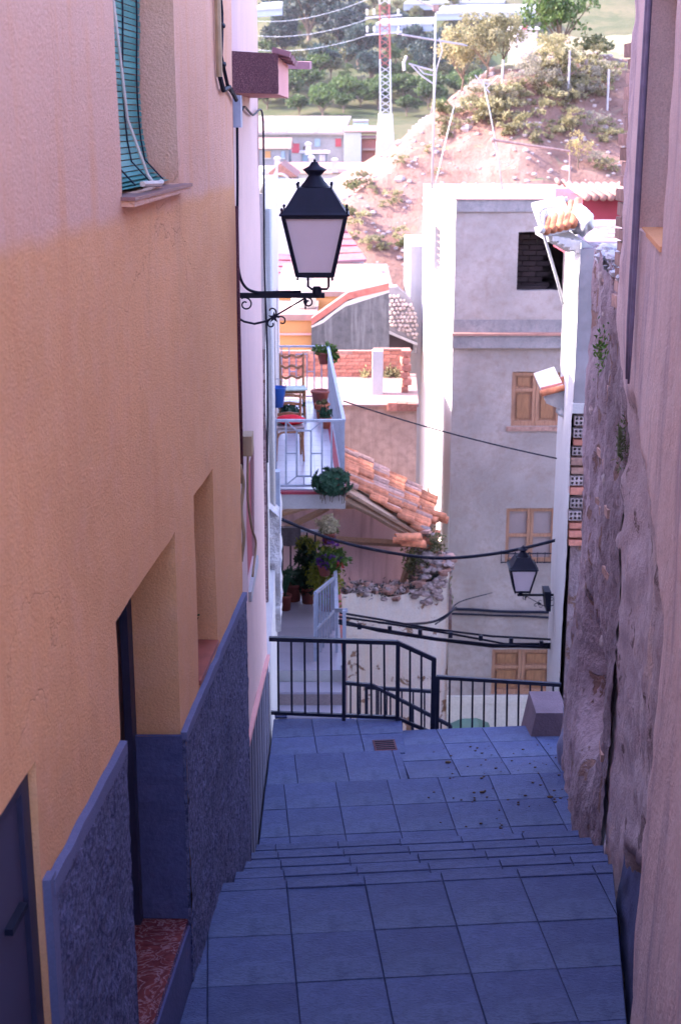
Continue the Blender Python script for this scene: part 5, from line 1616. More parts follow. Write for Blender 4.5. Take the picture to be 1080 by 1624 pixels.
# ------------------------------------------------------------------ terrace house behind the ruin
te = thing('terrace_house', 'brown rendered house with a pink roof terrace and brick parapet', 'house', (0.5, 24.0, -8.8))
yT = 24.6
zT = P(600, 641, yT).z
a, b = P(440, 641, yT), P(661, 641, yT)
yK = (CAM_Z - zT) / math.tan(PITCH + math.atan((597 - 812) / F_PX))
m = MB(); wall_grid(m, Frame((a.x, yT), (b.x, yT)), 0, b.x - a.x, -8.8, zT - 0.03, (), 0.2, 0, lambda s, z: 0.012 * nz((s, z, 1), 1.3), 0.01); m.build('wall', M['brown_render'], te)
kx0, kx1 = P(440, 597, yK).x, P(650, 597, yK).x
m = MB(); m.prism([(a.x, yT + 0.01, -8.8), (b.x, yT + 0.01, -8.8), (b.x + 0.12, yK + 0.3, -8.8), (a.x, yK + 0.3, -8.8)], (0, 0, 8.8 + zT - 0.04)); m.build('house_core', M['brown_render'], te)
m = MB(); m.prism([(a.x, yT - 0.05, zT - 0.038), (b.x + 0.03, yT - 0.05, zT - 0.038), (b.x + 0.14, yK + 0.3, zT - 0.038), (a.x, yK + 0.3, zT - 0.038)], (0, 0, 0.038)); m.build('terrace_floor', M['pink_roof'], te)
FPB = Frame((kx0, yK), (kx1, yK))
zp0, zp1 = zT + 0.002, P(600, 556, yK).z
pp = MB(); FPB.box(pp, 0, FPB.len, zp0, zp1 - 0.01, -0.14, -0.013); par = pp.build('brick_parapet', M['mortar'] if False else M['brick_pale'], te)
rg = random.Random(51)
rowh = (zp1 - zp0) / 7
for r_ in range(7):
    s = -0.12 * (r_ % 2)
    while s < FPB.len - 0.05:
        w = 0.25
        s0_, s1_ = max(0, s), min(FPB.len, s + w - 0.014)
        top = zp1 if s0_ > 1.5 or r_ < 6 else zp1
        if not (r_ == 6 and s0_ < FPB.len * 0.55 and s0_ > 0.4) and s1_ - s0_ > 0.05:
            m = MB(); FPB.box(m, s0_, s1_, zp0 + r_ * rowh, zp0 + (r_ + 1) * rowh - 0.012, -0.125, rg.uniform(-0.008, 0.006)); m.build('brick', M['brick'], par)
        s += w
sx0 = on_frame(FPB, 592, 560)[0]
m = MB(); FPB.box(m, sx0, FPB.len, zp1 + 0.001, zp1 + 0.035, -0.15, 0.02); m.build('coping', M['pale_tile'], par)
p0, p1 = P(590, 638, 25.5), P(607, 638, 25.5)
zpt = P(598, 557, 25.5).z
m = MB(); m.box((p0.x, 25.5, zT), (p1.x, 25.72, zpt)); m.build('white_pillar', M['white'], te)
for r_ in range(6):
    m = MB(); q = P(641, 640 - 12 * r_, 25.8); m.obox((q.x + 0.03 * (r_ % 2), 25.8, zT + 0.06 + 0.135 * r_), (0.13 + 0.05 * (r_ % 2), 0.22, 0.11), 0.1 * math.sin(r_ * 2)); m.build('ragged_brick', M['brick'], te)
q0, q1 = P(614, 645, yT - 0.1), P(661, 645, yT - 0.1)
for j in range(3):
    w = (q1.x - q0.x) / 3
    m = MB(); m.box((q0.x + w * j + 0.004, yT - 0.14, zT - 0.10), (q0.x + w * (j + 1) - 0.004, yT + 0.1, zT + 0.05 - 0.01 * j)); m.build('ledge_brick', M['brick'], te)
for cx_, n_ in ((578, 60), (615, 90), (628, 60)):
    m = MB(); rg2 = random.Random(cx_)
    q = P(cx_, 594, yK - 0.12)
    for _ in range(n_):
        m.leaf((q.x + max(-0.1, min(0.1, rg2.gauss(0, 0.05))), yK - 0.1 + rg2.gauss(0, 0.04), zT + abs(rg2.gauss(0.03, 0.07))), 0.09, rg2, 0.7, 0.4)
    tag(m.build('terrace_weed', M['dry_bush']), {578: 'leftmost small weed at the foot of the brick parapet', 615: 'middle, fullest weed at the foot of the brick parapet', 628: 'weed by the white pillar at the foot of the brick parapet'}[cx_], 'weed', 'weeds at the foot of the parapet')

# ------------------------------------------------------------------ houses further back on the left
def blk(name, label, px0, px1, pyt, d, depth, wallmat, zbot=-9.0, cat='house'):
    p_, q_ = P(px0, pyt, d), P(px1, pyt, d)
    t = thing(name, label, cat, ((p_.x + q_.x) / 2, d, zbot))
    mb_ = MB(); mb_.prism([(p_.x, d, zbot), (q_.x, d, zbot), (q_.x, d + depth, zbot), (p_.x, d + depth, zbot)], (0, 0, p_.z - zbot)); mb_.build('wall', wallmat, t)
    return t, p_, q_
# orange block with stepped maroon coping and stained retaining wall
d = 31.5
ob, p_, q_ = blk('orange_house_block', 'low bright orange house with pink roof terrace beside a stained grey wall', 400, 496, 508, d, 4.5, M['orange_block'])
z0 = p_.z
m = MB(); m.box((p_.x - 0.03, d - 0.06, z0 + 0.002), (q_.x + 0.10, d + 4.6, z0 + 0.14)); m.build('roof_terrace', M['pink_roof'], ob)
m = MB(); m.box((p_.x, d - 0.061, z0 - 0.33), (q_.x + 0.03, d - 0.001, z0 - 0.29)); m.build('cornice_line', M['pink_paint'], ob)
# diagonal retaining wall climbing to the right
tops = [(494, 516), (513, 505), (513, 502), (548, 478), (580, 466), (617, 458)]
bots = [(617, 560), (494, 560)]
m = MB(); m.prism([P(x_, y_, d - 0.3) for x_, y_ in tops + bots][::-1], (0, 0.3, 0)); rwl = tag(m.build('stained_wall', M['dark_stain_wall']), 'dark rain streaked grey wall with maroon coping climbing to the right', 'wall')
cp = [(494, 505), (548, 467), (552, 464), (617, 449)]
for (u0, v0), (u1, v1) in zip(cp, cp[1:]):
    m = MB(); m.prism([P(u0, v0 + 11, d - 0.34), P(u1, v1 + 11, d - 0.34), P(u1, v1, d - 0.34), P(u0, v0, d - 0.34)], (0, 0.42, 0)); m.build('coping', M['red_coping'], rwl)
m = MB(); m.prism([P(x_, y_, d - 0.32) for x_, y_ in [(494, 520), (513, 512), (530, 498), (548, 486), (617, 464), (617, 459), (580, 467), (548, 479), (513, 506), (494, 517)]][::-1], (0, 0.02, 0)); m.build('white_drips', M['white'], rwl)
bk, p_, q_ = blk('upper_orange_house', 'small orange house back with pink flat roof behind the water tank', 440, 618, 470, 34.0, 5.0, M['orange_block'])
m = MB(); m.prism([(p_.x - 0.05, 33.95, p_.z + 0.002), (q_.x + 0.1, 33.95, p_.z + 0.002), (q_.x + 0.1, 39.2, p_.z + 0.15), (p_.x - 0.05, 39.2, p_.z + 0.15)], (0, 0, 0.12)); m.build('flat_roof', M['pink_roof'], bk)
m = MB()
for k in range(11):
    q = P(505 + k * 9.5, 446, 38.8); m.obox((q.x, 38.8, q.z), (0.11, 0.2, 0.10), 0, 0, 0.1 * math.sin(k * 3))
m.build('ridge_tiles', M['tile'], bk)
# cream cylindrical tank with lid
q = P(482, 497, 32.6)
tk = thing('water_tank', 'cream cylindrical water tank standing on the pink roof terrace', 'tank', (q.x, 32.6, z0 + 0.142))
ht = P(482, 440, 32.6).z - z0 - 0.142
m = MB(); m.lathe((q.x, 32.6, z0 + 0.142), [(0.26, 0), (0.29, 0.03), (0.29, ht * 0.86), (0.26, ht * 0.9), (0.20, ht * 0.96)], 24); m.build('tank_body', M['concrete'], tk, True)
m = MB(); m.lathe((q.x, 32.6, z0 + 0.142 + ht * 0.96), [(0.21, 0), (0.21, 0.04), (0.05, 0.07)], 20); m.build('lid', M['white'], tk, True)
# rubble stone wall right of it with dark doorway
sw = thing('stone_wall', 'grey rubble stone gable with dark opening right of the stained wall', 'wall', (1.3, 33, -9))
pts = [(612, 456), (630, 455), (655, 478), (662, 560), (612, 560)]
m = MB(); m.prism([P(x_, y_, 32.6) for x_, y_ in pts][::-1], (0, 0.5, 0)); m.build('wall_face', M['far_wall'], sw)
m = MB(); m.prism([P(x_, y_, 32.58) for x_, y_ in [(617, 524), (655, 540), (655, 555), (617, 555)]][::-1], (0, 0.1, 0)); m.build('opening', M['dark_room'], sw)
m = MB(); m.bar(P(615, 526, 32.5), P(662, 546, 32.5), 0.06); m.build('lintel_pipe', M['steel'], sw)
rg = random.Random(61)
m = MB()
for r_ in range(11):
    for k in range(7):
        px_, py_ = 619 + 6.3 * k + (3 if r_ % 2 else 0) + rg.uniform(-1, 1), 470 + 6.6 * r_ + rg.uniform(-1, 1)
        if py_ < 458 + max(0, px_ - 630) * 0.95 + 6 or py_ > 518 + (px_ - 615) * 0.42: continue
        q = P(px_, py_, 32.57); s_ = rg.uniform(0.035, 0.052)
        m.blob(q, (s_ * 1.05, 0.05, s_), 7, 5, 0.2, rg.random() * 90)
o = m.build('stones', M['stone'], sw); stuff(o)
# big white house with maroon tiled lean-tos
wb, p_, q_ = blk('big_white_house', 'large plain whitewashed house block behind the near lantern', 428, 541, 289, 42, 2.2, M['white'])
m = MB(); m.box((P(408, 300, 42.5).x, 42.5, -9), (p_.x - 0.002, 46, P(408, 285, 42.5).z)); m.build('side_wing', M['white'], wb)
m = MB(); m.prism([P(417, 446, 40.5), P(460, 446, 40.5), P(466, 408, 42.0), P(426, 404, 42.0)], (0, 0, 0.06)); m.build('lean_to_roof', M['mauve_tile'], wb)
for k in range(1, 4):
    m = MB(); m.bar(P(417, 446 - 10 * k, 40.5 + 0.38 * k) + Vector((0, 0, 0.07)), P(461, 446 - 10 * k, 40.5 + 0.38 * k) + Vector((0, 0, 0.07)), 0.05, 0.03); m.build('tile_course', M['maroon'], wb)
m = MB(); m.prism([P(505, 417, 40.0), P(577, 417, 40.0), P(577, 450, 40.0), P(505, 450, 40.0)][::-1], (0, 2.5, 0)); m.build('front_annexe', M['white'], wb)
m = MB(); m.prism([P(500, 419, 39.8), P(581, 415, 39.8), P(545, 362, 42.4), P(520, 356, 42.4)], (0, 0, 0.07)); hr = m.build('hip_roof', M['mauve_tile'], wb)
for k in range(1, 5):
    f_ = k / 5
    m = MB(); m.bar(P(500, 419, 39.8).lerp(P(520, 356, 42.4), f_) + Vector((0, -0.02, 0.075)), P(581, 415, 39.8).lerp(P(545, 362, 42.4), f_) + Vector((0, -0.02, 0.075)), 0.05, 0.03); m.build('tile_course', M['pale_tile'] if k % 2 else M['maroon'], hr)
m = MB(); m.prism([P(416, 450, 38.5), P(455, 452, 38.5), P(455, 480, 38.5), P(416, 480, 38.5)][::-1], (0, 2.0, 0)); m.build('rough_annexe', M['white_rough'], wb)
q = P(595, 452, 37.5)
ch = thing('chimney', 'small white square chimney with a cap on the pink roof', 'chimney', (q.x, 37.5, q.z))
m = MB(); m.obox((q.x, 37.5, q.z + 0.14), (0.27, 0.27, 0.42)); m.build('shaft', M['white'], ch)
m = MB(); m.obox((q.x, 37.5, q.z + 0.37), (0.36, 0.36, 0.06)); m.build('cap', M['white'], ch)

# ------------------------------------------------------------------ far houses across the valley
def gable(mb_, x0, x1, y0, y1, z0, zr, along='x', over=0.2):
    if along == 'x':
        ym = (y0 + y1) / 2
        mb_.prism([(x0 - over, y0 - over, z0), (x0 - over, y1 + over, z0), (x0 - over, ym, zr)][::-1], (x1 - x0 + 2 * over, 0, 0))
    else:
        xm = (x0 + x1) / 2
        mb_.prism([(x0 - over, y0 - over, z0), (x1 + over, y0 - over, z0), (xm, y0 - over, zr)], (0, y1 - y0 + 2 * over, 0))
dF = 182.0
fw = thing('warehouse', 'long grey stained warehouse with pale sheet roof across the valley', 'building', P(470, 265, dF))
a, b = P(380, 212, dF), P(545, 212, dF)
m = MB(); m.prism([(a.x, dF, -4), (b.x, dF, -4), (b.x, dF + 9, -4), (a.x, dF + 9, -4)], (0, 0, 4 + a.z)); m.build('wall', M['far_wall'], fw)
r0, r1 = P(380, 210, dF - 0.5), P(545, 210, dF - 0.5)
zr = P(470, 184, dF + 8).z
m = MB(); m.poly(r0, r1, (r1.x + 1, dF + 9, zr), (r0.x, dF + 9, zr)); m.poly(r0 - Vector((0, 0, 0.3)), r1 - Vector((0, 0, 0.3)), r1, r0); m.poly(r1 - Vector((0, 0, .3)), (r1.x + 1, dF + 9, zr - .3), (r1.x + 1, dF + 9, zr), r1)
m.build('sheet_roof', M['far_roof'], fw)
rg = random.Random(71)
for k in range(14):
    q0 = rg.uniform(0.05, 0.97); ln = rg.uniform(0.3, 0.95)
    A_, B_ = r0.lerp(r1, q0), Vector((r0.x + (r1.x + 1 - r0.x) * q0, dF + 9, zr))
    m = MB(); s0_ = A_.lerp(B_, 0.02); s1_ = A_.lerp(B_, ln); m.bar(s0_ + Vector((0, 0, .03)), s1_ + Vector((0, 0, .03)), rg.uniform(0.35, 0.8), 0.05); m.build('rusty_sheet', M['rust_sheet'], fw)
for (px_, py_, w_, h_, mt_) in ((503.5, 226, 9, 13, 'far_wall'), (536.5, 226, 9, 13, 'maroon'), (469, 235, 12, 15, 'maroon'), (484, 236, 6, 8, 'dark_room')):
    c_, e_ = P(px_ - w_ / 2, py_ - h_ / 2, dF - 0.05), P(px_ + w_ / 2, py_ + h_ / 2, dF - 0.05)
    m = MB(); m.box((c_.x, dF - 0.12, e_.z), (e_.x, dF - 0.005, c_.z)); wn_ = m.build('window', M[mt_] if mt_ != 'far_wall' else M['glass_blue'], fw)
    m = MB(); m.box((c_.x - 0.1, dF - 0.2, c_.z), (e_.x + 0.1, dF - 0.005, c_.z + 0.14)); m.build('frame', M['far_wall'], wn_)
ea = thing('white_end_house', 'sunlit white house end with solar panels beside the pylon', 'house', P(570, 262, 178))
a, b = P(546, 210, 177), P(573, 210, 177)
m = MB(); m.prism([(a.x, 177, -4), (b.x, 177, -4), (b.x, 186, -4), (a.x, 186, -4)], (0, 0, 4 + a.z)); m.build('wall', M['white'], ea)
c_, e_ = P(573.5, 218, 178), P(602, 218, 178)
m = MB(); m.prism([(c_.x, 178, -4), (e_.x, 178, -4), (e_.x, 186, -4), (c_.x, 186, -4)], (0, 0, 4 + c_.z - 0.2)); m.build('red_wing', M['red_coping'], ea)
for py_, mt_ in ((211, 'pink_roof'), (217, 'mauve_tile'), (237, 'pink_roof')):
    u_, v_ = P(573.6, py_, 177.4), P(605, py_, 177.4)
    m = MB(); m.box((u_.x, 177.3, u_.z - 0.12), (v_.x, 182, u_.z + 0.14)); m.build('floor_band', M[mt_], ea)
u_, v_ = P(546, 208, 176.8), P(600, 204, 176.8)
m = MB(); m.prism([(u_.x, 176.8, a.z + .01), (v_.x, 176.8, a.z + .01), (v_.x, 186, a.z + 0.6), (u_.x, 186, a.z + 0.6)], (0, 0, 0.15)); m.build('roof', M['pink_roof'], ea)
for k in range(4):
    u_ = P(563 + 6 * k, 199, 178)
    m = MB(); m.obox(u_, (0.42, 0.9, 0.05), 0, R(40)); m.build('solar_panel', M['glass_blue'], ea)
    m = MB(); m.tube([u_ + Vector((-0.25, 0.4, 0.55)), u_ + Vector((0.25, 0.4, 0.55))], 0.16, 8); m.build('tank', M['steel'], ea)
def small_house(name, label, px0, px1, pye, pyb, d, wm, rm, ridge=12, along='x', wins=(), depth=7, hip=False):
    a, b = P(px0, pye, d), P(px1, pye, d)
    zb = P(px0, pyb, d).z
    t = thing(name, label, 'house', ((a.x + b.x) / 2, d, zb))
    mb_ = MB(); mb_.prism([(a.x, d, zb - 6), (b.x, d, zb - 6), (b.x, d + depth, zb - 6), (a.x, d + depth, zb - 6)], (0, 0, a.z - zb + 6)); mb_.build('wall', M[wm], t)
    mb_ = MB(); gable(mb_, a.x, b.x, d, d + depth, a.z + 0.004, P(px0, pye - ridge, d).z, along, 0.25); mb_.build('roof', M[rm], t)
    for (wx, wy, ww, wh_, wmat) in wins:
        c_, e_ = P(wx - ww / 2, wy - wh_ / 2, d), P(wx + ww / 2, wy + wh_ / 2, d)
        mb_ = MB(); mb_.box((c_.x, d - 0.08, e_.z), (e_.x, d - 0.004, c_.z)); w_ = mb_.build('window', M[wmat], t)
        mb_ = MB(); mb_.box((c_.x - 0.05, d - 0.12, e_.z - 0.1), (e_.x + 0.05, d - 0.004, e_.z)); mb_.build('sill', M['white'], w_)
    return t
small_house('valley_house', 'small pale house with salmon roof and orange shutter below the warehouse', 396, 458, 236, 262, 150, 'far_wall', 'pale_tile', 17, 'x', ((425, 245, 9, 11, 'orange_block'), (449, 245, 6, 11, 'glass_blue'), (404, 246, 8, 10, 'dark_room')))
small_house('valley_house', 'flat little house with blue glazed side left of the near lantern finial', 478, 519, 243, 262, 152, 'far_wall', 'far_roof', 4, 'x', ((484, 250, 8, 13, 'glass_blue'), (494, 250, 6, 12, 'glass_blue'), (511, 250, 9, 9, 'lilac_wall')), 5)
small_house('valley_house', 'long house with broad salmon tile roof just behind the lantern finial', 440, 590, 275, 286, 120, 'white', 'pale_tile', 16, 'x', ((470, 282, 6, 5, 'dark_room'), (560, 280, 6, 5, 'dark_room')))
t = small_house('valley_house', 'grey gabled house with a white arched window left of the near lantern', 424, 466, 280, 295, 95, 'far_wall', 'pale_tile', 21, 'y', (), 8)
mb_ = MB()
ar = [P(444 + 15 * math.cos(math.pi * k / 12), 290 - 14 * math.sin(math.pi * k / 12), 94.7) for k in range(13)]
mb_.tube(ar, 0.09, 6); mb_.build('arch_frame', M['white'], t)
mb_ = MB(); mb_.prism([q - Vector((0, -0.12, 0)) for q in ar], (0, 0.15, 0)); mb_.build('arch_pane', M['glass_blue'], t)
small_house('valley_house', 'low house with salmon roof at the edge of the pink house wall', 385, 432, 277, 296, 110, 'white', 'pale_tile', 12, 'x', ((417, 285, 8, 8, 'glass_blue'),))
for k, (px_, py_, h_) in enumerate(((440, 262, 15), (494, 262, 17), (531, 264, 15), (489, 236, 12))):
    d = 118 + k
    u_ = P(px_, py_, d); zt_ = P(px_, py_ - h_, d).z
    t = thing('white_chimney', ['squat white chimney nearest the pink house on the salmon roofs', 'white chimney directly behind the lantern finial', 'rounded white chimney right of the lantern finial', 'slim white chimney below the warehouse wall'][k], 'chimney', u_, 'white chimneys on the valley roofs')
    mb_ = MB(); mb_.lathe(u_ - Vector((0, 0, 0.5)), [(0.27, 0), (0.21, zt_ - u_.z + 0.2)], 4, True); mb_.build('shaft', M['white'], t)
    mb_ = MB(); mb_.lathe((u_.x, d, zt_ - 0.3), [(0.29, 0), (0.29, 0.10), (0.12, 0.25)], 4, True); mb_.build('cap', M['white'], t)
t = small_house('hill_house', 'tiny white house with a red wall high on the right hillside', 818, 852, 47, 58, 96, 'white', 'sheet_white', 8, 'x', ((846, 44, 3, 5, 'dark_room'), (832, 44, 8, 8, 'maroon')), 4)
for k, (x0, x1, py0, py1, d, lab) in enumerate(((595, 690, 42, 33, 300, 'long white greenhouse roof behind the pylon'), (690, 850, 23, 12, 330, 'longest white greenhouse strip at the top right of the valley'), (640, 800, 8, 2, 360, 'thin white greenhouse strip at the very top of the hillside'), (404, 448, 17, 8, 300, 'short white greenhouse roof at the top left'))):
    a, b = P(x0, py0, d), P(x1, py0 - 3, d); c_, e_ = P(x1, py1 - 2, d + 22), P(x0 + 12, py1, d + 22)
    t = thing('greenhouse', lab, 'greenhouse', a, 'white greenhouses on the far hillside')
    mb_ = MB(); mb_.prism([a, b, c_, e_], (0, 0, 0.5)); mb_.build('roof_sheet', M['sheet_white'], t)
    mb_ = MB(); mb_.prism([a - Vector((0, -0.3, 1.2)), b - Vector((0, -0.3, 1.2)), b - Vector((0, -0.3, 0.01)), a - Vector((0, -0.3, 0.01))], (0, 0.3, 0)); mb_.build('wall_sheet', M['rail_grey'], t)

# ------------------------------------------------------------------ lattice pylon
dP = 170.0
pb = P(611, 236, dP)
py = thing('lattice_pylon', 'red and white steel lattice pylon on a tall concrete base', 'pylon', pb)
zc = P(611, 180, dP).z
m = MB(); m.lathe((pb.x, dP, pb.z - 2), [(1.05, 0), (0.72, zc - pb.z + 2)], 4, True, R(8)); m.build('concrete_base', M['concrete'], py)
zt = P(606, -60, dP).z
hw = lambda z_: 0.62 - 0.10 * (z_ - zc) / (zt - zc)
cx = lambda z_: pb.x - 0.35 * (z_ - zc) / (zt - zc)
zs = [zc + (zt - zc) * i / 22 for i in range(23)]
redspan = lambda z_: zs[7] < z_ < zs[16]
for sx in (-1, 1):
    for sy in (-1, 1):
        for z0_, z1_, mt_ in ((zc, zs[8], 'pylon_white'), (zs[8], zs[16], 'pylon_red'), (zs[16], zt, 'pylon_white')):
            m = MB(); m.bar((cx(z0_) + sx * hw(z0_), dP + sy * hw(z0_), z0_), (cx(z1_) + sx * hw(z1_), dP + sy * hw(z1_), z1_), 0.14); m.build('corner_post', M[mt_], py)
for i in range(22):
    a, b = zs[i], zs[i + 1]
    mt_ = M['pylon_red'] if redspan((a + b) / 2) else M['pylon_white']
    s_ = 1 if i % 2 else -1
    m = MB(); m.bar((cx(a) - s_ * hw(a), dP - hw(a), a), (cx(b) + s_ * hw(b), dP - hw(b), b), 0.08); m.build('brace', mt_, py)
    m = MB(); m.bar((cx(a) + s_ * hw(a), dP + hw(a), a), (cx(b) - s_ * hw(b), dP + hw(b), b), 0.08); m.build('brace', mt_, py)
    m = MB(); m.bar((cx(a) + hw(a), dP - s_ * hw(a), a), (cx(b) + hw(b), dP + s_ * hw(b), b), 0.08); m.build('brace', mt_, py)
for y_ in (52, 25):
    z_ = P(600, y_, dP).z
    m = MB(); m.bar((cx(z_) - 2.2, dP, z_ - 0.25), (cx(z_) + 2.0, dP, z_ + 0.1), 0.2); ar_ = m.build('cross_arm', M['pylon_white'], py)
    for q in (-2.0, -1.2, 1.6):
        m = MB(); m.lathe((cx(z_) + q, dP, z_ + 0.05), [(0.08, 0), (0.16, 0.2), (0.08, 0.3), (0.16, 0.45), (0.05, 0.7)], 8); m.build('insulator', M['pylon_white'], ar_)
for k, (x0, y0, x1, y1) in enumerate(((400, 33, 592, -5), (400, 56, 600, 24), (400, 78, 600, 50))):
    a, b = P(x0, y0, 205), P(x1, y1, dP)
    pts = [a.lerp(b, i / 8) - Vector((0, 0, 1.6 * (1 - (2 * i / 8 - 1) ** 2) * 0.6)) for i in range(9)]
    cable('power_line', pts, 0.022, M['rail_grey'], ['highest power line crossing the green hillside to the pylon', 'middle power line crossing the green hillside to the pylon', 'lowest power line crossing the green hillside to the pylon'][k], 'cable', 'power lines to the pylon', 4, 3)

# ------------------------------------------------------------------ trees and shrubs on the slopes
def tree_proto(name, leafmat, h, w, seed, clumps=70, per=16, leaf=0.4, trunk_r=0.12, trunk_h=0.35, limbs=5):
    root = bpy.data.objects.new(name, None)
    COL.objects.link(root)
    WORLDPOS[root.name] = Vector((0, 0, 0))
    rg_ = random.Random(seed)
    mb_ = MB()
    mb_.tube([(0, 0, -0.8), (0.05 * w, 0, h * trunk_h * 0.6), (0.02, 0.04 * w, h * 0.62)], [trunk_r * 1.3, trunk_r, trunk_r * 0.35], 6)
    for i in range(limbs):
        an = 6.28 * i / limbs + rg_.uniform(-0.4, 0.4)
        r_ = w * rg_.uniform(0.22, 0.4)
        mb_.tube([(0.03 * w, 0, h * trunk_h * 0.7), (r_ * 0.5 * math.cos(an), r_ * 0.5 * math.sin(an), h * (trunk_h + 0.15)), (r_ * math.cos(an), r_ * math.sin(an), h * (trunk_h + 0.32))], [trunk_r * 0.6, trunk_r * 0.4, trunk_r * 0.15], 5)
    mb_.build('trunk', M['bark'], root)
    mb_ = MB()
    lobes = rg_.randint(5, 8)
    for i in range(lobes):
        an, rr = 6.28 * i / lobes + rg_.uniform(-0.3, 0.3), w * 0.26 * rg_.uniform(0.4, 1.2)
        cz = h * rg_.uniform(trunk_h + 0.18, 0.80)
        sc_ = rg_.uniform(0.75, 1.2)
        mb_.foliage((rr * math.cos(an), rr * math.sin(an), cz), (w * 0.25 * sc_, w * 0.25 * sc_, h * 0.17 * sc_), clumps // lobes, per, leaf, seed * 31 + i, 0.42)
    mb_.build('crown', leafmat, root)
    return root
protos = {
    'olive': tree_proto('olive_tree', M['olive'], 4.0, 4.2, 1, 110, 22, 0.34),
    'orchard': tree_proto('orchard_tree', M['orchard'], 3.4, 4.0, 2, 110, 22, 0.34, 0.1, 0.25),
    'pine': tree_proto('dark_tree', M['pine'], 9.0, 9.0, 3, 170, 26, 0.62, 0.25, 0.25, 7),
    'thin': tree_proto('thin_tree', M['dry_bush'], 4.6, 4.6, 4, 110, 22, 0.22, 0.07, 0.25, 8),
    'almond': tree_proto('green_tree', M['orchard'], 5.0, 4.4, 5, 120, 20, 0.24, 0.09, 0.2, 7),
    'grey': tree_proto('bare_shrub', M['grey_bush'], 2.2, 3.0, 6, 60, 14, 0.14, 0.035, 0.12, 9),
    'yellow': tree_proto('yellow_shrub', M['yellow_bush'], 2.6, 1.8, 7, 44, 14, 0.14, 0.03, 0.2, 6),
    'bush': tree_proto('green_bush', M['olive'], 1.6, 2.2, 8, 50, 16, 0.2, 0.04, 0.1, 5),
    'dry': tree_proto('dry_bush', M['dry_bush'], 0.8, 1.3, 9, 34, 14, 0.11, 0.015, 0.1, 4),
}
used = set()
def plant(kind, px_, py_, d, size, label, cat, group, seed=0):
    """stands a tree on the slope where it shows at that photo position"""
    x_ = P(px_, py_, d).x
    root = protos[kind]
    if kind in used:
        root = copy_tree(root)
    used.add(kind)
    root.location = (x_, d, ground_z(x_, d))
    root.rotation_euler = (0, 0, (px_ * 7.31 + d) % 6.28)
    root.scale = (size, size, size * (0.9 + 0.2 * ((px_ * 13 % 7) / 7)))
    root['label'] = label; root['category'] = cat; root['group'] = group
    return root
def hit(px_, py_, d0, d1, lift=0.0):
    """distance at which the sight line through a photo position meets the slope"""
    d = d0
    while d < d1:
        q = P(px_, py_, d)
        if q.z <= ground_z(q.x, d) + lift:
            return d
        d += 0.5 if d < 120 else 2.0
    return d1
rg = random.Random(90)
WPX = {'pine': 9.0, 'olive': 4.2, 'orchard': 4.0, 'almond': 4.4}
def far_tree(kind, px_, py_, wide, lab, group):
    d = hit(px_, py_, 187, 460)
    plant(kind, px_, py_, d, wide * d / F_PX / WPX[kind], lab, 'tree', group)
for (px_, py_, w_, lab) in ((492, 78, 125, 'big dark tree towering over the green far hillside'), (450, 96, 60, 'dark tree at the left foot of the biggest dark tree'), (535, 88, 75, 'dark tree close on the right of the biggest dark tree'), (570, 112, 66, 'smaller dark tree left of the pylon'), (508, 125, 52, 'dark round tree below the biggest dark tree'), (650, 98, 58, 'dark tree right of the pylon shaft'), (705, 108, 64, 'dark tree behind the television antenna'), (590, 138, 48, 'dark tree just left of the pylon shaft'), (680, 130, 60, 'low dark tree right of the pylon, left of the antenna mast'), (455, 62, 50, 'dark tree up left of the biggest dark tree'), (560, 50, 46, 'dark tree up right of the biggest dark tree'), (630, 62, 44, 'dark tree above the pylon arms')):
    far_tree('pine', px_, py_, w_, lab, 'dark trees on the far hillside')
ROWN = ['in the row behind the warehouse roof', 'in second row above the warehouse', 'in third row above the warehouse', 'in fourth row above the warehouse', 'in the middle of the far hillside', 'below the upper edge of the far hillside', 'in the row under the greenhouses', 'in the top row by the greenhouses', 'beside the topmost greenhouse strip']
NTH = ['first', 'second', 'third', 'fourth', 'fifth', 'sixth', 'seventh', 'eighth', 'ninth', 'tenth', 'eleventh', 'twelfth', 'thirteenth']
for row, (py_, n_, w_) in enumerate(((182, 9, 42), (168, 10, 44), (152, 10, 40), (134, 11, 36), (112, 11, 34), (88, 12, 32), (62, 12, 28), (38, 12, 24), (14, 12, 22))):
    for k in range(n_):
        px_ = 412 + (770 - 412) * (k + rg.uniform(0.1, 0.9)) / n_
        kind = 'orchard' if row < 3 else rg.choice(['orchard', 'olive', 'olive', 'almond'])
        look = {'orchard': 'rounded green orchard tree', 'olive': 'grey green olive tree', 'almond': 'loose yellowish green tree'}[kind]
        far_tree(kind, px_, py_ + rg.uniform(-7, 7), w_ * rg.uniform(0.75, 1.3), '%s, %s from the left %s' % (look, NTH[k], ROWN[row]), 'trees scattered on the far hillside')
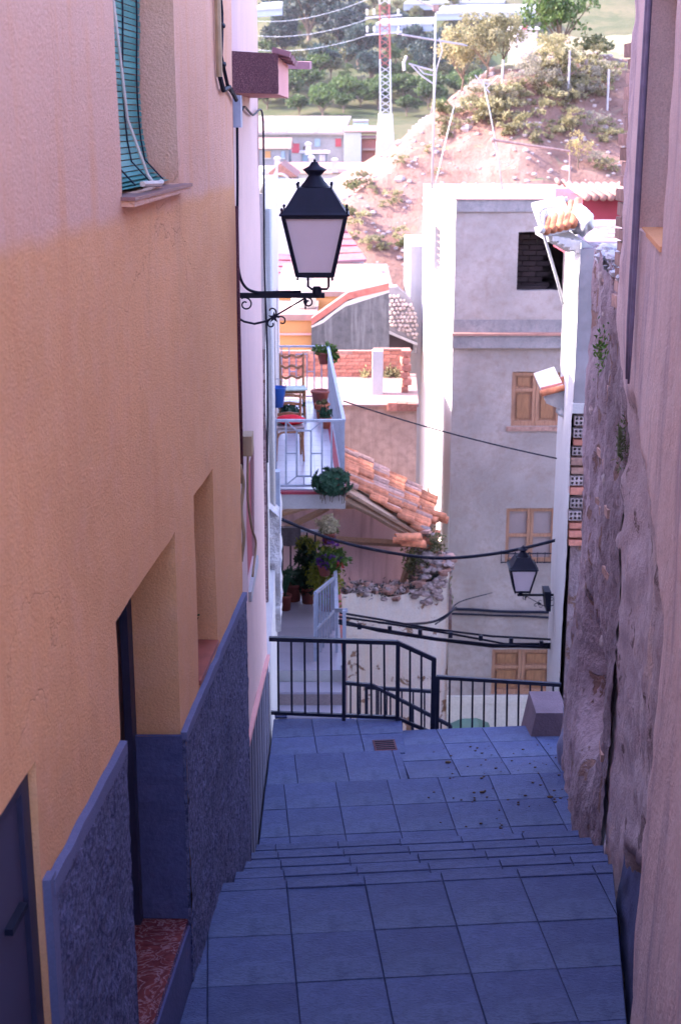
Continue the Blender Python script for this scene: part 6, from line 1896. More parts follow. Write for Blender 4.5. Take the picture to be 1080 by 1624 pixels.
# trees along the crest of the earth bank
for (kind, px_, py_, d0, s_, lab) in (
    ('almond', 890, 95, 70, 0.80, 'tallest bushy green tree on the crest right of the tiny white house'),
    ('thin', 768, 120, 62, 0.60, 'airy yellowish tree on the crest right of the tall antenna mast'),
    ('thin', 800, 105, 68, 0.45, 'airy pale green tree on the crest left of the tiny white house'),
    ('thin', 730, 140, 62, 0.55, 'airy tree standing just behind the tall antenna mast'),
    ('thin', 880, 130, 58, 0.45, 'leafy dry tree below the tallest crest tree'),
    ('grey', 855, 145, 56, 0.71, 'grey twiggy shrub in the middle of the crest'),
    ('grey', 828, 150, 56, 0.56, 'grey twiggy shrub left of the middle on the crest'),
    ('grey', 935, 150, 56, 0.56, 'grey twiggy shrub near the right end of the crest'),
    ('grey', 765, 165, 57, 0.50, 'grey twiggy shrub near the left end of the crest'),
    ('bush', 945, 92, 62, 0.7, 'dark green bush on the grassy edge at the upper right'),
    ('bush', 700, 190, 57, 0.5, 'green bush on the bank beside the tall mast'),
    ('bush', 720, 140, 60, 0.6, 'green bush on the crest behind the tall mast'),
    ('bush', 560, 300, 50, 0.38, 'green bush low on the bank just right of the near lantern roof'),
    ('bush', 552, 345, 49, 0.35, 'lowest green bush on the bank beside the near lantern pane'),
    ('bush', 640, 405, 45.5, 0.3, 'green bush at the foot of the bank'),
    ('yellow', 917, 275, 48.5, 0.6, 'yellow leaved shrub on the bank right of the bent pipe'),
    ('yellow', 905, 215, 51, 0.4, 'yellow shrub higher on the bank near the right house'),
    ('grey', 950, 280, 48, 0.37, 'grey shrub low on the bank by the right house edge'),
    ('grey', 940, 205, 51, 0.37, 'dark tangled shrub on the bank near the right house')):
    d = hit(px_, py_ + 6, 42, d0 + 20)
    plant(kind, px_, py_, d, s_, lab, 'tree' if kind in ('almond', 'thin') else 'shrub', 'plants on the earth bank')
for i in range(170):
    px_, py_ = (rg.uniform(690, 985), rg.uniform(115, 235)) if i % 3 == 0 else (rg.uniform(555, 985), rg.uniform(120, 440))
    if py_ < 320 - (px_ - 545) * 0.72 or (px_ > 660 and py_ > 288): continue
    d = hit(px_, py_, 42, 80)
    dense = py_ < 215 and px_ > 700
    plant('grey' if dense and i % 5 == 0 else 'dry', px_, py_, d, rg.uniform(0.4, 1.0) * (0.5 if dense and i % 5 == 0 else 1.0) * (1.2 if dense else 0.8), 'dry tuft of scrub growing on the reddish earth bank', 'shrub', 'dry tufts on the earth bank')
# loose stones on the bank
m = MB(); rg = random.Random(97)
for _ in range(1500):
    x_, y_ = rg.uniform(-1, 20), rg.uniform(45.5, 61)
    s_ = rg.uniform(0.03, 0.10) * (2.2 if rg.random() < 0.05 else 1)
    m.blob((x_, y_, ground_z(x_, y_)), (s_ * 1.3, s_, s_ * 0.8), 5, 4, 0.2, rg.random() * 90)
o = m.build('bank_stones', M['stone']); stuff(o); o['label'] = 'loose stones strewn over the reddish earth bank'
for k, (px_, py0, py1, lab) in enumerate(((900, 80, 165, 'tall pale fence post in the middle of the bank crest'), (962, 110, 185, 'pale fence post nearest the right house on the bank crest'), (795, 95, 145, 'pale fence post left of the grey shrubs on the bank crest'))):
    d = hit(px_, py1, 42, 80)
    a, b = P(px_, py1, d), P(px_ + 3, py0, d)
    m = MB(); m.tube([a - Vector((0, 0, 0.3)), b], 0.045, 7); tag(m.build('fence_post', M['steel']), lab, 'post', 'fence posts on the bank')
# ------------------------------------------------------------------ street lanterns
def lantern(name, label, c, k, arm_to, arm_z, scroll=True):
    """c: centre of the glass top; k: size factor; arm_to: x where the arm meets its wall"""
    cx, cy, cz = c
    t = thing(name, label, 'street lamp', (arm_to, cy, arm_z), 'black iron wall lanterns')
    I = M['iron']
    wt, wb, h = 0.168 * k, 0.0956 * k, 0.315 * k
    zb = cz - h
    def ring(z_, w_, th):
        mb_ = MB()
        for a, b in (((-1, -1), (1, -1)), ((1, -1), (1, 1)), ((1, 1), (-1, 1)), ((-1, 1), (-1, -1))):
            mb_.bar((cx + a[0] * w_ + (th / 2 * -a[0] * 0), cy + a[1] * w_, z_), (cx + b[0] * w_, cy + b[1] * w_, z_), th)
        return mb_.build('frame_ring', I, t)
    ring(cz, wt, 0.020 * k); ring(zb, wb, 0.022 * k)
    for sx in (-1, 1):
        for sy in (-1, 1):
            mb_ = MB(); mb_.bar((cx + sx * wt, cy + sy * wt, cz), (cx + sx * wb, cy + sy * wb, zb - 0.01 * k), 0.022 * k); mb_.build('corner_bar', I, t)
    for ax, ay in ((0, -1), (1, 0), (0, 1), (-1, 0)):
        ux, uy = -ay, ax
        g = 0.94
        q = [Vector((cx + ax * wb * 0.99 - ux * wb * g, cy + ay * wb * 0.99 - uy * wb * g, zb)), Vector((cx + ax * wb * 0.99 + ux * wb * g, cy + ay * wb * 0.99 + uy * wb * g, zb)),
             Vector((cx + ax * wt * 0.99 + ux * wt * g, cy + ay * wt * 0.99 + uy * wt * g, cz)), Vector((cx + ax * wt * 0.99 - ux * wt * g, cy + ay * wt * 0.99 - uy * wt * g, cz))]
        mb_ = MB(); mb_.prism(q, (-ax * 0.004, -ay * 0.004, 0)); mb_.build('glass_pane', M['frost'], t)
    mb_ = MB(); mb_.obox((cx, cy, zb - 0.012 * k), (wb * 2, wb * 2, 0.012 * k)); mb_.build('floor_plate', I, t)
    prof = [(0.188, 0.004), (0.190, 0.012), (0.172, 0.024), (0.152, 0.050), (0.093, 0.145), (0.091, 0.150)]
    mb_ = MB(); mb_.lathe((cx, cy, cz), [(r_ * k, z_ * k) for r_, z_ in prof], 4, True); mb_.build('lantern_roof', I, t)
    prof = [(0.079, 0.150), (0.076, 0.156), (0.036, 0.208), (0.034, 0.212), (0.058, 0.236), (0.066, 0.240), (0.064, 0.245), (0.030, 0.262), (0.019, 0.279), (0.018, 0.283), (0.006, 0.285)]
    mb_ = MB(); mb_.lathe((cx, cy, cz), [(r_ * k, z_ * k) for r_, z_ in prof], 20); mb_.build('chimney_cap', I, t, True)
    mb_ = MB(); mb_.lathe((cx, cy, cz), [(0.005 * k, 0.283 * k), (0.008 * k, 0.292 * k), (0.004 * k, 0.298 * k)], 10); mb_.build('finial', I, t, True)
    for sx in (-1, 1):
        for sy in (-1, 1):
            for w_, z_ in ((0.176, 0.018), (0.092, 0.148)):
                mb_ = MB(); mb_.lathe((cx + sx * w_ * k, cy + sy * w_ * k, cz + z_ * k), [(0.005 * k, 0), (0.0045 * k, 0.012 * k), (0.008 * k, 0.018 * k), (0.0085 * k, 0.023 * k), (0.004 * k, 0.030 * k)], 8); mb_.build('knob', I, t, True)
            mb_ = MB(); mb_.lathe((cx + sx * wb * k / k, cy + sy * wb, zb - 0.034 * k), [(0.003 * k, 0), (0.007 * k, 0.006 * k), (0.005 * k, 0.02 * k)], 8); mb_.build('foot_knob', I, t, True)
    # carrying fork
    sgn = 1 if arm_to < cx else -1
    tip = cx + sgn * 0.04 * k
    for sx in (-0.42, 0.78):
        mb_ = MB(); x_ = cx + sgn * sx * wb
        mb_.tube([(x_, cy, zb - 0.012 * k), (x_, cy, arm_z + 0.045 * k), (x_ + (tip - x_) * 0.25, cy, arm_z + 0.03 * k), (tip - sgn * 0.03 * k, cy, arm_z + 0.03 * k)], 0.007 * k, 7); mb_.build('fork', I, t)
    mb_ = MB(); mb_.lathe((tip - sgn * 0.03 * k, cy, arm_z + 0.0), [(0.026 * k, 0), (0.026 * k, 0.035 * k), (0.018 * k, 0.045 * k)], 10); mb_.build('collar', I, t)
    # bracket arm and scrollwork
    mb_ = MB(); mb_.bar((arm_to, cy, arm_z - 0.005 * k), (tip + sgn * 0.012 * k, cy, arm_z - 0.005 * k), 0.024 * k, 0.028 * k); arm = mb_.build('bracket_arm', I, t)
    mb_ = MB(); mb_.box((arm_to - sgn * 0.01, cy - 0.03 * k, arm_z - 0.20 * k), (arm_to + sgn * 0.012, cy + 0.03 * k, arm_z + 0.02 * k)); mb_.build('wall_plate', I, t)
    L = abs(tip - arm_to)
    X = lambda q: arm_to + sgn * L * q
    mb_ = MB(); mb_.tube([(X(0.0), cy, arm_z - 0.13 * k), (X(0.08), cy, arm_z - 0.152 * k), (X(0.20), cy, arm_z - 0.165 * k), (X(0.34), cy, arm_z - 0.15 * k), (X(0.45), cy, arm_z - 0.118 * k), (X(0.8), cy, arm_z - 0.02 * k)], [0.0065 * k] * 4 + [0.005 * k] * 2, 7); mb_.build('brace_rod', I, t)
    def spiral(cx_, cz_, r_, a0, turns, n=20, nm='scroll'):
        mb2 = MB(); mb2.tube([(cx_ + sgn * r_ * (1 - 0.72 * i / n) * math.cos(a0 + turns * 6.283 * i / n), cy, cz_ + r_ * (1 - 0.72 * i / n) * math.sin(a0 + turns * 6.283 * i / n)) for i in range(n + 1)], 0.0048 * k, 6); mb2.build(nm, I, t)
    spiral(X(0.10), arm_z - 0.055 * k, 0.040 * k, 2.2, -1.2)
    spiral(X(0.83), arm_z - 0.045 * k, 0.028 * k, 1.6, -1.1)
    spiral(X(0.40), arm_z - 0.095 * k, 0.034 * k, -1.2, 0.62)
    spiral(X(0.52), arm_z - 0.150 * k, 0.030 * k, 2.4, -0.75)
    spiral(X(0.40), arm_z - 0.165 * k, 0.026 * k, 1.9, 0.8)
    mb_ = MB()
    for q in range(5):
        a = q * 6.283 / 5 + 0.3
        mb_.prism([(X(0.43), cy - 0.006, arm_z - 0.128 * k), (X(0.43) + 0.012 * k * math.cos(a + 0.7), cy - 0.006, arm_z - 0.128 * k + 0.012 * k * math.sin(a + 0.7)), (X(0.43) + 0.034 * k * math.cos(a), cy - 0.006, arm_z - 0.128 * k + 0.034 * k * math.sin(a)), (X(0.43) + 0.012 * k * math.cos(a - 0.7), cy - 0.006, arm_z - 0.128 * k + 0.012 * k * math.sin(a - 0.7))][::-1], (0, 0.012, 0))
    mb_.build('leaf_ornament', I, t)
    mb_ = MB(); mb_.lathe((X(0.80), cy, arm_z - 0.085 * k), [(0.002 * k, 0), (0.006 * k, 0.012 * k), (0.003 * k, 0.02 * k), (0.013 * k, 0.045 * k), (0.004 * k, 0.065 * k)], 8); mb_.build('drop', I, t, True)
    return t
c1 = P(499.5, 341, 7.8)
lantern('street_lantern', 'large black wall lantern with mauve frosted panes on a scrolled bracket over the alley', c1, 1.0, XP + 0.004, P(440, 467, 7.8).z)
c2 = P(828, 899, 17.0)
w2x = P(881, 941, 17.0).x
l2 = lantern('street_lantern', 'smaller distant black wall lantern in front of the grey house, on the white corner house', c2, 0.98, w2x, P(850, 943, 17.0).z)
m = MB(); q = P(867, 955, 17.05); m.prism([P(863, 939, 16.9), P(874, 939, 16.9), P(873, 970, 16.9), P(866, 970, 16.9)][::-1], (0, 0.25, 0)); tag(m.build('fuse_box', M['iron']), 'black tapering fuse box hanging at the bracket of the distant lantern', 'fuse box')

# ------------------------------------------------------------------ black railings round the stair head
B = M['rail_black']
def bars(t, pts_top, pts_bot, w):
    for a, b in zip(pts_top, pts_bot):
        put_rail(t, 'baluster', a, b, w, B)
dR1 = 10.64
r1 = thing('platform_railing', 'long black railing along the platform that bends down to the right', 'railing', P(430, 1140, dR1))
f = lambda px_, y_, d=dR1: P(px_, y_, d)
put_rail(r1, 'top_rail', f(427, 1013), f(631, 1019), 0.035, B)
put_rail(r1, 'top_rail', f(629, 1018.5), f(689, 1046, dR1 + 0.05), 0.035, B)
put_rail(r1, 'bottom_rail', f(427, 1130), f(631, 1138), 0.028, B)
put_rail(r1, 'bottom_rail', f(629, 1138), f(686, 1163, dR1 + 0.05), 0.028, B)
xs = [441, 462, 483, 504, 525, 567, 588, 609]
for x_ in xs:
    q = (x_ - 427) / 204
    put_rail(r1, 'baluster', f(x_, 1013 + 6 * q), f(x_ + 1, 1130 + 8 * q), 0.017, B)
put_rail(r1, 'post', f(545.5, 1017), f(545, 1150), 0.030, B)
put_rail(r1, 'post', f(631, 1019), f(630, 1152), 0.034, B)
for x_, y0, y1 in ((650, 1028, 1147), (668, 1036.5, 1155)):
    put_rail(r1, 'baluster', f(x_, y0, dR1 + 0.03), f(x_, y1, dR1 + 0.03), 0.017, B)
put_rail(r1, 'post', f(688, 1044, dR1 + 0.05), f(685, 1190, dR1 + 0.05), 0.038, B)
dR3 = 11.3
r3 = thing('stair_railing', 'black railing on the right in front of the foot of the grey house', 'railing', P(693, 1180, dR3))
f3 = lambda px_, y_: P(px_, y_, dR3)
put_rail(r3, 'top_rail', f3(692, 1074), f3(889, 1086), 0.032, B)
put_rail(r3, 'bottom_rail', f3(735, 1164), f3(828, 1158), 0.026, B)
put_rail(r3, 'post', f3(694, 1073), f3(692, 1200), 0.034, B)
for i in range(10):
    x_ = 713 + 18.2 * i
    put_rail(r3, 'baluster', f3(x_, 1075 + 0.061 * (x_ - 692)), f3(x_ - 1.5, 1195), 0.016, B)
dR2 = 12.9
r2 = thing('lower_railing', 'black handrails of the lower flight seen through the platform railing', 'railing', P(600, 1180, dR2))
f2 = lambda px_, y_, d=dR2: P(px_, y_, d)
put_rail(r2, 'top_rail', f2(546, 1083), f2(591, 1087), 0.034, B)
put_rail(r2, 'top_rail', f2(590, 1086.5), f2(714, 1151), 0.034, B)
put_rail(r2, 'top_rail', f2(580, 1090, dR2 + 0.6), f2(693, 1097, dR2 + 0.6), 0.034, B)
for x_ in (556, 567, 571, 600, 604, 619):
    y_ = 1084 if x_ < 590 else 1086.5 + (x_ - 590) * 0.52
    put_rail(r2, 'baluster', f2(x_, y_), f2(x_, y_ + 115), 0.018, B)
for x_ in (637, 653, 668, 684, 699):
    put_rail(r2, 'baluster', f2(x_, 1086.5 + (x_ - 590) * 0.52), f2(x_, 1200), 0.018, B)
for x_ in (581, 597, 613, 637, 655, 673, 692):
    put_rail(r2, 'baluster', f2(x_, 1090 + (x_ - 580) * 0.06, dR2 + 0.6), f2(x_, 1200, dR2 + 0.6), 0.018 if x_ != 581 else 0.034, B)
put_rail(r2, 'post', f2(714, 1150), f2(713, 1200), 0.034, B)
# green bin below
gb = P(748, 1158, 17.2)
bn = thing('green_bin', 'green plastic wheeled bin half hidden below the right railing', 'bin', (gb.x, 17.2, gb.z - 1.1))
m = MB(); m.lathe((gb.x, 17.2, gb.z - 1.1), [(0.20, 0), (0.26, 0.98)], 4, True, 0.1); m.build('bin_body', M['green_plastic'], bn)
m = MB(); q = [Vector((gb.x + x_, 17.2 - 0.33, gb.z + z_)) for x_, z_ in ((-0.30, -0.11), (0.29, -0.11), (0.26, -0.04), (0.1, 0.03), (-0.12, 0.02), (-0.27, -0.05))]
m.prism(q[::1], (0, 0.66, 0)); m.build('lid', M['green_plastic'], bn)
m = MB(); m.prism([(gb.x - 0.10, 16.86, gb.z - 0.30), (gb.x + 0.06, 16.86, gb.z - 0.30), (gb.x + 0.06, 16.86, gb.z - 0.17), (gb.x - 0.10, 16.86, gb.z - 0.17)], (0, 0.02, 0)); m.build('sticker', M['rail_grey'], bn)

# ------------------------------------------------------------------ cables across the street
def sag(a, b, s_, n=10):
    return [a.lerp(b, i / n) - Vector((0, 0, s_ * (1 - (2 * i / n - 1) ** 2))) for i in range(n + 1)]
cable('span_cable', [P(443, 822, 15.9)] + [P(520, 853, 16.3), P(600, 873, 16.6), P(690, 885, 17.0), P(770, 880, 17.2), P(840, 867, 17.3), P(898, 852, 17.4)], 0.022, M['cable'], 'single black cable sagging across the street in front of the ruin', 'cable')
bun = [[(540, 972), (600, 982), (690, 998), (780, 1009), (872, 1014)], [(538, 988), (600, 998), (690, 1013), (780, 1023), (872, 1027)], [(538, 984), (600, 1000), (690, 1014), (780, 1025), (872, 1025)], [(538, 978), (610, 988), (720, 1006), (800, 1021), (872, 1021)]]
t = thing('cable_bundle', 'thick bundle of black cables strung across the street above the railing', 'cable', P(700, 1010, 16.5))
for k, row in enumerate(bun):
    pts = [P(x_, y_, 16.1 + (x_ - 540) * 0.004 + 0.02 * k) for x_, y_ in row]
    m = MB(); m.tube([pts[0]] + [pts[i].lerp(pts[i + 1], q) for i in range(len(pts) - 1) for q in (0.33, 0.66, 1.0)], 0.015 if k in (0, 3) else 0.021, 6); m.build('strand', M['cable'], t, True)
for i in range(7):
    q = P(570 + 48 * i, 993 + 4.6 * i, 16.15 + 0.19 * i); m = MB(); m.obox(q, (0.05, 0.05, 0.07)); m.build('tie', M['cable'], t)
cable('branch_cable', [P(600, 987, 16.4), P(640, 990, 17.0), P(690, 985, 18.5), P(720, 966, 19.4), P(722, 962, 25.9)], 0.018, M['cable'], 'black cable branching from the bundle up to the corner of the grey house', 'cable')
cable('thin_wire', sag(P(545, 636, 20.5), P(882, 727, 17.3), 0.05), 0.010, M['cable'], 'thin dark wire slanting from the balcony across the grey house facade', 'cable')
cable('thin_wire', [P(690, 990, 18.2), P(712, 975, 19.0), P(728, 955, 20.0), P(780, 940, 25.0)], 0.010, M['cable'], 'short thin wire fanning from the bundle over the peeling wall corner', 'cable')

# ------------------------------------------------------------------ antennas on the grey house roof
an = thing('antenna_mast', 'tall white mast with television aerials on the grey house roof', 'antenna', P(685, 300, 30))
ST = M['steel']
g = lambda px_, y_, d=30.0: P(px_, y_, d)
m = MB(); m.tube([g(685, 300), g(688, 160), g(691, 14)], [0.026, 0.022, 0.016], 8); m.build('mast', ST, an, True)
m = MB(); m.tube([g(650, -4), g(693, 13)], 0.022, 6); m.build('top_boom', ST, an)
m = MB(); m.obox(g(691, 13), (0.12, 0.12, 0.12)); m.build('clamp', M['steel_dark'], an)
m = MB(); m.tube([g(638, 55, 29.4), g(735, 71, 30.6)], 0.020, 6); m.build('aerial_boom', ST, an)
for i in range(9):
    q = g(645 + 10.2 * i, 56.3 + 1.7 * i, 29.5 + 0.13 * i)
    m = MB(); m.tube([q + Vector((-0.20, -0.24, 0.02)), q + Vector((0.20, 0.24, -0.02))], 0.012, 5); m.build('aerial_element', ST, an)
m = MB(); m.tube([g(690, 113), g(648, 101)], 0.02, 6); m.build('arm', ST, an)
m = MB(); m.tube([g(690, 120), g(672, 117), g(660, 104)], 0.016, 6); m.build('arm', ST, an)
m = MB(); m.tube([g(690, 135), g(668, 120), g(652, 103)], 0.018, 6); m.build('arm', ST, an)
m = MB(); m.tube([g(641, 112), g(640, 100), g(645, 89)], 0.030, 7); m.build('reflector', ST, an)
m = MB(); m.tube([g(696, 60), g(701, 80), g(692, 110), g(689, 150), g(683, 180)], 0.014, 6); m.build('lead', ST, an, True)
a2 = thing('leaning_antenna', 'leaning aerial with small crossed dipoles and a bent pipe on the grey house roof', 'antenna', P(795, 300, 29))
g = lambda px_, y_, d=29.0: P(px_, y_, d)
m = MB(); m.tube([g(796, 300), g(788, 240), g(776, 175), g(766, 128)], 0.013, 7); m.build('mast', M['steel'], a2, True)
m = MB(); m.tube([g(753, 119), g(776, 147)], 0.013, 6); m.build('dipole', M['steel'], a2)
for x0, y0, x1, y1 in ((748, 130, 778, 133), (770, 140, 790, 120), (760, 127, 775, 128), (780, 222, 790, 250)):
    m = MB(); m.tube([g(x0, y0), g(x1, y1)], 0.013, 5); m.build('dipole', M['steel'], a2)
m = MB(); m.tube([g(781, 222), g(903, 240), g(903, 286)], 0.026, 7); m.build('bent_pipe', M['steel_dark'], a2)
m = MB(); m.blob(g(781, 222), (0.05, 0.05, 0.05), 8, 6); m.build('joint', M['steel_dark'], a2)
rt = thing('roof_tile_row', 'row of whitewashed ridge tiles at the back of the grey house roof', 'roof tiles', P(925, 300, 28.5))
for i in range(9):
    q = P(885 + 10 * i, 288 + 2.3 * i, 28.5)
    m = MB(); m.tube([q + Vector((0, -0.15, -0.03)), q + Vector((0, 0.25, 0.03))], [0.05, 0.045], 8); m.build('roof_tile', M['pale_tile'], rt, True)
cable('guy_wire', [P(720, 168, 31), P(690, 292, 30.5)], 0.012, M['steel'], 'thin pale guy wire beside the tall antenna mast', 'cable')

# ------------------------------------------------------------------ balcony furniture and pots
def chair(name, label, x0, y0, z0, w, dp, rz, cushion, ladder):
    t = thing(name, label, 'chair', (x0, y0, z0))
    m3 = Matrix.Rotation(rz, 3, 'Z')
    g_ = lambda x_, y_, z_: Vector((x0, y0, z0)) + m3 @ Vector((x_, y_, z_))
    W = M['wood']
    for sx in (-1, 1):
        mb_ = MB(); mb_.tube([g_(sx * w / 2 * 1.06, -dp / 2 - 0.02, 0), g_(sx * w / 2 * 0.98, -dp / 2, 0.3), g_(sx * w / 2, -dp / 2, 0.46)], [0.014, 0.019, 0.02], 7); mb_.build('leg', W, t)
        mb_ = MB(); mb_.tube([g_(sx * w / 2 * 0.95, dp / 2 + 0.03, 0), g_(sx * w / 2 * 0.93, dp / 2, 0.45), g_(sx * w / 2 * 0.95, dp / 2 + 0.05, 0.75), g_(sx * w / 2 * 0.97, dp / 2 + 0.10, 0.99 if ladder else 0.86)], [0.015, 0.02, 0.018, 0.014], 7); mb_.build('back_post', W, t)
        mb_ = MB(); mb_.bar(g_(sx * w / 2, -dp / 2, 0.25), g_(sx * w / 2 * 0.93, dp / 2, 0.25), 0.018); mb_.build('stretcher', W, t)
    mb_ = MB(); mb_.prism([g_(-w / 2 - 0.015, -dp / 2 - 0.02, 0.435), g_(w / 2 + 0.015, -dp / 2 - 0.02, 0.435), g_(w / 2, dp / 2 + 0.01, 0.435), g_(-w / 2, dp / 2 + 0.01, 0.435)], (0, 0, 0.04)); mb_.build('seat', M['step_stone'] if cushion else W, t)
    mb_ = MB(); n = 10; mb_.tube([g_(-w / 2 + w * i / n, -dp / 2 - 0.01, 0.38 - 0.10 * (2 * i / n - 1) ** 6 + 0.03) for i in range(n + 1)], 0.016, 6); mb_.build('apron', W, t)
    zs_ = (0.62, 0.78, 0.94) if ladder else (0.58, 0.72, 0.83)
    for z_ in zs_:
        mb_ = MB()
        off = 0.02 + 0.09 * (z_ - 0.45) / 0.5
        for i in range(10):
            u0, u1 = -1 + 0.2 * i, -0.8 + 0.2 * i
            wave = lambda u_: (0.022 * math.cos(u_ * 6.0) if ladder else 0.012 * math.cos(u_ * 3))
            p_ = [g_(u0 * w / 2 * 0.95, dp / 2 + off - 0.02 * (1 - u0 * u0), z_ - 0.02 + wave(u0)), g_(u1 * w / 2 * 0.95, dp / 2 + off - 0.02 * (1 - u1 * u1), z_ - 0.02 + wave(u1)), g_(u1 * w / 2 * 0.95, dp / 2 + off - 0.02 * (1 - u1 * u1), z_ + 0.02 + wave(u1)), g_(u0 * w / 2 * 0.95, dp / 2 + off - 0.02 * (1 - u0 * u0), z_ + 0.02 + wave(u0))]
            mb_.prism(p_, m3 @ Vector((0, 0.016, 0)))
        mb_.build('back_rail', W, t)
    return t, g_
ct, gB = chair('wooden_chair', 'bentwood chair with a patterned seat and red cushion near the front of the balcony', P(459, 730, 18.7).x, 18.75, ZB + 0.001, 0.36, 0.36, 0.08, True, False)
m = MB(); m.blob(gB(0.02, 0.04, 0.535), (0.21, 0.17, 0.065), 16, 10, 0.05, 3.0); tag(m.build('red_cushion', M['red_cloth'], None, True), 'bright red cushion lying on the front balcony chair', 'cushion')
ct, gA = chair('ladder_back_chair', 'ladder back wooden chair at the far end of the balcony', P(464, 655, 21.4).x, 21.4, ZB + 0.001, 0.38, 0.36, 0.05, False, True)
m = MB(); m.prism([gA(-0.22, -0.28, 0.49), gA(0.24, -0.27, 0.495), gA(0.20, 0.14, 0.485), gA(-0.18, 0.14, 0.482)], (0, 0, 0.018)); tag(m.build('pale_green_board', M['pale_green']), 'pale green board lying on the seat of the ladder back chair', 'board')
def pot(name, label, c, rt_, rb, h, mat, rim=True, group='flower pots on the balcony and walkway'):
    t = thing(name, label, 'flower pot', c, group)
    pr = [(rb, 0), (rt_ * 0.96, h * 0.86)] + ([(rt_ * 1.06, h * 0.87), (rt_ * 1.08, h), (rt_ * 0.96, h), (rt_ * 0.92, h * 0.9)] if rim else [(rt_, h), (rt_ * 0.93, h), (rt_ * 0.9, h * 0.92)])
    mb_ = MB(); mb_.lathe(c, pr, 20); mb_.build('pot_body', mat, t, True)
    mb_ = MB(); mb_.lathe(Vector(c) + Vector((0, 0, h * 0.86)), [(rt_ * 0.9, 0), (rt_ * 0.85, 0.01)], 16); mb_.build('soil', M['earth'], t)
    return t
def onb(px_, d): return Vector((P(px_, 700, d).x, d, ZB + 0.001))
q = onb(508, 22.2); pot('large_pot', 'large wine red flower pot at the far right of the balcony', q, 0.145, 0.10, 0.30, M['terracotta_dark'])
q = onb(511.5, 21.4); t = pot('terracotta_pot', 'middle terracotta pot of the three along the balcony rail', q, 0.115, 0.085, 0.24, M['terracotta'])
m = MB(); m.foliage(q + Vector((0, 0, 0.25)), (0.09, 0.09, 0.03), 10, 8, 0.05, 4); m.build('foliage', M['olive'], t)
q = onb(517, 20.7); t = pot('terracotta_pot', 'smallest terracotta pot with a leafy dark plant, nearest of the three by the balcony rail', q, 0.085, 0.06, 0.17, M['terracotta'])
m = MB(); m.foliage(q + Vector((0, 0, 0.22)), (0.10, 0.10, 0.08), 16, 14, 0.06, 6); m.build('foliage', M['leaf_dark'], t)
q = onb(464, 20.7); t = pot('terracotta_pot', 'terracotta pot with green plant standing under the ladder back chair seat', q, 0.10, 0.07, 0.20, M['terracotta'])
m = MB(); m.foliage(q + Vector((0, 0, 0.30)), (0.16, 0.14, 0.12), 20, 12, 0.08, 8); m.build('foliage', M['leaf_dark'], t)
q = P(514, 577, 22.9); t = pot('hanging_pot', 'hanging red pot with trailing plant on the far corner of the balcony railing', q, 0.12, 0.075, 0.20, M['terracotta_dark'])
m = MB(); m.foliage(q + Vector((0.02, 0, 0.22)), (0.17, 0.15, 0.10), 22, 14, 0.08, 9); m.foliage(q + Vector((0.16, -0.02, 0.08)), (0.07, 0.07, 0.16), 12, 12, 0.07, 10); m.build('foliage', M['leaf_green'], t)
# blue bucket on the wall
q = P(440, 645, 17.9)
bk_ = thing('blue_bucket', 'blue plastic bucket hanging tilted on the white wall by the balcony', 'bucket', q)
mb_ = MB(); mb_.lathe(q, [(0.075, 0), (0.115, 0.25), (0.125, 0.26), (0.118, 0.262), (0.10, 0.20)], 18); o = mb_.build('bucket_body', M['blue_plastic'], bk_, True)
mb_ = MB(); mb_.tube([q + Vector((0.12 * math.cos(a), 0, 0.25 + 0.12 * math.sin(a))) for a in [math.pi * k / 8 for k in range(9)]], 0.005, 5); mb_.build('bucket_handle', M['steel'], bk_)
# big succulent hanging over the balcony corner
q = P(527, 772, 16.93)
t = thing('succulent_bush', 'large blue green rosette succulent spilling over the front corner of the balcony', 'plant', q)
m = MB(); m.lathe(q + Vector((0, 0.02, -0.04)), [(0.10, 0), (0.14, 0.12)], 16); m.build('planter', M['terracotta_dark'], t)
rg = random.Random(17)
m = MB()
for k in range(170):
    d_ = Vector((rg.gauss(0, 1), rg.gauss(0, 1) - 0.4, rg.gauss(0, 1))).normalized()
    c_ = q + Vector((0.0, 0.0, 0.07)) + Vector((d_.x * 0.25, d_.y * 0.17, d_.z * 0.165)) * rg.uniform(0.75, 1.05)
    s_ = d_.orthogonal().normalized(); u_ = d_.cross(s_)
    for i in range(9):
        a = 6.283 * i / 9 + k
        e_ = s_ * math.cos(a) + u_ * math.sin(a)
        f_ = d_.cross(e_)
        L_ = 0.05 * rg.uniform(0.8, 1.2)
        m.poly(c_, c_ + e_ * L_ * 0.6 + f_ * 0.012 + d_ * 0.012, c_ + e_ * L_ + d_ * 0.028, c_ + e_ * L_ * 0.6 - f_ * 0.012 + d_ * 0.012)
m.build('rosettes', M['leaf_dark'], t)
m = MB()
for _ in range(14):
    x_ = rg.uniform(-0.2, 0.2); m.tube([q + Vector((x_, -0.06, -0.03)), q + Vector((x_ + rg.uniform(-0.03, 0.03), -0.10, -0.13 - rg.uniform(0, 0.07)))], 0.004, 4)
m.build('stems', M['bark'], t)
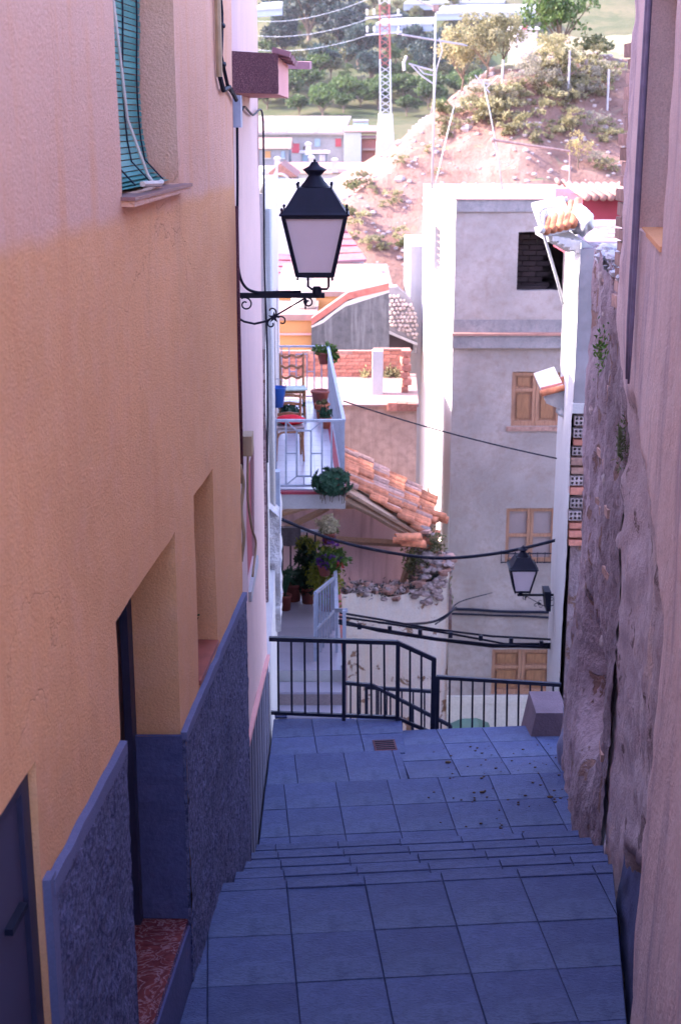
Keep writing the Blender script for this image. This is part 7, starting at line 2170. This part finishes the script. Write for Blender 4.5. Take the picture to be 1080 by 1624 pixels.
# walkway plants
zw = ZW + 0.003
def onw(px_, d): return Vector((P(px_, 900, d).x, d, zw))
q = onw(452, 18.2); t = pot('dark_pot', 'slim dark pot with grassy leaves at the left of the walkway', q, 0.085, 0.07, 0.22, M['terracotta_dark'])
m = MB(); rg = random.Random(18)
for _ in range(70):
    a, l_ = rg.uniform(0, 6.283), rg.uniform(0.25, 0.5); e_ = Vector((math.cos(a), math.sin(a), 0))
    p0_ = q + Vector((0, 0, 0.2)); p1_ = p0_ + e_ * l_ * 0.25 + Vector((0, 0, l_ * 0.8)); p2_ = p0_ + e_ * l_ * 0.6 + Vector((0, 0, l_ * 0.85)); s_ = Vector((-e_.y, e_.x, 0)) * 0.011
    m.poly(p0_ - s_, p0_ + s_, p1_ + s_, p1_ - s_); m.poly(p1_ - s_, p1_ + s_, p2_)
m.build('foliage', M['leaf_dark'], t)
q = onw(465, 18.6); t = pot('wine_pot', 'broad wine red pot with low leafy plant in front of the end railing', q, 0.13, 0.10, 0.26, M['terracotta_dark'])
m = MB(); m.foliage(q + Vector((0, 0, 0.33)), (0.21, 0.18, 0.09), 26, 16, 0.075, 19); m.build('foliage', M['leaf_dark'], t)
q = onw(489, 18.5); t = pot('dark_tall_pot', 'pot with tall dark bushy plant in the middle of the walkway plants', q, 0.12, 0.09, 0.24, M['terracotta_dark'])
m = MB(); m.foliage(q + Vector((0.0, 0, 0.50)), (0.15, 0.14, 0.40), 60, 22, 0.075, 20, 0.5); m.build('foliage', M['leaf_deep'], t)
m = MB(); m.foliage(q + Vector((0.0, -0.05, 0.86)), (0.16, 0.12, 0.10), 16, 12, 0.06, 21, 0.5); m.build('pale_shoots', M['leaf_lime'], t)
q = onw(517, 18.2); t = pot('lime_plant_pot', 'pot with cascading lime green plant on the right of the walkway', q, 0.13, 0.09, 0.28, M['terracotta_dark'])
m = MB(); m.foliage(q + Vector((0.0, -0.02, 0.48)), (0.19, 0.16, 0.42), 70, 24, 0.06, 22, 0.5, -0.4); m.build('foliage', M['leaf_lime'], t)
m = MB(); m.foliage(q + Vector((0.08, -0.06, 0.72)), (0.20, 0.14, 0.16), 30, 18, 0.07, 23, 0.5); m.build('leafy_top', M['leaf_green'], t)
q = P(515, 912, 17.6); t = pot('petunia_pot', 'hanging pot of purple petunias on the rail of the walkway', q, 0.095, 0.065, 0.15, M['terracotta_dark'])
m = MB(); m.foliage(q + Vector((0.06, -0.02, 0.20)), (0.18, 0.13, 0.10), 26, 14, 0.06, 24); m.build('foliage', M['leaf_green'], t)
m = MB(); m.foliage(q + Vector((0.08, -0.05, 0.20)), (0.19, 0.13, 0.11), 12, 6, 0.05, 25, 0.2, 0.2, 0.9); m.build('petunias', M['flower_purple'], t)
m = MB(); m.foliage(q + Vector((0.20, -0.03, 0.16)), (0.07, 0.08, 0.05), 5, 5, 0.045, 26, 0.3, 0.2, 0.9); m.build('red_flowers', M['flower_red'], t)
q = P(521, 862, 18.3); t = pot('blossom_pot', 'pot of cream white blossom topping the walkway plants', q, 0.10, 0.07, 0.16, M['terracotta_dark'])
m = MB(); m.foliage(q + Vector((-0.01, 0, 0.26)), (0.16, 0.14, 0.11), 34, 18, 0.045, 27, 0.5); m.build('blossom', M['flower_white'], t)
m = MB(); m.foliage(q + Vector((0.0, 0.02, 0.16)), (0.13, 0.12, 0.06), 14, 14, 0.05, 28, 0.5); m.build('foliage', M['olive'], t)
m = MB(); m.foliage(q + Vector((0.0, -0.03, 0.03)), (0.17, 0.12, 0.05), 10, 8, 0.05, 29, 0.4); m.build('pink_flowers', M['flower_purple'], t)
# rug over the end railing
a, b = P(443, 840, 19.5), P(477, 840, 19.5)
zr_ = P(460, 866, 19.5).z
m = MB(); n = 12
for i in range(n):
    x0_, x1_ = a.x + (b.x - a.x) * i / n, a.x + (b.x - a.x) * (i + 1) / n
    y0_, y1_ = 19.50 - 0.012 * math.sin(i * 1.1), 19.50 - 0.012 * math.sin((i + 1) * 1.1)
    m.poly((x0_, y0_, zr_ + 0.008 * math.sin(i)), (x1_, y1_, zr_ + 0.008 * math.sin(i + 1)), (x1_, 19.51, a.z + 0.025), (x0_, 19.51, a.z + 0.025))
    m.poly((x0_, 19.51, a.z + 0.025), (x1_, 19.51, a.z + 0.025), (x1_, 19.59, a.z + 0.025), (x0_, 19.59, a.z + 0.025))
    m.poly((x0_, 19.59, a.z + 0.025), (x1_, 19.59, a.z + 0.025), (x1_, 19.60, zr_), (x0_, 19.60, zr_))
tag(m.build('hanging_rug', M['rug']), 'dark striped rug hung over the end railing under the balcony', 'rug')
# ------------------------------------------------------------------ morning haze in the valley
def add_haze():
    m = bpy.data.materials.new('haze_air')
    m.use_nodes = True
    nt = m.node_tree
    for n in list(nt.nodes):
        nt.nodes.remove(n)
    out = nt.nodes.new('ShaderNodeOutputMaterial')
    v = nt.nodes.new('ShaderNodeVolumePrincipled')
    v.inputs['Color'].default_value = (0.93, 0.86, 0.93, 1)
    v.inputs['Density'].default_value = 0.00012
    v.inputs['Anisotropy'].default_value = 0.2
    nt.links.new(v.outputs[0], out.inputs['Volume'])
    hb = MB()
    xs = [v_.co.x for v_ in bpy.data.objects['hillside_ground'].data.vertices]
    hb.box((min(xs) - 5, -46, -13), (max(xs) + 5, 486, 72))
    stuff(hb.build('haze', m))
add_haze()
